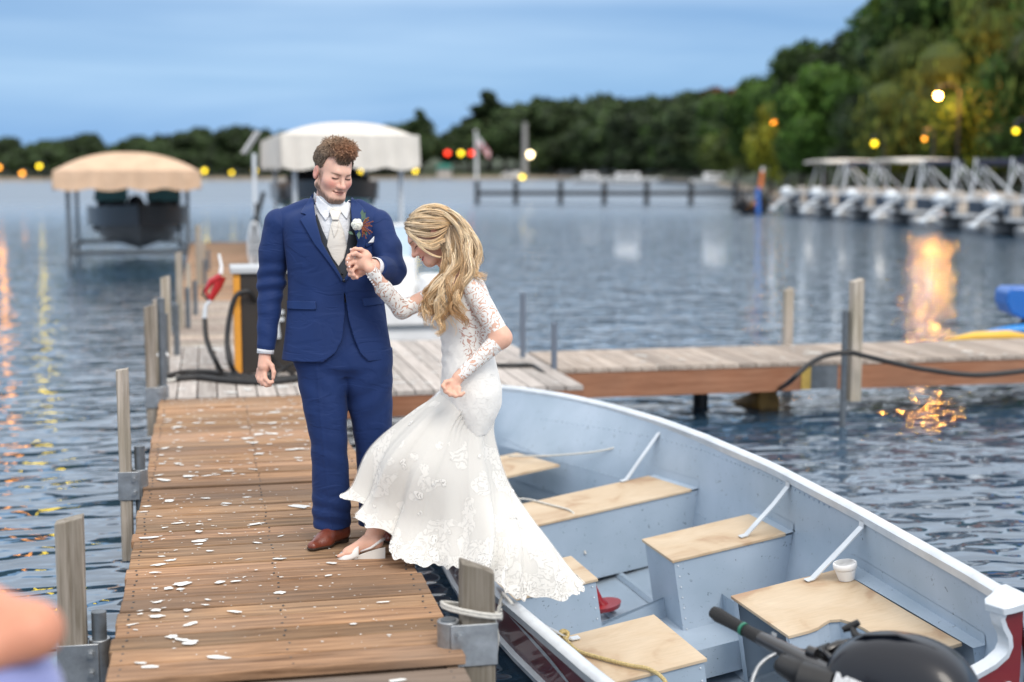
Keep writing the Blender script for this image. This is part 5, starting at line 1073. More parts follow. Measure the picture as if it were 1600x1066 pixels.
def mesh_sdf(name, f, lo, hi, h, mat, parent, col=None, B=8, top=None):
    lo = np.array(lo, np.float32); n = np.ceil((np.array(hi)-lo)/h/B).astype(int)*B+1; nb = (n-1)//B
    ii = np.stack(np.meshgrid(*[np.arange(k) for k in nb], indexing='ij'), -1).reshape(-1, 3); c = lo+(ii*B+B/2)*h
    dv = f(c.astype(np.float32)); act = np.abs(dv) < B*h*.5*1.7320*1.45+h*2
    V = np.full(tuple(n), 1.0, np.float32); sgn = np.sign(dv).astype(np.float32)
    for k in np.nonzero(~act & (dv < 0))[0]:
        a = ii[k]*B; V[a[0]:a[0]+B+1, a[1]:a[1]+B+1, a[2]:a[2]+B+1] = -1
    ab = ii[act]; og = np.stack(np.meshgrid(*[np.arange(B+1)]*3, indexing='ij'), -1).reshape(-1, 3)
    for s0 in range(0, len(ab), 600):
        g_ = (ab[s0:s0+600, None, :]*B+og[None]).reshape(-1, 3); v = f((lo+g_*h).astype(np.float32)); V[g_[:, 0], g_[:, 1], g_[:, 2]] = v
    S_ = V < 0
    cs = [S_[i:n[0]-1+i, j:n[1]-1+j, k:n[2]-1+k] for i in (0, 1) for j in (0, 1) for k in (0, 1)]
    anyv = cs[0].copy(); allv = cs[0].copy()
    for q in cs[1:]: anyv |= q; allv &= q
    cell = np.argwhere(anyv & ~allv); idx = -np.ones(tuple(n-1), np.int32); idx[cell[:, 0], cell[:, 1], cell[:, 2]] = np.arange(len(cell))
    acc = np.zeros((len(cell), 3)); cnt = np.zeros(len(cell))
    cor = [np.array((i, j, k)) for i in (0, 1) for j in (0, 1) for k in (0, 1)]
    for a in cor:
        for ax in range(3):
            if a[ax] == 0:
                b = a.copy(); b[ax] = 1; pa = cell+a; pb = cell+b; va = V[pa[:, 0], pa[:, 1], pa[:, 2]]; vb = V[pb[:, 0], pb[:, 1], pb[:, 2]]; m = (va < 0) != (vb < 0)
                t = np.clip(va/(va-vb+1e-12), 0, 1); pt = pa.astype(float); pt[:, ax] += t; acc[m] += pt[m]; cnt[m] += 1
    P_ = lo+(acc/cnt[:, None])*h; F = []
    for ax in range(3):
        sl0 = [slice(None)]*3; sl1 = [slice(None)]*3; sl0[ax] = slice(0, -1); sl1[ax] = slice(1, None); A_ = S_[tuple(sl0)]; B_ = S_[tuple(sl1)]; e = np.argwhere(A_ != B_); o1, o2 = [(1, 2), (2, 0), (0, 1)][ax]
        e = e[(e[:, o1] > 0) & (e[:, o2] > 0) & (e[:, o1] < n[o1]-1) & (e[:, o2] < n[o2]-1)]; q = []
        for (da, db) in ((0, 0), (1, 0), (1, 1), (0, 1)):
            c_ = e.copy(); c_[:, o1] -= da; c_[:, o2] -= db; q.append(idx[c_[:, 0], c_[:, 1], c_[:, 2]])
        q = np.stack(q, 1); inside = A_[e[:, 0], e[:, 1], e[:, 2]]; q[~inside] = q[~inside][:, ::-1]; F.append(q)
    F = np.concatenate(F); F = F[(F >= 0).all(1)]
    return mesh_np(name, P_, F, mat, parent, col(P_.astype(np.float32)) if col else None, flip=True)
def mesh_np(name, P_, F, mat, parent, cols=None, flip=False, smooth=True, world=False):
    """P_ in the local frame"""
    Wd = P_ if world else l2w(P_); me = bpy.data.meshes.new(name)
    F = np.asarray(F); F = F[:, ::-1] if flip else F
    me.vertices.add(len(Wd)); me.vertices.foreach_set('co', Wd.astype(np.float32).ravel()); k = F.shape[1]; me.loops.add(F.size); me.loops.foreach_set('vertex_index', F.astype(np.int32).ravel()); me.polygons.add(len(F)); me.polygons.foreach_set('loop_start', np.arange(0, F.size, k, dtype=np.int32)); me.polygons.foreach_set('loop_total', np.full(len(F), k, np.int32)) if False else None
    me.update(calc_edges=True); me.polygons.foreach_set('use_smooth', [smooth]*len(F)); me.materials.append(mat)
    if cols is not None:
        at = me.color_attributes.new('tint', 'FLOAT_COLOR', 'POINT'); c4 = np.ones((len(Wd), 4), np.float32); c4[:, :3] = cols; at.data.foreach_set('color', c4.ravel())
    o = bpy.data.objects.new(name, me); COL.objects.link(o)
    if parent is not None: put_under(o, parent)
    return o
def project_poly(poly, f, near, far, off, step=2.0):
    """cover the outline (in photo pixels) with points and lay them on the surface f"""
    from mathutils.geometry import delaunay_2d_cdt
    pl = []; n = len(poly)
    for i in range(n):
        a = np.array(poly[i], float); b = np.array(poly[(i+1) % n], float); m = max(1, int(np.linalg.norm(b-a)/step))
        for k in range(m): pl.append(a+(b-a)*k/m)
    pl = np.array(pl); x0, y0 = pl.min(0); x1, y1 = pl.max(0); g_ = []
    for y in np.arange(y0+step*.6, y1, step):
        xs = []
        for i in range(n):
            a = poly[i]; b = poly[(i+1) % n]
            if (a[1] > y) != (b[1] > y): xs.append(a[0]+(y-a[1])/(b[1]-a[1])*(b[0]-a[0]))
        xs.sort()
        for a, b in zip(xs[::2], xs[1::2]):
            for x in np.arange(a+step*.6, b-step*.5, step): g_.append((x, y))
    allp = list(map(tuple, pl))+g_; r = delaunay_2d_cdt([Vector(p) for p in allp], [], [list(range(len(pl)))], 1, 1e-5)
    V2 = np.array([tuple(v) for v in r[0]]); T = np.array([tuple(t) for t in r[2] if len(t) == 3]); t0 = np.full(len(V2), near)
    def pt(d): t = d/(CP+(533-V2[:, 1])/FPX*SP_); return np.stack([(V2[:, 0]-800)/FPX*t, EYE+t*(-SP_+(533-V2[:, 1])/FPX*CP), d], 1)
    d = t0.copy()
    for _ in range(90):
        v = f(pt(d).astype(np.float32))-off; d = np.minimum(d+np.clip(v*.8, -.02, .02), far)
    return pt(d), T
def applique(name, poly, f, near, far, off, mat, parent, thick=.003, col=None, step=2.0, puff=0.0):
    P_, T = project_poly(poly, f, near, far, off, step)
    if puff:
        pass
    o = mesh_np(name, P_, T, mat, parent, np.tile(np.array(col or (1, 1, 1)), (len(P_), 1))); m = o.modifiers.new('thickness', 'SOLIDIFY'); m.thickness = thick; m.offset = 0; return o
# cloth materials
def cloth(name, col, rough=.75, weave=900, sheen=.3, bump=.15, fold=0, tint=False, fscale=9):
    m, nt, b = new_mat(name); N = nt.nodes.new; L = nt.links.new; tc = N('ShaderNodeTexCoord'); b.inputs['Roughness'].default_value = rough; b.inputs['Sheen Weight'].default_value = sheen; b.inputs['Sheen Roughness'].default_value = .5; b.inputs['Specular IOR Level'].default_value = .3
    n = N('ShaderNodeTexNoise'); n.inputs['Scale'].default_value = 14; n.inputs['Detail'].default_value = 5; L(tc.outputs['Object'], n.inputs[0]); mr = N('ShaderNodeMapRange'); mr.inputs[3].default_value = .86; mr.inputs[4].default_value = 1.14; L(n.outputs[0], mr.inputs[0])
    mu = N('ShaderNodeMix'); mu.data_type = 'RGBA'; mu.blend_type = 'MULTIPLY'; mu.inputs[0].default_value = 1; mu.inputs[6].default_value = (*col, 1); L(mr.outputs[0], mu.inputs[7]); L(mu.outputs[2], b.inputs['Base Color'])
    w = N('ShaderNodeTexNoise'); w.inputs['Scale'].default_value = weave; L(tc.outputs['Object'], w.inputs[0]); bp = N('ShaderNodeBump'); bp.inputs['Strength'].default_value = bump; bp.inputs['Distance'].default_value = .001; L(w.outputs[0], bp.inputs['Height'])
    if fold:
        mp = N('ShaderNodeMapping'); mp.inputs['Scale'].default_value = (1, 1, 2.2); L(tc.outputs['Object'], mp.inputs[0]); f2 = N('ShaderNodeTexNoise'); f2.inputs['Scale'].default_value = fscale; f2.inputs['Detail'].default_value = 2; f2.inputs['Distortion'].default_value = 1.2; L(mp.outputs[0], f2.inputs[0]); pg = N('ShaderNodeMath'); pg.operation = 'PINGPONG'; pg.inputs[1].default_value = .11; L(f2.outputs[0], pg.inputs[0]); ad = N('ShaderNodeMath'); ad.operation = 'MULTIPLY_ADD'; L(pg.outputs[0], ad.inputs[0]); ad.inputs[1].default_value = 1.3; L(f2.outputs[0], ad.inputs[2]); b2 = N('ShaderNodeBump'); b2.inputs['Strength'].default_value = 1; b2.inputs['Distance'].default_value = fold; L(ad.outputs[0], b2.inputs['Height']); L(bp.outputs[0], b2.inputs['Normal']); L(b2.outputs[0], b.inputs['Normal'])
    else: L(bp.outputs[0], b.inputs['Normal'])
    return m
def skin_mat():
    m, nt, b = new_mat('skin'); N = nt.nodes.new; L = nt.links.new; at = N('ShaderNodeAttribute'); at.attribute_name = 'tint'; tc = N('ShaderNodeTexCoord')
    n = N('ShaderNodeTexNoise'); n.inputs['Scale'].default_value = 60; n.inputs['Detail'].default_value = 4; L(tc.outputs['Object'], n.inputs[0]); mr = N('ShaderNodeMapRange'); mr.inputs[3].default_value = .9; mr.inputs[4].default_value = 1.1; L(n.outputs[0], mr.inputs[0])
    mu = N('ShaderNodeMix'); mu.data_type = 'RGBA'; mu.blend_type = 'MULTIPLY'; mu.inputs[0].default_value = 1; L(at.outputs[0], mu.inputs[6]); L(mr.outputs[0], mu.inputs[7]); L(mu.outputs[2], b.inputs['Base Color'])
    b.inputs['Roughness'].default_value = .48; b.inputs['Subsurface Weight'].default_value = .12; b.inputs['Subsurface Radius'].default_value = (.012, .005, .003); b.inputs['Subsurface Scale'].default_value = 1.0; b.inputs['Specular IOR Level'].default_value = .4
    return m
M['skin'] = skin_mat()
M['suit'] = cloth('royal_blue_suit_wool', (.008, .028, .118), .72, sheen=.04, fold=.006, fscale=5)
M['suit_light'] = cloth('royal_blue_lapel', (.0095, .033, .132), .65, sheen=.04, bump=.1)
M['shirt'] = cloth('white_shirt_cotton', (.76, .78, .82), .7, fold=.004, fscale=14)
M['vest'] = cloth('charcoal_vest_wool', (.045, .052, .065), .8)
M['satin'] = cloth('ivory_satin', (.70, .665, .61), .38, bump=.08, fold=.004)
M['leather'] = simple('brown_leather', (.16, .035, .018), .36, 0, .25, 25, .2, 120, coat=.2)
M['sole'] = simple('dark_sole', (.03, .018, .012), .6)
M['hair_brown'] = simple('brown_hair', (1, 1, 1), .5, 0, .12, 60, tint=True)
M['hair_brown'].node_tree.nodes['Principled BSDF'].inputs['Specular IOR Level'].default_value = .4
# ---------------------------------------------------------------- heads
class Head:
    """frame: fwd = where the face looks, up = crown; local coords (side, forward, up) in metres"""
    def __init__(s, c, fwd, up, sc=1.0):
        s.c = np.array(c, float); s.f = unit(fwd); u = np.array(up, float); s.u = unit(u-s.f*(u@s.f)); s.s = np.cross(s.f, s.u); s.sc = sc; s.R = np.stack([s.s, s.f, s.u]).astype(np.float32)
    def L(s, p): return ((p-s.c.astype(np.float32)) @ s.R.T)/s.sc
    def W(s, q): q = np.asarray(q, float); return s.c+(q*s.sc) @ s.R
    def sdf(s, male=True, smile=False):
        j = 1.0 if male else .90
        both = lambda g_: [g_(1), g_(-1)]
        base = [s_ell((0, -.012, .038), (.075, .096, .080)), s_ell((0, .026, -.018), (.064*j**.5, .066, .088)), s_ell((0, .048, -.060), (.046*j, .044, .050))]
        base += both(lambda k: s_rc((k*.056*j, .002, -.062), (k*.022*j, .070, -.098), .020, .018)); base += [s_rc((-.014, .078, -.097), (.014, .078, -.097), .0185*j, .0185*j)]
        base += both(lambda k: s_ell((k*.040, .060, -.026), (.024, .026, .022))); base += [s_rc((-.022, .084, .022), (.022, .084, .022), .013, .013)]
        f0 = s_union(base, .030)
        f0 = s_sub(f0, both(lambda k: s_ell((k*.031, .103, .002), (.020, .019, .0125))), .014)
        f1 = s_union([f0]+both(lambda k: s_ell((k*.031, .0795, .0015), (.0165, .0125, .0125))), .005)
        nose = [s_rc((0, .090, .010), (0, .114, -.030), .0075, .0098), s_ell((0, .1135, -.0335), (.0115, .0115, .0095))]+both(lambda k: s_ell((k*.0125, .1005, -.036), (.0078, .0115, .0078)))
        f2 = s_union([f1, s_union(nose, .010)], .010)
        f2 = s_sub(f2, both(lambda k: s_ell((k*.006, .108, -.0435), (.004, .006, .0035))), .003)
        w = .027 if smile else .024; ly = .0015
        f3 = s_union([f2, s_union([s_ell((0, .0935, -.0585), (w, .010, .0058)), s_ell((0, .0915, -.0700), (w*.82, .0105, .0072))], .003)], .006)
        f3 = s_sub(f3, [s_ell((0, .104, -.0642), (w*.9, .0125 if not smile else .018, .0016 if not smile else .0040))]+both(lambda k: s_ell((k*(w+.002), .088, -.0635+(.004 if smile else .001)), (.004, .008, .004))), .004)
        ears = both(lambda k: s_sub(s_ell((k*.078, -.008, -.012), (.0085, .019, .031)), [s_ell((k*.088, -.003, -.008), (.007, .011, .020))], .006))
        f4 = s_union([f3]+ears, .008)
        def f(p): return f4(s.L(p).astype(np.float32))*s.sc
        return f
def face_cols(H, q, base, lip, blush, brow, beard=None, lash=(.03, .02, .015), male=True, smile=False):
    """pigment by place on the face, plus shade painted into lip line, lid crease and nostrils, q = local points"""
    n = len(q); c = np.tile(np.array(base, np.float32), (n, 1)); x, y, z = np.abs(q[:, 0]), q[:, 1], q[:, 2]
    def mixc(w, col): c[:] = c*(1-w[:, None])+np.array(col, np.float32)*w[:, None]
    g_ = lambda a, s_: np.exp(-(a/s_)**2)
    mixc(.65*g_(x-.045, .022)*g_(z+.030, .022)*(y > .02), blush)
    mixc(.5*g_(x, .014)*g_(z+.034, .012)*(y > .09), blush)
    if beard is not None:
        thr = -.041-.040*np.clip(y/.08, 0, 1.1); jaw = np.clip((thr-z)/.014, 0, 1)*np.clip((y+.005)/.02, 0, 1)
        sb = np.clip((x-.046)/.010, 0, 1)*np.clip((.046-y)/.014, 0, 1)*np.clip((y-.004)/.008, 0, 1)*np.clip((.02-z)/.02, 0, 1)*(z > -.075)
        chin = g_(x, .026)*np.clip((-.088-z)/.008, 0, 1)*(y > .04)
        mus = .18*g_(z+.050, .005)*(x < .03)*(y > .085); gr = .55+.45*np.clip(.5+lathe_noise(q, 420, 12), 0, 1)
        mixc(np.clip((.85*jaw+.62*sb+.5*chin+mus)*gr, 0, .88), beard)
    w = .027 if smile else .024
    el = (x/(w*1.02))**2+((z+.0645)/(.0128 if not male else .0108))**2; mixc(np.clip((1.1-el)*3, 0, 1)*(.75 if male else 1)*(y > .075), lip)
    mixc(g_(z+.0642, .0016 if not smile else .0012)*(x < w)*(y > .075)*.8, tuple(.25*k for k in lip))  # shade in the mouth groove, painted as a dark line between the lips
    zb = (.0165 if male else .021)+.004*np.clip(1-np.abs(x-.036)/.02, 0, 1); mixc(np.clip((.85 if male else 1.25)*g_(z-zb, .0035 if male else .0024)*np.clip((x-.012)/.004, 0, 1)*np.clip((.053-x)/.006, 0, 1), 0, 1)*(y > .04), brow)
    zl = (-.0022 if male else -.0035)-.0012*np.clip(1-np.abs(x-.031)/.016, 0, 1); mixc(np.clip(1.7*g_(z-zl, .0027 if male else .0022)*np.clip((.0165-np.abs(x-.031))/.003, 0, 1), 0, 1)*(y > .05), lash)
    mixc((.12 if male else .4)*g_(z-.0085, .0016)*np.clip((.016-np.abs(x-.031))/.003, 0, 1)*(y > .05), tuple(.55*k for k in base))  # eyelid crease: its shade is painted in as darker skin
    mixc(.6*(((x-.006)/.005)**2+((z+.0425)/.003)**2 < 1)*(y > .09), (.12, .03, .02))  # nostril hollows darkened in the colour, standing in for their shade
    mixc(.55*(x > .0755)*(np.abs(z+.012) < .034), blush)
    return c
def finger(a, pts, r0, r1):
    fs = []; P_ = [np.array(a, float)]+[np.array(p, float) for p in pts]; n = len(P_)-1
    for i in range(n): fs.append(s_rc(P_[i], P_[i+1], r0+(r1-r0)*i/n, r0+(r1-r0)*(i+1)/n))
    return s_union(fs, .006)
def strands(name, guides, mat, parent, seed, world=False, nside=4):
    """guides: list of (points in local frame, n strands, spread, radius, colour fn)"""
    r = np.random.default_rng(seed); V = []; F = []; C = []
    for (pts, ns, spread, rad, cols, wave) in guides:
        pts = np.array(pts, float); m = len(pts); ts = np.linspace(0, m-1, max(6, (m-1)*7)); seg = np.clip(ts.astype(int), 0, m-2); fr = ts-seg
        def cr_(i): return pts[np.clip(i, 0, m-1)]
        t = fr[:, None]; ctr = .5*((2*cr_(seg))+(-cr_(seg-1)+cr_(seg+1))*t+(2*cr_(seg-1)-5*cr_(seg)+4*cr_(seg+1)-cr_(seg+2))*t*t+(-cr_(seg-1)+3*cr_(seg)-3*cr_(seg+1)+cr_(seg+2))*t**3)
        K = len(ctr); tg = np.gradient(ctr, axis=0); tg /= np.linalg.norm(tg, axis=1)[:, None]+1e-9; a = np.cross(tg, np.array([.2, .3, 1.])); a /= np.linalg.norm(a, axis=1)[:, None]+1e-9; b = np.cross(tg, a); u = np.linspace(0, 1, K)
        sp = np.interp(u, [0, .15, .7, 1], [spread*.8, spread, spread*.8, spread*.35])
        for _ in range(ns):
            th = r.random()*2*pi; q = math.sqrt(r.random()); ph = r.random()*6.28; wa = wave*(.6+.8*r.random()); wf = 9+5*r.random()
            off = (np.cos(th+u*1.6)*q*sp+wa*np.sin(u*wf+ph)*u)[:, None]*a+(np.sin(th+u*1.6)*q*sp+wa*np.cos(u*wf*.8+ph)*u)[:, None]*b
            c = ctr+off; e = 1-.25*r.random(); rr = rad*(.7+.6*r.random())*np.interp(u, [0, .1, .75, 1], [.5, 1, .9, .12]); base = len(V)
            col0 = cols(r.random()); 
            for k in range(K):
                for s_ in range(nside):
                    an = 2*pi*s_/nside; V.append(c[k]+rr[k]*(math.cos(an)*a[k]+math.sin(an)*b[k])); C.append(col0(u[k]))
            for k in range(K-1):
                for s_ in range(nside): s2 = (s_+1) % nside; F.append((base+k*nside+s_, base+k*nside+s2, base+(k+1)*nside+s2, base+(k+1)*nside+s_))
    return mesh_np(name, np.array(V), np.array(F), mat, parent, np.array(C), world=world)

# ================================================================== the groom
DG = 6.36
GR = thing('person', 'man in royal blue suit and ivory tie standing on the dock beside the woman', 'person', tuple(l2w(lp(515, 858, DG))[0]*np.array([1, 1, 0])+np.array([0, 0, DK])))
g = lambda x, y, o=0: lp(x, y, DG+o)
JS = [(316, 500, 546), (322, 482, 562), (330, 455, 585), (338, 444, 594), (352, 441, 598), (372, 443, 599), (400, 447, 597), (430, 450, 592), (450, 451, 592), (480, 451, 598), (515, 447, 606), (545, 443, 611), (560, 441, 613)]
JB = [.060, .078, .10, .112, .122, .128, .128, .122, .120, .126, .134, .138, .140]
JR = .12
def jt(ext): return s_secs(JS, DG, JB, rot=JR, e=2.25, ext=ext)
# body
neckb = s_rc(g(514, 322, .01), g(517, 292, -.01), .062, .056)
GH_ = Head(lp(520, 268, DG-.03), (math.sin(math.radians(35))*.92, -.34, -math.cos(math.radians(35))*.92), (.10, 1, -.02), 1.0)
headf = GH_.sdf(True)
armR = [s_rc(g(436, 345), g(425, 440, .02), .050, .042), s_rc(g(425, 440, .02), g(415, 545, -.04), .042, .028)]
armL = [s_rc(g(592, 346), g(610, 424, -.07), .052, .043), s_rc(g(610, 424, -.07), g(582, 416, -.23), .042, .029)]
legs = [s_rc(g(500, 560), g(510, 690, -.02), .085, .058), s_rc(g(510, 690, -.02), g(518, 826, .0), .055, .038), s_rc(g(568, 560, .03), g(578, 690, .05), .085, .058), s_rc(g(578, 690, .05), g(585, 815, .12), .055, .038)]
feetc = [s_rc(g(524, 842, .03), g(498, 853, -.10), .030, .022), s_rc(g(588, 830, .15), g(606, 842, .03), .030, .022)]
handR = [s_rc(g(414, 552, -.04), g(413, 572, -.05), .026, .030), finger(g(406, 580, -.05), [g(404, 592, -.06), g(410, 600, -.07), g(417, 601, -.075)], .0098, .0078), finger(g(410, 583, -.06), [g(410, 595, -.075), g(416, 602, -.085), g(422, 602, -.085)], .0098, .0078), finger(g(414, 583, -.065), [g(415, 592, -.085), g(421, 598, -.095), g(426, 597, -.09)], .0095, .0075), finger(g(404, 577, -.035), [g(402, 588, -.035), g(405, 596, -.04), g(411, 597, -.05)], .0088, .007), finger(g(418, 563, -.055), [g(425, 572, -.075), g(428, 582, -.085), g(427, 590, -.09)], .0115, .0085)]
DH = -.245
handL = [s_rc(g(585, 418, -.235), g(564, 420, DH), .027, .029), finger(g(562, 410, DH), [g(552, 409, DH-.01), g(547, 414, DH-.03)], .0098, .0082), finger(g(560, 418, DH), [g(550, 418, DH-.01), g(545, 421, DH-.03), g(551, 424, DH-.045)], .0098, .0082), finger(g(560, 425, DH), [g(550, 426, DH-.01), g(547, 429, DH-.03), g(553, 430, DH-.045)], .0095, .008), finger(g(563, 430, DH), [g(556, 433, DH-.01), g(552, 434, DH-.025), g(558, 434, DH-.04)], .0088, .0075), finger(g(570, 408, DH-.02), [g(563, 400, DH-.045), g(556, 396, DH-.055), g(551, 398, DH-.06)], .0108, .0085)]
SKIN_M = (.74, .455, .35)
torso_in = s_secs([(a, b+16, c-16) for (a, b, c) in JS[4:]], DG+.01, [b-.062 for b in JB[4:]], rot=JR)
gbody = s_union([s_union([torso_in, neckb, s_rc(g(460, 352, .03), g(575, 352, .03), .045, .045)]+armR+armL+legs+feetc, .015), s_union([neckb, headf], .025), s_union(handR, .012), s_union(handL, .010), armR[1], armL[1]], .006)
def gcol(p):
    q = GH_.L(p); c = np.tile(np.array(SKIN_M, np.float32), (len(p), 1)); m = np.linalg.norm(q, axis=1) < .19
    c[m] = face_cols(GH_, q[m], SKIN_M, (.52, .21, .165), (.76, .27, .22), (.27, .16, .105), beard=(.10, .068, .048)); h = ~m; c[h] = c[h]*np.array([.98, .92, .90]); return c
lo = np.array([g(395, 870)[0]-.03, DK-.0, DG-.42]); hi = np.array([g(640, 210)[0]+.02, g(520, 212)[1]+.02, DG+.26])
mesh_sdf('body', gbody, lo, hi, .0032, M['skin'], GR, gcol)
# clothes
PN = lambda p: p[:, 1:2]
def folds(p, centre, rad, amp, dirv, freq, seed=0):
    q = p-np.array(centre, np.float32); w = np.exp(-(q*q).sum(1)/rad**2); t = q @ unit(dirv).astype(np.float32); return amp*w*np.sin(t*freq+2.2*np.sin(q @ np.array([7, 5, 9], np.float32)+seed))
sleeveR = s_union([s_rc(g(436, 349, .0), g(428, 392, .01), .066, .064), s_rc(g(428, 392, .01), g(424, 440, .02), .064, .061), s_rc(g(424, 440, .02), g(416, 541, -.035), .061, .041)], .02)
def sleeveRf(p): return np.maximum(sleeveR(p), g(415, 545)[1]-p[:, 1])+folds(p, g(425, 440), .09, .0065, (-.3, 1, 0), 95)+folds(p, g(420, 500), .10, .003, (.5, 1, .2), 70, 2)+folds(p, g(430, 375), .07, .003, (.6, 1, 0), 80, 4)
sleeveL = s_union([s_rc(g(590, 350, .0), g(604, 390, -.03), .066, .066), s_rc(g(604, 390, -.03), g(611, 423, -.07), .066, .064), s_rc(g(611, 423, -.07), g(590, 418, -.20), .064, .047)], .02)
def sleeveLf(p):
    ax = unit(g(578, 416, -.24)-g(611, 423, -.07)).astype(np.float32); return np.maximum(sleeveL(p), (p-g(587, 417, -.205).astype(np.float32)) @ ax)+folds(p, g(612, 415, -.07), .08, .005, (.9, .5, 0), 90)+folds(p, g(600, 370), .07, .004, (.2, 1, 0), 75, 3)
def prism2(poly):
    """signed px distance to an outline in photo space (negative inside), scaled to metres"""
    A_ = np.array(poly, np.float32); Bq = np.roll(A_, -1, 0)
    def f(p):
        # project to photo
        t = p[:, 2]*CP-(p[:, 1]-EYE)*SP_; x = 800+FPX*p[:, 0]/t; y = 533-FPX*(p[:, 2]*SP_+(p[:, 1]-EYE)*CP)/t; q = np.stack([x, y], 1).astype(np.float32); d = np.full(len(q), 1e9, np.float32); ins = np.zeros(len(q), bool)
        for a, b in zip(A_, Bq):
            ba = b-a; pa = q-a; k = np.clip((pa @ ba)/(ba @ ba), 0, 1); r = pa-k[:, None]*ba; d = np.minimum(d, (r*r).sum(1)); c = (a[1] > q[:, 1]) != (b[1] > q[:, 1]); ins ^= c & (q[:, 0] < (b[0]-a[0])*(q[:, 1]-a[1])/(b[1]-a[1]+1e-9)+a[0])
        d = np.sqrt(d)/342; return np.where(ins, -d, d)
    return f
vcut = prism2([(486, 296), (494, 345), (503, 379), (515, 402), (528, 424), (536, 438), (542, 430), (553, 405), (559, 378), (550, 345), (549, 300)])
hemcut = prism2([(537, 444), (541, 472), (545, 500), (553, 528), (563, 552), (578, 568), (590, 600), (480, 600), (506, 565), (524, 552), (535, 530), (539, 490)])
J0 = jt(0.0); Jin = jt(-.017)
flare = lambda p: folds(p, g(520, 450), .13, .0035, (1, .25, 0), 60)+folds(p, g(470, 480), .15, .003, (.8, -.6, 0), 48, 1)+folds(p, g(580, 470), .13, .0035, (.8, .6, 0), 50, 5)
shoulder = s_union([J0, s_rc(g(440, 346), g(480, 326, .0), .055, .045), s_rc(g(590, 348), g(560, 327), .055, .045)], .03)
def jacket(p):
    f = shoulder(p)+flare(p); front = p[:, 2]-(DG-.02)
    hem = (lp(520, 563, DG)[1]+.006)-p[:, 1]; f = np.maximum(f, hem); cut = np.maximum(vcut(p), front); cut2 = np.maximum(hemcut(p), front); f = np.maximum(f, -cut); f = np.maximum(f, -cut2)
    return np.maximum(f, -np.minimum(Jin(p)+.0, 9))
jk = mesh_sdf('jacket', lambda p: jacket(p), [g(430, 300)[0]-.02, g(520, 570)[1]-.02, DG-.20], [g(625, 300)[0]+.02, g(520, 290)[1]+.02, DG+.21], .0040, M['suit'], GR)
mesh_sdf('sleeve', sleeveRf, [g(395, 300)[0], g(415, 552)[1], DG-.13], [g(470, 300)[0], g(430, 320)[1], DG+.13], .0042, M['suit'], jk)
mesh_sdf('sleeve', sleeveLf, [g(565, 300)[0], g(600, 455)[1], DG-.31], [g(650, 300)[0], g(600, 320)[1], DG+.12], .0042, M['suit'], jk)
# shirt and vest fill the opening
shirt0 = s_secs([(a, max(b, 484), min(c, 562)) for (a, b, c) in JS[:9]], DG-.004, [b-.025 for b in JB[:9]], rot=JR, e=2.1)
shirtf = s_union([shirt0, s_rc(g(516, 322, -.015), g(518, 304, -.02), .064, .060)], .02)
def shirt_cut(p): return np.maximum(np.maximum(shirtf(p)+.004, p[:, 2]-DG-.10), (p[:, 1]-g(518, 301)[1])-.22*(p[:, 2]-DG))
sh = mesh_sdf('shirt', shirt_cut, [g(470, 300)[0], g(520, 455)[1], DG-.18], [g(575, 300)[0], g(520, 292)[1], DG+.13], .0035, M['shirt'], GR)
surf = lambda p: shirt_cut(p)
near, far = DG-.35, DG+.05
ve = applique('vest', [(495, 335), (504, 360), (514, 381), (525, 402), (531, 412), (537, 401), (543, 379), (547, 350), (548, 325), (562, 330), (564, 400), (548, 440), (527, 440), (503, 400), (488, 345)], surf, near, far, .006, M['vest'], GR, .004)
vb = applique('vest', [(530, 470), (548, 470), (548, 545), (536, 545)], lambda p: s_secs(JS[6:], DG, [b-.02 for b in JB[6:]], rot=JR, ext=-.012)(p), near, far, .002, M['vest'], GR, .004)
for k, (bx_, by_) in enumerate([(535, 428), (537, 440)]):
    P_, _T = project_poly([(bx_-1.6, by_-1.6), (bx_+1.6, by_-1.6), (bx_+1.6, by_+1.6), (bx_-1.6, by_+1.6)], surf, near, far, .010, .8); mb = MB(); mb.ball(l2w(P_.mean(0))[0], .0048, 8, 6); mb.build('button', M['black'], ve, 180)
# collar, tie
co = [applique('collar', [(491, 300), (490, 310), (498, 330), (509, 345), (515, 336), (520, 326), (505, 315)], surf, near, far, .006, M['shirt'], sh, .005), applique('collar', [(546, 312), (550, 318), (546, 332), (542, 343), (534, 333), (527, 326), (538, 320)], surf, near, far, .006, M['shirt'], sh, .005)]
ti = applique('tie', [(520, 341), (514, 365), (511, 385), (519, 402), (529, 416), (537, 404), (542, 384), (537, 362), (529, 341)], surf, near, far, .009, M['satin'], GR, .006)
mb = MB(); kt = lambda x, y, o: l2w(lp(x, y, DG+o))[0]
applique('knot', [(516, 326), (515, 331), (519, 344), (529, 344), (533, 331), (531, 326), (524, 324)], surf, near, far, .018, M['satin'], ti, .012)
applique('fold', [(521, 346), (518, 356), (522, 372), (528, 360), (529, 347)], surf, near, far, .0135, M['satin'], ti, .003)
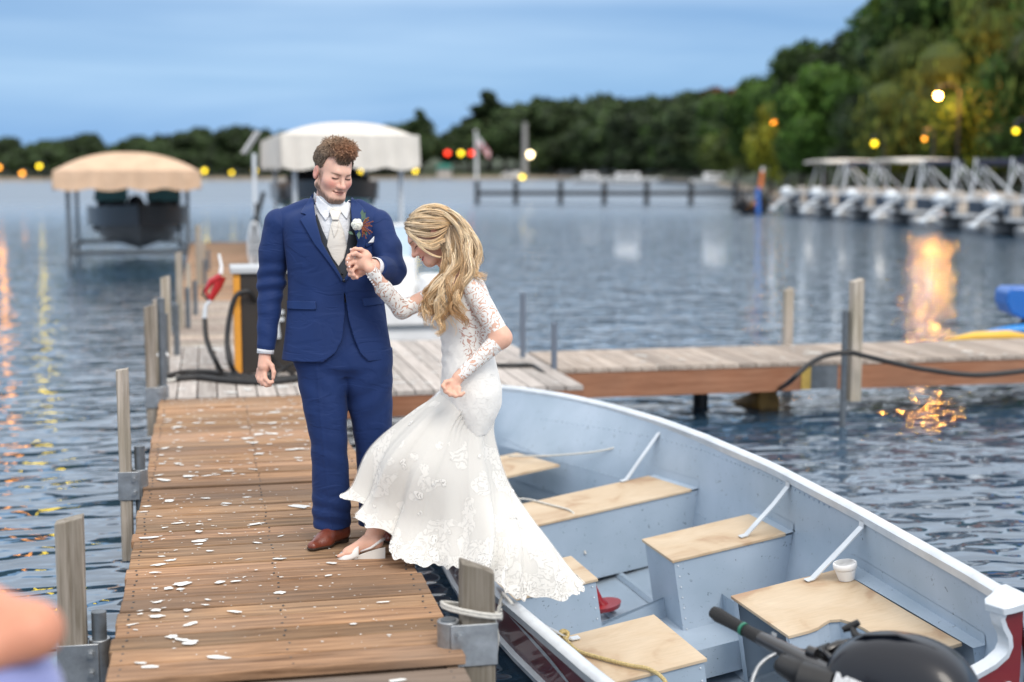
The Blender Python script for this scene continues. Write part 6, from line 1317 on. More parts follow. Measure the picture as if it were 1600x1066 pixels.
# lapels, pockets
JSF = lambda p: shoulder(p)+flare(p)
NS = (near, DG+.1)
la = applique('lapel', [(489, 302), (480, 316), (470, 333), (479, 336), (469, 343), (479, 360), (491, 381), (506, 400), (520, 419), (534, 440), (538, 441), (529, 424), (515, 400), (503, 379), (494, 345), (490, 316)], JSF, *NS, .006, M['suit_light'], jk, .006)
lb = applique('lapel', [(549, 308), (563, 320), (572, 331), (566, 335), (577, 340), (575, 370), (566, 396), (553, 420), (540, 441), (536, 440), (542, 430), (552, 405), (559, 378), (550, 348), (548, 325)], JSF, *NS, .006, M['suit_light'], jk, .006)
applique('pocket_flap', [(449, 470), (493, 471), (494, 484), (449, 483)], JSF, *NS, .005, M['suit_light'], jk, .005)
applique('pocket_flap', [(566, 467), (598, 463), (602, 474), (569, 479)], JSF, *NS, .005, M['suit_light'], jk, .005)
applique('breast_pocket', [(570, 381), (593, 370), (594, 376), (572, 387)], JSF, *NS, .004, M['suit_light'], jk, .003)
applique('pocket_square', [(575, 380), (584, 370), (589, 363), (590, 374), (583, 379)], JSF, *NS, .008, M['shirt'], jk, .004)
P_, _T = project_poly([(535, 436), (540, 436), (540, 441), (535, 441)], JSF, *NS, .010, 1.5); mb = MB(); mb.ball(l2w(P_.mean(0))[0], (.008, .008, .008), 12, 8); mb.build('button', simple('navy_button', (.01, .014, .03), .35), jk, 180)
# front edge piping line
# cuffs
mb = MB(); a = g(415.5, 541, -.035); b = g(414.5, 553, -.04); mb.tube([l2w(a)[0], l2w((a+b)/2)[0], l2w(b)[0]], [.037, .038, .0375], 24, cap=False); c_ = mb.build('cuff', M['shirt'], sh, 180); md = c_.modifiers.new('t', 'SOLIDIFY'); md.thickness = .003
mb = MB(); a = g(590, 418, -.195); b = g(583, 416, -.225); mb.tube([l2w(a)[0], l2w((a+b)/2)[0], l2w(b)[0]], [.040, .041, .040], 24, cap=False); c_ = mb.build('cuff', M['shirt'], sh, 180); md = c_.modifiers.new('t', 'SOLIDIFY'); md.thickness = .003
# trousers
tl_ = s_union([s_secs([(545, 455, 545), (575, 463, 546), (600, 467, 544), (640, 475, 542), (690, 486, 542), (740, 488, 545), (790, 488, 548), (816, 489, 548), (822, 491, 548)], DG, [.11, .112, .11, .105, .092, .085, .080, .080, .078], dd=[0, 0, -.005, -.01, -.01, 0, .01, .015, .015], e=2.2)], .02)
tr_ = s_secs([(545, 525, 612), (575, 532, 613), (600, 538, 613), (640, 546, 613), (690, 555, 612), (740, 559, 611), (790, 561, 614), (818, 560, 616)], DG+.05, [.11, .112, .11, .105, .092, .085, .082, .082], dd=[-.03, -.03, -.02, 0, .02, .04, .07, .08], e=2.2)
tw_ = s_secs([(470, 456, 600), (500, 455, 604), (545, 455, 608), (572, 466, 610), (584, 480, 600)], DG, [.10, .105, .115, .11, .08], rot=JR, e=2.2)
def trousers(p):
    f = smin(smin(tl_(p), tr_(p), .012), tw_(p), .03); f = f+folds(p, g(515, 800), .09, .0065, (.1, 1, 0), 85)+folds(p, g(505, 600), .12, .0045, (.5, 1, 0), 60, 2)+folds(p, g(580, 610), .12, .0045, (-.4, 1, 0), 60, 3)+folds(p, g(515, 700), .11, .004, (.15, 1, 0), 50, 1)+folds(p, g(535, 580), .10, .004, (.9, .6, 0), 70, 6)
    # pressed crease
    cr = np.exp(-((p[:, 0]-np.interp(p[:, 1], [g(515, 815)[1], g(505, 560)[1]], [g(520, 815)[0], g(500, 560)[0]]))/.008)**2)*(p[:, 2] < DG-.02); return f-.004*cr
mesh_sdf('trousers', trousers, [g(445, 560)[0]-.03, DK+.02, DG-.19], [g(625, 560)[0]+.02, g(520, 465)[1], DG+.24], .0044, M['suit'], GR)
# shoes
def shoe(name, heel, toe, wid, parent, mat):
    heel = np.array(heel, float); toe = np.array(toe, float); ax = toe-heel; ax[1] = 0; Ls = np.linalg.norm(ax); ax /= Ls; sd = np.cross(ax, [0, 1, 0]); up = np.array([0, 1., 0]); z0 = DK+.006; base = np.array([heel[0], z0, heel[2]])
    def at(a, s_, h): return base+ax*a*Ls+sd*s_+up*h
    up_ = s_union([s_rc(at(.12, 0, .045), at(.10, 0, .085), .036, .034), s_rc(at(.12, 0, .04), at(.55, .0, .035), .036, .036), s_rc(at(.5, 0, .045), at(.28, 0, .078), .030, .028), s_ell(at(.62, 0, .024), (.045, .034, .045)), s_rc(at(.62, 0, .022), at(.90, 0, .016), .036, .024)], .02)
    so = lambda p: np.maximum(np.maximum(up_(p*np.array([1, 1, 1], np.float32))-.004, p[:, 1]-(z0+.012)), z0-p[:, 1])
    lo_ = np.minimum(heel, toe)-.09; hi_ = np.maximum(heel, toe)+.09; lo_[1] = z0-.01; hi_[1] = z0+.15
    s = mesh_sdf(name, lambda p: np.maximum(up_(p), z0+.010-p[:, 1]), lo_, hi_, .003, mat, parent)
    mesh_sdf('sole', so, lo_, hi_, .003, M['sole'], s)
    hb = MB(); hb.tube([l2w(at(.13, 0, -.004))[0], l2w(at(.13, 0, .014))[0]], [.034, .036], 16); hb.build('heel', M['sole'], s, 50)
    for k in range(4):
        c0 = at(.40-.05*k, -.022, .078+.008*k-.0); c1 = at(.38-.05*k, .022, .078+.008*k); cm = at(.39-.05*k, 0, .088+.009*k); lb_ = MB(); lb_.tube([l2w(c0)[0], l2w(cm)[0], l2w(c1)[0]], .0028, 6); lb_.build('lace', M['sole'], s, 180)
    return s
hl = g(541, 842, .05); tt = g(483, 858, -.16); s1_ = shoe('shoe', hl, tt, .05, GR, M['leather'])
shoe('shoe', g(588, 826, .18), g(612, 842, -.03), .05, GR, M['leather'])
# hair
hd = GH_
def hair_sdf(p):
    q = hd.L(p); cap = s_ell((0, -.014, .044), (.0805, .101, .086))(q); cap2 = smin(cap, s_ell((0.0, .042, .110), (.054, .050, .032))(q), .03)
    hairline = np.where(q[:, 1] > 0, .062+.0*q[:, 0]+.018*np.clip((np.abs(q[:, 0])-.05)/.02, 0, 1)*0, -.05) ; lim = np.interp(q[:, 1], [-.12, -.04, -.012, .008, .022, .034, .055, .075, .12], [-.065, -.060, -.002, -.020, -.012, .052, .064, .066, .068])+np.clip((np.abs(q[:, 0])-.026)/.014, 0, 1)*np.interp(q[:, 1], [.024, .036, .06, .09], [0, .030, .032, .020])
    nz = .005*lathe_noise(q, 70, 3)+.002*lathe_noise(q, 150, 5); return np.maximum((cap2+nz*np.clip((q[:, 2]-.02)/.05, .25, 1)), lim-q[:, 2])
def hcol(p):
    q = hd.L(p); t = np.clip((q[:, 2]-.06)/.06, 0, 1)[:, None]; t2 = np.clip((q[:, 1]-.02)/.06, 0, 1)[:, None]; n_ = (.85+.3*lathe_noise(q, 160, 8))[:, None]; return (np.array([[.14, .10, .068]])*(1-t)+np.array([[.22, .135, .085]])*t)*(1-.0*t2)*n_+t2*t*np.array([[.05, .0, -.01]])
lo_ = hd.c-.16; hi_ = hd.c+.17
hp = mesh_sdf('hair', hair_sdf, lo_, hi_, .0030, M['hair_brown'], GR, hcol)
r_ = np.random.default_rng(4); G_ = []
U_s = r_.normal(size=(2600, 3)); U_s[:, 2] = np.abs(U_s[:, 2])*1.1+.03; U_s /= np.linalg.norm(U_s, axis=1)[:, None]; T_s = np.full(2600, .165); O_s = np.array([0, 0, .03])
for _ in range(60): T_s = np.clip(T_s-.8*hair_sdf(hd.W(O_s+U_s*T_s[:, None]).astype(np.float32)), .0, .17)
for u, t_ in zip(U_s, T_s):
    q = O_s+u*t_
    if abs(hair_sdf(hd.W(q)[None].astype(np.float32))[0]) > .003 or t_ < .06: continue
    top = float(np.clip((q[2]-.075)/.05, 0, 1)); fl = unit(np.array([u[0]*.2+.25*top, .5*top*(.4+u[1])-.1, .25*top-.95*(1-top)])+.24*r_.normal(size=3)); fl = unit(fl-u*min(0, float(fl@u)+.15)); L_ = .009+.017*top*(.5+r_.random())
    pts = [hd.W(q-u*.003), hd.W(q+fl*L_*.4+u*.002*(1+top)), hd.W(q+fl*L_*.8+u*.002*top), hd.W(q+fl*L_*1.1-u*.002)]
    fr = float(np.clip((q[1]-.02)/.06, 0, 1))*top
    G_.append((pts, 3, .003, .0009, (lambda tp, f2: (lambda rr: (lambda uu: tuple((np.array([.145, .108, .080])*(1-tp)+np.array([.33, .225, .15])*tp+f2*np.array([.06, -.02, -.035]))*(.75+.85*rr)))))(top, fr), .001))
strands('hair_tufts', G_, M['hair_brown'], hp, 11, nside=3)
# boutonniere
BQ = lambda x, y, o=0: l2w(lp(x, y, DG-.150+o))[0]
BT_ = thing('boutonniere', 'white rose boutonniere with eucalyptus and rust sprigs on the blue lapel', 'boutonniere', tuple(BQ(562, 350)))
cen = BQ(558, 351, -.012); pet = MB()
for k, (n_, rr, hh) in enumerate([(6, .022, .0), (5, .017, .006), (4, .011, .011), (3, .006, .014)]):
    for i in range(n_):
        a = 2*pi*i/n_+k*.5; c_ = cen+R_*math.cos(a)*rr*.62+U_*math.sin(a)*rr*.62-FH*hh; pet.ball(c_, (rr*.62, rr*.40, rr*.62), 10, 7)
pet.build('rose', simple('ivory_petals', (.74, .74, .66), .6, 0, .06, 90), BT_, 180)
lf = MB()
for (x, y, an, ln) in [(568, 338, 1.1, .030), (572, 343, .5, .026), (570, 362, -1.0, .03), (561, 367, -1.6, .028), (548, 364, 2.6, .02), (566, 333, 1.5, .024)]:
    c_ = BQ(x, y, -.004); d1 = R_*math.cos(an)+U_*math.sin(an); d2 = -R_*math.sin(an)+U_*math.cos(an); lf.add([c_-d1*ln*.7, c_-d2*ln*.35-FH*.003, c_+d1*ln*.7-FH*.006, c_+d2*ln*.35-FH*.003], [(0, 1, 2, 3)])
lf.build('leaves', simple('eucalyptus_green', (.10, .17, .12), .6, 0, .2, 60), BT_, 180)
sp_ = MB()
for k in range(26):
    a = -1.6+2.6*random.random(); c_ = BQ(565, 353, -.01); e_ = c_+(R_*math.cos(a)+U_*math.sin(a))*(.02+.038*random.random())-FH*.008*random.random(); sp_.tube([c_, (c_+e_)/2+U_*.002, e_], [.0012, .0016, .0022], 5); sp_.ball(e_, .0034, 6, 4)
sp_.build('sprigs', simple('rust_berries', (.24, .07, .03), .7, 0, .3, 80), BT_, 180)
# ================================================================== the bride
DB = 6.18
BRD = thing('person', 'woman in a long white lace gown with wavy blonde hair stepping between dock and boat', 'person', tuple(l2w(lp(560, 868, DB))[0]*np.array([1, 1, 0])+np.array([0, 0, DK])))
b = lambda x, y, o=0: lp(x, y, DB+o)
phi = math.radians(36); HB = Head(lp(672, 366, DB-.03), (-math.cos(phi)*.965, -math.sin(phi), -.26*math.cos(phi)-.0), (-.6, .8, -.08), .96)
hB = HB.sdf(False, True)
TB = [(428, 700, 748), (445, 690, 758), (470, 684, 766), (500, 684, 770), (530, 690, 769), (555, 692, 771), (580, 691, 777), (610, 689, 784), (635, 692, 782), (655, 703, 772), (672, 716, 762)]
TBb = [.120, .160, .150, .135, .118, .120, .150, .170, .168, .155, .14]
bt = lambda e_: s_secs(TB, DB, TBb, rot=.12, ext=e_)
neckB = s_rc(b(722, 436), b(690, 392, -.01), .056, .047)
a1, a2, a3 = b(737, 449, -.13), b(784, 528, -.17), b(716, 590, -.22)
c1_, c2_, c3_ = b(702, 452, .10), b(628, 484, .02), b(578, 420, -.19+.08)
ARMN = [s_rc(a1, a2, .049, .038), s_rc(a2, a3, .039, .0235)]
ARMF = [s_rc(c1_, c2_, .044, .036), s_rc(c2_, b(600, 452, -.05), .037, .032), s_rc(b(600, 452, -.05), c3_, .032, .0235)]
HO = -.10
hn = [s_rc(a3, b(709, 602, -.225), .022, .026), finger(b(699, 600, -.235), [b(694, 606, -.25), b(696, 612, -.26), b(702, 613, -.26)], .0084, .007), finger(b(704, 605, -.24), [b(700, 612, -.255), b(703, 617, -.26), b(709, 617, -.26)], .0086, .007), finger(b(711, 607, -.245), [b(708, 615, -.255), b(712, 619, -.26), b(717, 618, -.26)], .0086, .007), finger(b(718, 606, -.245), [b(717, 613, -.255), b(721, 617, -.26), b(725, 614, -.26)], .0080, .0066), finger(b(704, 595, -.235), [b(696, 597, -.25), b(692, 603, -.26), b(695, 607, -.265)], .0090, .007)]
Q_ = lambda x, y, o=0: lp(x, y, DG-.27+o)
hf = [s_rc(c3_, Q_(568, 407), .0225, .026), s_rc(Q_(572, 402), Q_(566, 412), .026, .027), finger(Q_(562, 398), [Q_(552, 396, -.012), Q_(545, 400, -.02), Q_(543, 405, -.012)], .0086, .0068), finger(Q_(561, 404), [Q_(551, 402, -.016), Q_(543, 406, -.024), Q_(542, 412, -.014)], .0088, .007), finger(Q_(561, 410), [Q_(552, 410, -.016), Q_(545, 414, -.022), Q_(545, 419, -.012)], .0086, .0068), finger(Q_(563, 416), [Q_(556, 418, -.014), Q_(551, 422, -.018), Q_(552, 427, -.01)], .0078, .0062), finger(Q_(572, 394), [Q_(564, 390, -.012), Q_(555, 389, -.016), Q_(549, 391, -.012)], .0092, .0070)]
legB = [s_rc(b(730, 634, -.03), b(662, 742, -.06), .068, .052), s_rc(b(662, 742, -.06), b(612, 792, -.05), .056, .048), s_rc(b(612, 792, -.05), b(583, 836, -.03), .046, .034), s_rc(b(738, 622, .05), b(742, 760, .06), .080, .055), s_rc(b(742, 760, .06), b(784, 905, .04), .050, .032)]
fB = lambda x, y, o=0: lp(x, y, DB-.05+o)
footB = [s_rc(fB(588, 846), fB(572, 850), .031, .029), s_rc(fB(572, 848), fB(548, 862, -.01), .029, .024), s_ell(fB(547, 862, -.01), (.032, .017, .03)), s_rc(b(784, 905, .04), b(766, 925, .02), .030, .022)]
for k in range(5): o5 = -.030+.014*k; footB.append(s_rc(fB(541, 865, o5), fB(529+1.5*k, 869, o5*1.1), .0085-.0006*k, .0075-.0006*k))
SKIN_F = (.74, .43, .315)
torB = s_secs([(y, l+5, r-5) for (y, l, r) in TB], DB, [v-.02 for v in TBb], rot=.12)
bbody = s_union([s_union([torB, neckB]+ARMN+ARMF[:1]+legB, .03), s_union([neckB, hB], .022), s_union(ARMF, .02), s_union(ARMN, .02), s_union(hn, .010), s_union(hf, .010), s_union([legB[2]]+footB[:3], .02), s_union(footB[:3]+footB[4:], .006), footB[3]], .006)
def bcol(p):
    q = HB.L(p); c = np.tile(np.array(SKIN_F, np.float32), (len(p), 1)); m = np.linalg.norm(q, axis=1) < .18
    c[m] = face_cols(HB, q[m], SKIN_F, (.52, .10, .11), (.74, .27, .20), (.22, .13, .08), male=False, smile=True)
    qm = q[m]; te = (((np.abs(qm[:, 0])/.020)**2+((qm[:, 2]+.0640)/.0034)**2) < 1) & (qm[:, 1] > .07); cm = c[m]; cm[te] = (.80, .78, .74); c[m] = cm
    w = np.exp(-((p-fB(531, 868))**2).sum(1)/.012**2); return c
mesh_sdf('body', bbody, [b(535, 300)[0]-.05, .38, DB-.34], [b(815, 300)[0]+.02, b(690, 318)[1]+.02, DB+.26], .0030, M['skin'], BRD, bcol)
nb_ = MB()
for (x, y, o) in [(545, 404, -.030), (543, 410, -.034), (546, 417, -.031), (548, 390, -.024)]: nb_.ball(l2w(Q_(x, y, o))[0], (.0045, .0035, .005), 8, 6)
tag(nb_.build('nails', simple('pale_nail', (.80, .62, .58), .3, coat=.4), BRD, 180), kind='stuff')
rg = MB(); cr_ = l2w(Q_(555, 402, -.012))[0]; rg.tube([cr_+U_*.0098*math.cos(t)+FH*.0098*math.sin(t) for t in np.linspace(0, 2*pi, 15)], .0014, 5); rg.ball(cr_-FH*.011+U_*.004, .0032, 8, 6); rg.build('ring', simple('silver_ring', (.7, .7, .7), .2, 1), BRD, 180)
# lace: white floral figures over net, holes cut by the pattern
def lace_mat(name, base, net, scale=38, cover=.5, hole_alpha=0.0, use_v=False, bumpd=.0018, skin=None):
    m, nt, bs = new_mat(name); N = nt.nodes.new; L = nt.links.new; tc = N('ShaderNodeTexCoord'); bs.inputs['Base Color'].default_value = (*base, 1); bs.inputs['Roughness'].default_value = .75; bs.inputs['Sheen Weight'].default_value = .2
    n0 = N('ShaderNodeTexNoise'); n0.inputs['Scale'].default_value = scale*.55; n0.inputs['Detail'].default_value = 1; L(tc.outputs['Object'], n0.inputs[0])
    mix = N('ShaderNodeVectorMath'); mix.operation = 'MULTIPLY_ADD'; L(n0.outputs[1], mix.inputs[0]); mix.inputs[1].default_value = (.055, .055, .055); L(tc.outputs['Object'], mix.inputs[2])
    # scrolls: bands of a distorted noise
    n1 = N('ShaderNodeTexNoise'); n1.inputs['Scale'].default_value = scale*.42; n1.inputs['Detail'].default_value = 0; n1.inputs['Distortion'].default_value = .5; L(mix.outputs[0], n1.inputs[0])
    band = N('ShaderNodeMath'); band.operation = 'PINGPONG'; band.inputs[1].default_value = .055; L(n1.outputs[0], band.inputs[0])
    # petals
    v1 = N('ShaderNodeTexVoronoi'); v1.feature = 'DISTANCE_TO_EDGE'; v1.inputs['Scale'].default_value = scale*1.35; L(mix.outputs[0], v1.inputs[0])
    big = N('ShaderNodeTexNoise'); big.inputs['Scale'].default_value = scale*.32; big.inputs['Detail'].default_value = 1; L(tc.outputs['Object'], big.inputs[0])
    at = N('ShaderNodeAttribute'); at.attribute_name = 'tint'; sp = N('ShaderNodeSeparateColor'); L(at.outputs[0], sp.inputs[0])
    a = N('ShaderNodeMath'); a.operation = 'GREATER_THAN'; a.inputs[1].default_value = .027; L(band.outputs[0], a.inputs[0])
    c = N('ShaderNodeMath'); c.operation = 'GREATER_THAN'; c.inputs[1].default_value = .10; L(v1.outputs[0], c.inputs[0])
    fl = N('ShaderNodeMath'); fl.operation = 'ADD'; L(big.outputs[0], fl.inputs[0]); L(sp.outputs[0], fl.inputs[1])
    g_ = N('ShaderNodeMath'); g_.operation = 'GREATER_THAN'; g_.inputs[1].default_value = 1-cover; L(fl.outputs[0], g_.inputs[0])
    mx = N('ShaderNodeMath'); mx.operation = 'MAXIMUM'; L(a.outputs[0], mx.inputs[0]); L(c.outputs[0], mx.inputs[1]) 
    pat = N('ShaderNodeMath'); pat.operation = 'MULTIPLY'; L(mx.outputs[0], pat.inputs[0]); L(g_.outputs[0], pat.inputs[1])
    al = N('ShaderNodeMapRange'); al.inputs[3].default_value = net; al.inputs[4].default_value = 1; L(pat.outputs[0], al.inputs[0])
    if skin:
        cm = N('ShaderNodeMix'); cm.data_type = 'RGBA'; cm.inputs[6].default_value = (*skin, 1); cm.inputs[7].default_value = (*base, 1); mm = N('ShaderNodeMath'); mm.operation = 'MAXIMUM'; L(pat.outputs[0], mm.inputs[0]); inv = N('ShaderNodeMath'); inv.operation = 'SUBTRACT'; inv.inputs[0].default_value = 1; L(sp.outputs[1], inv.inputs[1]); L(inv.outputs[0], mm.inputs[1]); L(mm.outputs[0], cm.inputs[0]); L(cm.outputs[2], bs.inputs['Base Color'])
    else: L(al.outputs[0], bs.inputs['Alpha'])
    bp = N('ShaderNodeBump'); bp.inputs['Strength'].default_value = .9; bp.inputs['Distance'].default_value = bumpd; L(pat.outputs[0], bp.inputs['Height']); L(bp.outputs[0], bs.inputs['Normal'])
    return m
M['lace'] = lace_mat('white_lace_sleeve', (.83, .81, .78), .08, 36, .44)
M['bodice'] = lace_mat('white_lace_bodice', (.82, .80, .765), 1, 34, .62, skin=(.55, .33, .27), bumpd=.0016)
M['tulle'] = lace_mat('white_tulle_with_lace', (.82, .80, .76), .80, 30, .43, bumpd=.0022)
M['lining'] = cloth('ivory_satin_lining', (.79, .76, .70), .5, fold=.004, fscale=6)
one = lambda r_, g__: (lambda p: np.tile(np.array([r_, g__, 0], np.float32), (len(p), 1)))
gown = None
# bodice
bo = bt(.0)
strapn = [s_rc(b(728, 440, -.115), b(700, 452, -.07), .045, .05)]
def bodf(p):
    w = .0025*lathe_noise(p, 70, 2)+folds(p, b(700, 560), .08, .003, (0, 1, 0), 120)+folds(p, b(735, 640), .07, .0035, (.8, .5, 0), 110, 2)+folds(p, b(730, 570), .08, .003, (.2, 1, 0), 100, 1); return np.maximum(smin(bo(p), s_ell(b(693, 489, -.02), (.060, .060, .105))(p), .03)-.003+w, (p[:, 1]-b(700, 433)[1]+.45*(p[:, 0]-b(735, 433)[0])*-1))
def bodcol(p):
    t = p[:, 2]*CP-(p[:, 1]-EYE)*SP_; x = 800+FPX*p[:, 0]/t; y = 533-FPX*(p[:, 2]*SP_+(p[:, 1]-EYE)*CP)/t
    side = np.exp(-((x-741)/22)**2-((y-512)/48)**2)*1.6; top = np.clip((455-y)/8, 0, 1); w = np.clip(np.maximum(side, top), 0, 1); c = np.zeros((len(p), 3), np.float32); c[:, 0] = .18; c[:, 1] = (w > .5); return c
gown = mesh_sdf('gown', bodf, [b(680, 300)[0]-.08, b(700, 676)[1], DB-.24], [b(800, 300)[0]+.05, b(700, 420)[1]+.02, DB+.24], .0042, M['bodice'], BRD, bodcol)
slN = s_union([s_rc(a1, a2, .0515, .0405), s_rc(a2, a3, .0415, .0265)], .02); slF = s_union([s_rc(c1_, c2_, .0465, .0385), s_rc(c2_, b(600, 452, -.05), .0395, .0345), s_rc(b(600, 452, -.05), c3_, .0345, .026)], .02)
uN = unit(a3-a2).astype(np.float32); uF = unit(c3_-c2_).astype(np.float32)
mesh_sdf('sleeve', lambda p: np.maximum(slN(p), (p-(a3-uN*.004).astype(np.float32)) @ uN), [b(700, 300)[0], a3[1]-.06, DB-.30], [b(812, 300)[0], a1[1]+.07, DB-.0], .0036, M['lace'], gown, one(.23, 0))
mesh_sdf('sleeve', lambda p: np.maximum(slF(p), (p-(c3_-uF*.002).astype(np.float32)) @ uF), [b(560, 300)[0], c2_[1]-.06, DB-.20], [b(720, 300)[0], c3_[1]+.06, DB+.18], .0036, M['lace'], gown, one(.10, 0))
sb_ = MB()
for k in range(10):
    t = k/9; p0 = c3_+(c2_-c3_)*(.05+.47*t)+np.array([-.012, -.027-.006*t, -.012]); sb_.ball(l2w(p0)[0], .0048, 8, 6)
tag(sb_.build('sleeve_buttons', M['shirt'], gown, 180), kind='stuff')
# skirt
hem = [(544, 767, -.02), (556, 795, -.10), (587, 826, -.16), (618, 862, -.22), (662, 886, -.27), (712, 892, -.30), (758, 890, -.30), (796, 934, -.28), (854, 937, -.24), (897, 918, -.14), (903, 893, -.02), (855, 873, .10), (790, 858, .2), (715, 835, .24), (640, 815, .20), (570, 782, .10)]
NTH = 16
def ringv(k): return 2*pi*k/NTH
R0 = [(735-40*math.cos(t), 606+6*math.sin(t), -.135*math.sin(t)) for t in map(ringv, range(NTH))]
R0b = [(728-48*math.cos(t), 630-10*math.cos(t)+7*math.sin(t), -.150*math.sin(t)) for t in map(ringv, range(NTH))]
R1 = [(708-63*math.cos(t), 662-18*math.cos(t)+9*math.sin(t), -.158*math.sin(t)) for t in map(ringv, range(NTH))]
R2 = [(688-104*math.cos(t), 730-32*math.cos(t)+16*math.sin(t), -.215*math.sin(t)) for t in map(ringv, range(NTH))]
R3 = [(.55*h[0]+.45*(684-112*math.cos(t))+4, .56*h[1]+.44*(745-10*math.cos(t)), .8*h[2]) for h, t in zip(hem, map(ringv, range(NTH)))]
RINGS = [R0, R0b, R1, R2, R3, hem]; VK = [0, .1, .24, .46, .74, 1.0]
def cmr(P0, P1, P2, P3, t): return .5*((2*P1)+(-P0+P2)*t+(2*P0-5*P1+4*P2-P3)*t*t+(-P0+3*P1-3*P2+P3)*t**3)
def skirt(name, nu, nv, outset, mat, vmax, famp, seed, scallop=0.0, parent=None, attr=True):
    A_ = np.array([[lp(x, y, DB+o) for (x, y, o) in rg_] for rg_ in RINGS]); u = np.arange(nu)/nu*NTH; i = u.astype(int); f_ = (u-i)[:, None]; RU = []
    for rgp in A_: RU.append(cmr(rgp[(i-1) % NTH], rgp[i % NTH], rgp[(i+1) % NTH], rgp[(i+2) % NTH], f_))
    RU = np.array(RU); r = np.random.default_rng(seed); V = []; C = []; uu = np.arange(nu)/nu; ph = r.random(8)*6.28
    for j in range(nv):
        v = vmax*j/(nv-1); vv = v*(1-scallop*(.5+.5*np.cos(2*pi*uu*46))) if scallop else np.full(nu, v); vv = np.clip(vv, 0, 1.04)
        s_ = np.interp(vv, VK, range(len(VK))); k = np.clip(s_.astype(int), 0, len(VK)-2); t = (s_-k)[:, None]
        Pq = lambda kk: RU[np.clip(kk, 0, len(VK)-1), np.arange(nu)]
        p = cmr(Pq(k-1), Pq(k), Pq(k+1), Pq(k+2), t); cen = p.mean(0); ctr = p-cen; out = ctr*np.array([1, .15, 1.]); out /= np.linalg.norm(out, axis=1)[:, None]+1e-9
        w = float(np.clip((v-.06)/.94, 0, 1)); ua = uu+.03*np.sin(2*pi*uu*3+v*2+ph[6])*w
        fold = (np.sin(2*pi*ua*9+ph[0]+.9*v)*.6+np.sin(2*pi*ua*15+ph[1]-1.5*v)*.34*w+np.sin(2*pi*ua*26+ph[2]+3*v)*.13*w+np.sin(2*pi*ua*5+ph[3])*.3); fold = np.where(fold > 0, fold**1.0, -np.abs(fold)**.7)
        amp = famp*(.02+.98*w**1.1)
        gat = np.exp(-(((uu-.24+1) % 1)/.12)**2)*np.exp(-((v-.10)/.12)**2)*.008*np.sin(2*pi*uu*55)
        p = p+out*(outset*min(1, .1+2.5*w)+amp*fold+gat)[:, None]; p[:, 1] += .006*np.sin(2*pi*uu*23+ph[4])*w
        V.append(p); C.append(np.stack([np.clip((vv-.78)/.18, 0, 1)*.28+.04*np.clip((vv-.2)/.3, 0, 1), uu, vv], 1))
    V = np.array(V).reshape(-1, 3); C = np.array(C).reshape(-1, 3); F = []
    jj, kk = np.meshgrid(np.arange(nv-1), np.arange(nu), indexing='ij'); k2 = (kk+1) % nu; F = np.stack([jj*nu+kk, (jj+1)*nu+kk, (jj+1)*nu+k2, jj*nu+k2], -1).reshape(-1, 4)
    return mesh_np(name, V, F, mat, parent, C)
skirt('skirt_lining', 420, 110, -.002, M['lining'], .965, .052, 3, parent=gown)
skirt('skirt_overlay', 560, 150, .004, M['tulle'], 1.0, .054, 3, scallop=.028, parent=gown)
# second loose tulle layer
skirt('skirt_veil', 420, 100, .009, lace_mat('sheer_tulle', (.81, .79, .75), .20, 40, .27, bumpd=.0016), 1.0, .056, 3, scallop=.03, parent=gown)
# sandal
SD = MB(); W_ = lambda x, y, o=0: l2w(fB(x, y, o))[0]
sh_ = []
sole = []
for (x, wd, top, bot) in [(520, .020, 874, 877), (526, .030, 873, 877.5), (540, .038, 871, 878), (556, .036, 869, 877), (575, .031, 862, 876), (592, .029, 857, 875), (602, .024, 855, 874)]:
    sole.append([W_(x, top, -wd), W_(x, top, wd), W_(x, bot, wd), W_(x, bot, -wd)])
SD.grid(sole, closed=True); SD.add(sole[0], [(0, 1, 2, 3)]); SD.add(sole[-1], [(3, 2, 1, 0)])
sdl = SD.build('sandal', simple('ivory_leather', (.72, .70, .66), .45), BRD, 40, bevel=.003)
bandr = []
for (x, yb, rh) in [(531, 871, .026), (540, 868, .036), (551, 864, .045), (562, 860, .052)]:
    bandr.append([l2w(fB(x, yb+4, 0)+np.array([0, rh*math.sin(t)*1.0, -.043*math.cos(t)]))[0] for t in np.linspace(-.15, pi+.15, 16)])
bd = MB(); bd.grid(bandr); o = bd.build('toe_band', simple('ivory_band', (.76, .745, .72), .45), sdl, 180); md = o.modifiers.new('t', 'SOLIDIFY'); md.thickness = .003
st_ = MB(); st_.tube([W_(563, 862, -.034), W_(580, 856, -.036), W_(594, 846, -.03), W_(600, 842, 0), W_(594, 846, .03), W_(580, 856, .036), W_(563, 862, .034)], [.003, .006, .007, .007, .007, .006, .003], 6); st_.build('back_strap', simple('ivory_strap', (.74, .72, .70), .45), sdl, 180)
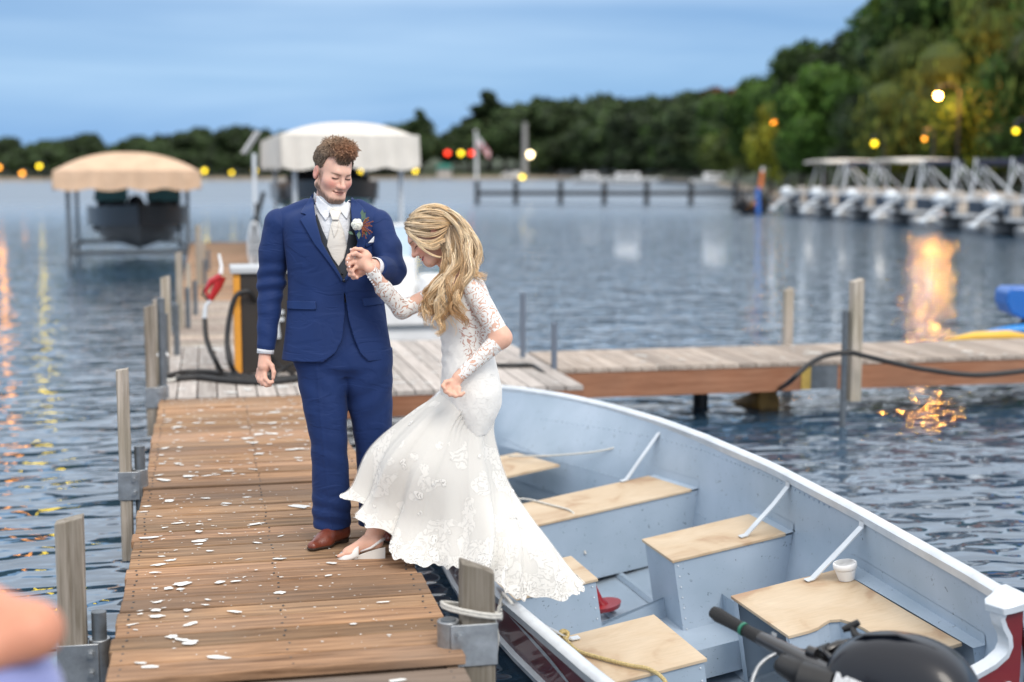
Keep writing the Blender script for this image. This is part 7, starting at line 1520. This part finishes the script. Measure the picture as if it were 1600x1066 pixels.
# hair
M['hair_blonde'] = simple('blonde_hair', (1, 1, 1), .38, 0, .10, 50, tint=True); M['hair_blonde'].node_tree.nodes['Principled BSDF'].inputs['Specular IOR Level'].default_value = .5
def hb_sdf(p):
    q = HB.L(p); cap = s_ell((0, -.018, .040), (.083, .104, .088))(q)+.003*lathe_noise(q, 120, 4); lim = np.interp(q[:, 1], [-.13, -.05, -.005, .02, .05, .07, .085, .12], [-.09, -.08, -.055, -.02, .040, .060, .070, .08]); return np.maximum(cap, lim-q[:, 2])
def blcol(p):
    q = HB.L(p); n_ = (.80+.4*lathe_noise(q*np.array([1, .35, .6], np.float32), 260, 8))[:, None]; return np.array([[.50, .36, .21]])*n_
hcap = mesh_sdf('hair', hb_sdf, HB.c-.16, HB.c+.16, .0032, M['hair_blonde'], BRD, blcol)
def blonde(root, mid, tip):
    def pick(r):
        k = .70+.62*r; hue = (r*7.3) % 1
        def f(u):
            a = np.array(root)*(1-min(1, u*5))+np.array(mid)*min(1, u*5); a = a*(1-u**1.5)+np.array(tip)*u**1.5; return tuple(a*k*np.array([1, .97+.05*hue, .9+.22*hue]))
        return f
    return pick
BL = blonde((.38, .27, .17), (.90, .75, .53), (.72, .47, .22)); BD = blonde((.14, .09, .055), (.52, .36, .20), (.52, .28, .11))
hq = lambda x, y, o=0: lp(x, y, DB-.03+o)
GT = []
sweeps = [[(636, 361, -.035), (652, 375, -.075), (680, 377, -.092), (708, 354, -.070)], [(634, 356, -.03), (650, 364, -.075), (680, 366, -.096), (709, 350, -.07)], [(633, 350, -.02), (652, 352, -.078), (682, 354, -.097), (709, 348, -.065)], [(636, 344, -.01), (656, 341, -.07), (684, 343, -.090), (710, 347, -.06)], [(641, 338, .0), (662, 331, -.055), (688, 333, -.075), (711, 346, -.05)], [(648, 332, .0), (670, 323, -.03), (694, 326, -.05), (712, 346, -.04)], [(655, 329, .03), (678, 321, .01), (700, 327, -.01), (714, 347, -.02)], [(655, 332, .06), (680, 325, .05), (704, 333, .04), (716, 350, .02)], [(642, 367, -.055), (660, 382, -.088), (684, 386, -.098), (708, 358, -.075)],
          [(640, 347, -.01), (662, 347, -.078), (686, 349, -.093), (710, 349, -.062)], [(634, 354, -.02), (645, 370, -.07), (668, 384, -.095), (697, 374, -.095), (709, 356, -.07)], [(650, 335, .0), (672, 334, -.05), (694, 338, -.07), (711, 347, -.05)]]
for s_ in sweeps: GT.append(([hq(*p) for p in s_], 34, .012, .0016, BL, .0015))
GT.append(([hq(642, 365, -.05), hq(655, 384, -.088), hq(670, 396, -.10), hq(686, 402, -.104), hq(697, 399, -.10), hq(703, 390, -.095)], 16, .0055, .0015, BL, .001))
falls = [[(704, 352, -.08), (709, 375, -.10), (709, 402, -.112), (699, 430, -.135), (682, 454, -.15), (668, 474, -.155), (655, 488, -.15), (660, 497, -.145)], [(706, 352, -.08), (712, 380, -.10), (709, 412, -.12), (700, 444, -.15), (691, 470, -.165), (683, 496, -.165), (692, 514, -.16), (686, 524, -.158)], [(703, 356, -.085), (701, 392, -.105), (697, 420, -.125), (684, 446, -.145), (670, 462, -.155), (661, 480, -.155), (672, 494, -.15), (666, 508, -.148)],
         [(709, 352, -.075), (724, 382, -.10), (726, 412, -.125), (722, 442, -.16), (712, 462, -.175), (712, 482, -.178), (724, 500, -.175), (728, 510, -.17)], [(711, 350, -.07), (731, 374, -.095), (738, 398, -.12), (732, 424, -.15), (722, 448, -.17), (717, 470, -.18), (724, 488, -.175)], [(713, 350, -.06), (736, 366, -.06), (745, 390, -.085), (742, 414, -.12), (748, 428, -.135), (756, 434, -.13)], [(707, 354, -.085), (716, 380, -.105), (716, 410, -.125), (706, 434, -.155), (700, 458, -.165), (704, 480, -.17), (696, 500, -.165)],
         [(712, 350, -.05), (733, 362, -.03), (744, 388, -.04), (742, 414, -.06), (736, 432, -.09)], [(704, 356, -.08), (700, 385, -.10), (702, 415, -.12), (690, 440, -.145), (678, 466, -.155), (676, 484, -.155), (668, 492, -.15)], [(703, 360, -.08), (697, 396, -.10), (692, 420, -.115), (678, 444, -.13), (668, 458, -.14), (664, 472, -.14)], [(714, 352, -.02), (738, 372, .0), (747, 400, .0), (742, 425, -.02)], [(712, 350, -.06), (728, 368, -.09), (733, 392, -.11), (727, 420, -.13), (716, 440, -.155), (712, 456, -.165)]]
falls += [[(690, 380, -.098), (696, 396, -.108), (693, 418, -.125), (684, 442, -.14), (674, 464, -.15), (672, 482, -.152), (680, 496, -.15)], [(697, 366, -.09), (704, 388, -.108), (702, 412, -.124), (697, 436, -.15), (690, 462, -.16), (694, 484, -.162), (686, 502, -.16)]]
falls = [[(x+(5.5*math.sin(2.3*i_+kk*1.7) if i_ > 1 else 0), y, o+(.010*math.cos(2.3*i_+kk) if i_ > 1 else 0)) for i_, (x, y, o) in enumerate(s_)] for kk, s_ in enumerate(falls)]
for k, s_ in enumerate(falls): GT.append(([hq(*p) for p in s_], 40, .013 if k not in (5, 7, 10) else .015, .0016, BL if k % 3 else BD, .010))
for k in range(16):
    x = 655+70*random.random(); y = 470+40*random.random(); s_ = falls[k % 7]; GT.append(([hq(*p) for p in s_[2:5]]+[hq(x, y, -.16), hq(x+random.uniform(-12, 12), y+18, -.155)], 3, .006, .0010, BL, .006))
for s_ in [[(686, 327, -.03), (708, 333, -.06), (728, 356, -.075), (736, 384, -.085), (734, 410, -.11), (724, 434, -.14)], [(676, 326, -.045), (698, 336, -.08), (716, 358, -.098), (722, 388, -.11), (716, 416, -.13), (704, 438, -.15)], [(696, 328, .0), (716, 338, -.02), (736, 360, -.03), (744, 388, -.04), (742, 412, -.07)]]: GT.append(([hq(*p) for p in s_], 34, .010, .0016, BL, .004))
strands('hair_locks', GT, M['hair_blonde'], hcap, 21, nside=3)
lsh = MB()
for k in (1, -1):
    for i in range(9):
        a = -.6+1.2*i/8; p0 = HB.W([k*.031+.013*math.sin(a), .090, -.004-.0015*math.cos(a)]); p1_ = HB.W([k*.031+.018*math.sin(a), .101, -.010]); lsh.tube([l2w(p0)[0], l2w(p1_)[0]], [.0009, .0003], 4)
tag(lsh.build('eyelashes', simple('dark_lashes', (.02, .012, .01), .5), BRD, 180), kind='stuff')

# ================================================================== the bystander at the lower left edge
DS = 2.45
BY = thing('person', 'blurred person in a lavender blue top with bent bare elbow at the lower left edge', 'person', tuple(l2w(lp(-150, 1000, DS))[0]*np.array([1, 1, 0])+np.array([0, 0, DK])))
y_ = lambda x, y, o=0: lp(x, y, DS+o)
eb = y_(52, 985); shd = eb+np.array([-.26, .055, .14]); wr = eb+np.array([-.20, -.075, -.10]); tc_ = eb+np.array([-.36, 0, .10]); hd_ = np.array([tc_[0]-.06, shd[1]+.22, tc_[2]])
HY = Head(hd_+np.array([0, .04, 0]), (.7, -.1, .7), (0, 1, 0), 1)
hip = np.array([tc_[0]+.05, DK+.42, tc_[2]]); 
bys = s_union([s_ell(np.array([tc_[0], shd[1]-.06, tc_[2]]), (.19, .12, .11)), s_rc(np.array([tc_[0], shd[1]-.05, tc_[2]]), hip+np.array([0, .1, 0]), .12, .13), s_rc(shd, eb, .050, .043), s_rc(eb, wr, .046, .030), s_ell(wr+np.array([-.04, -.01, -.03]), (.05, .03, .03)), s_rc(shd+np.array([-.36, 0, 0]), shd+np.array([-.42, -.28, 0]), .055, .042), s_rc(shd+np.array([-.42, -.28, 0]), shd+np.array([-.35, -.45, -.10]), .042, .03), s_rc(np.array([tc_[0], shd[1], tc_[2]]), HY.c-np.array([0, .05, 0]), .055, .052), s_rc(hip+np.array([.08, 0, 0]), np.array([hip[0]+.09, DK+.03, hip[2]]), .08, .045), s_rc(hip-np.array([.08, 0, 0]), np.array([hip[0]-.09, DK+.03, hip[2]]), .08, .045), HY.sdf(False)], .04)
mesh_sdf('body', bys, [tc_[0]-.35, DK-.01, tc_[2]-.4], [eb[0]+.1, HY.c[1]+.17, tc_[2]+.25], .009, M['skin'], BY, lambda p: np.tile(np.array([.62, .27, .17], np.float32), (len(p), 1)))
tp_ = s_union([s_ell(np.array([tc_[0], shd[1]-.06, tc_[2]]), (.205, .13, .125)), s_rc(np.array([tc_[0], shd[1]-.05, tc_[2]]), hip+np.array([.02, .12, 0]), .135, .155), s_ell(eb+np.array([-.115, -.135, .03]), (.15, .11, .14))], .05)
mesh_sdf('lavender_top', lambda p: np.maximum(tp_(p), hip[1]-.05-p[:, 1]), [tc_[0]-.35, hip[1]-.08, tc_[2]-.35], [eb[0]+.2, shd[1]+.15, tc_[2]+.3], .009, cloth('lavender_cotton', (.24, .27, .52), .8), BY)
mesh_sdf('trousers', s_union([s_rc(hip+np.array([.08, 0, 0]), np.array([hip[0]+.09, DK+.08, hip[2]]), .105, .065), s_rc(hip-np.array([.08, 0, 0]), np.array([hip[0]-.09, DK+.08, hip[2]]), .105, .065)], .03), [tc_[0]-.3, DK, tc_[2]-.2], [eb[0]+.1, hip[1]+.14, tc_[2]+.2], .010, cloth('dark_denim', (.02, .03, .06), .8), BY)
mesh_sdf('hair', s_ell(HY.W((0, -.02, .03)), (.095, .11, .10)), HY.c-.2, HY.c+.2, .012, M['hair_brown'], BY, lambda p: np.tile(np.array([.12, .07, .04], np.float32), (len(p), 1)))
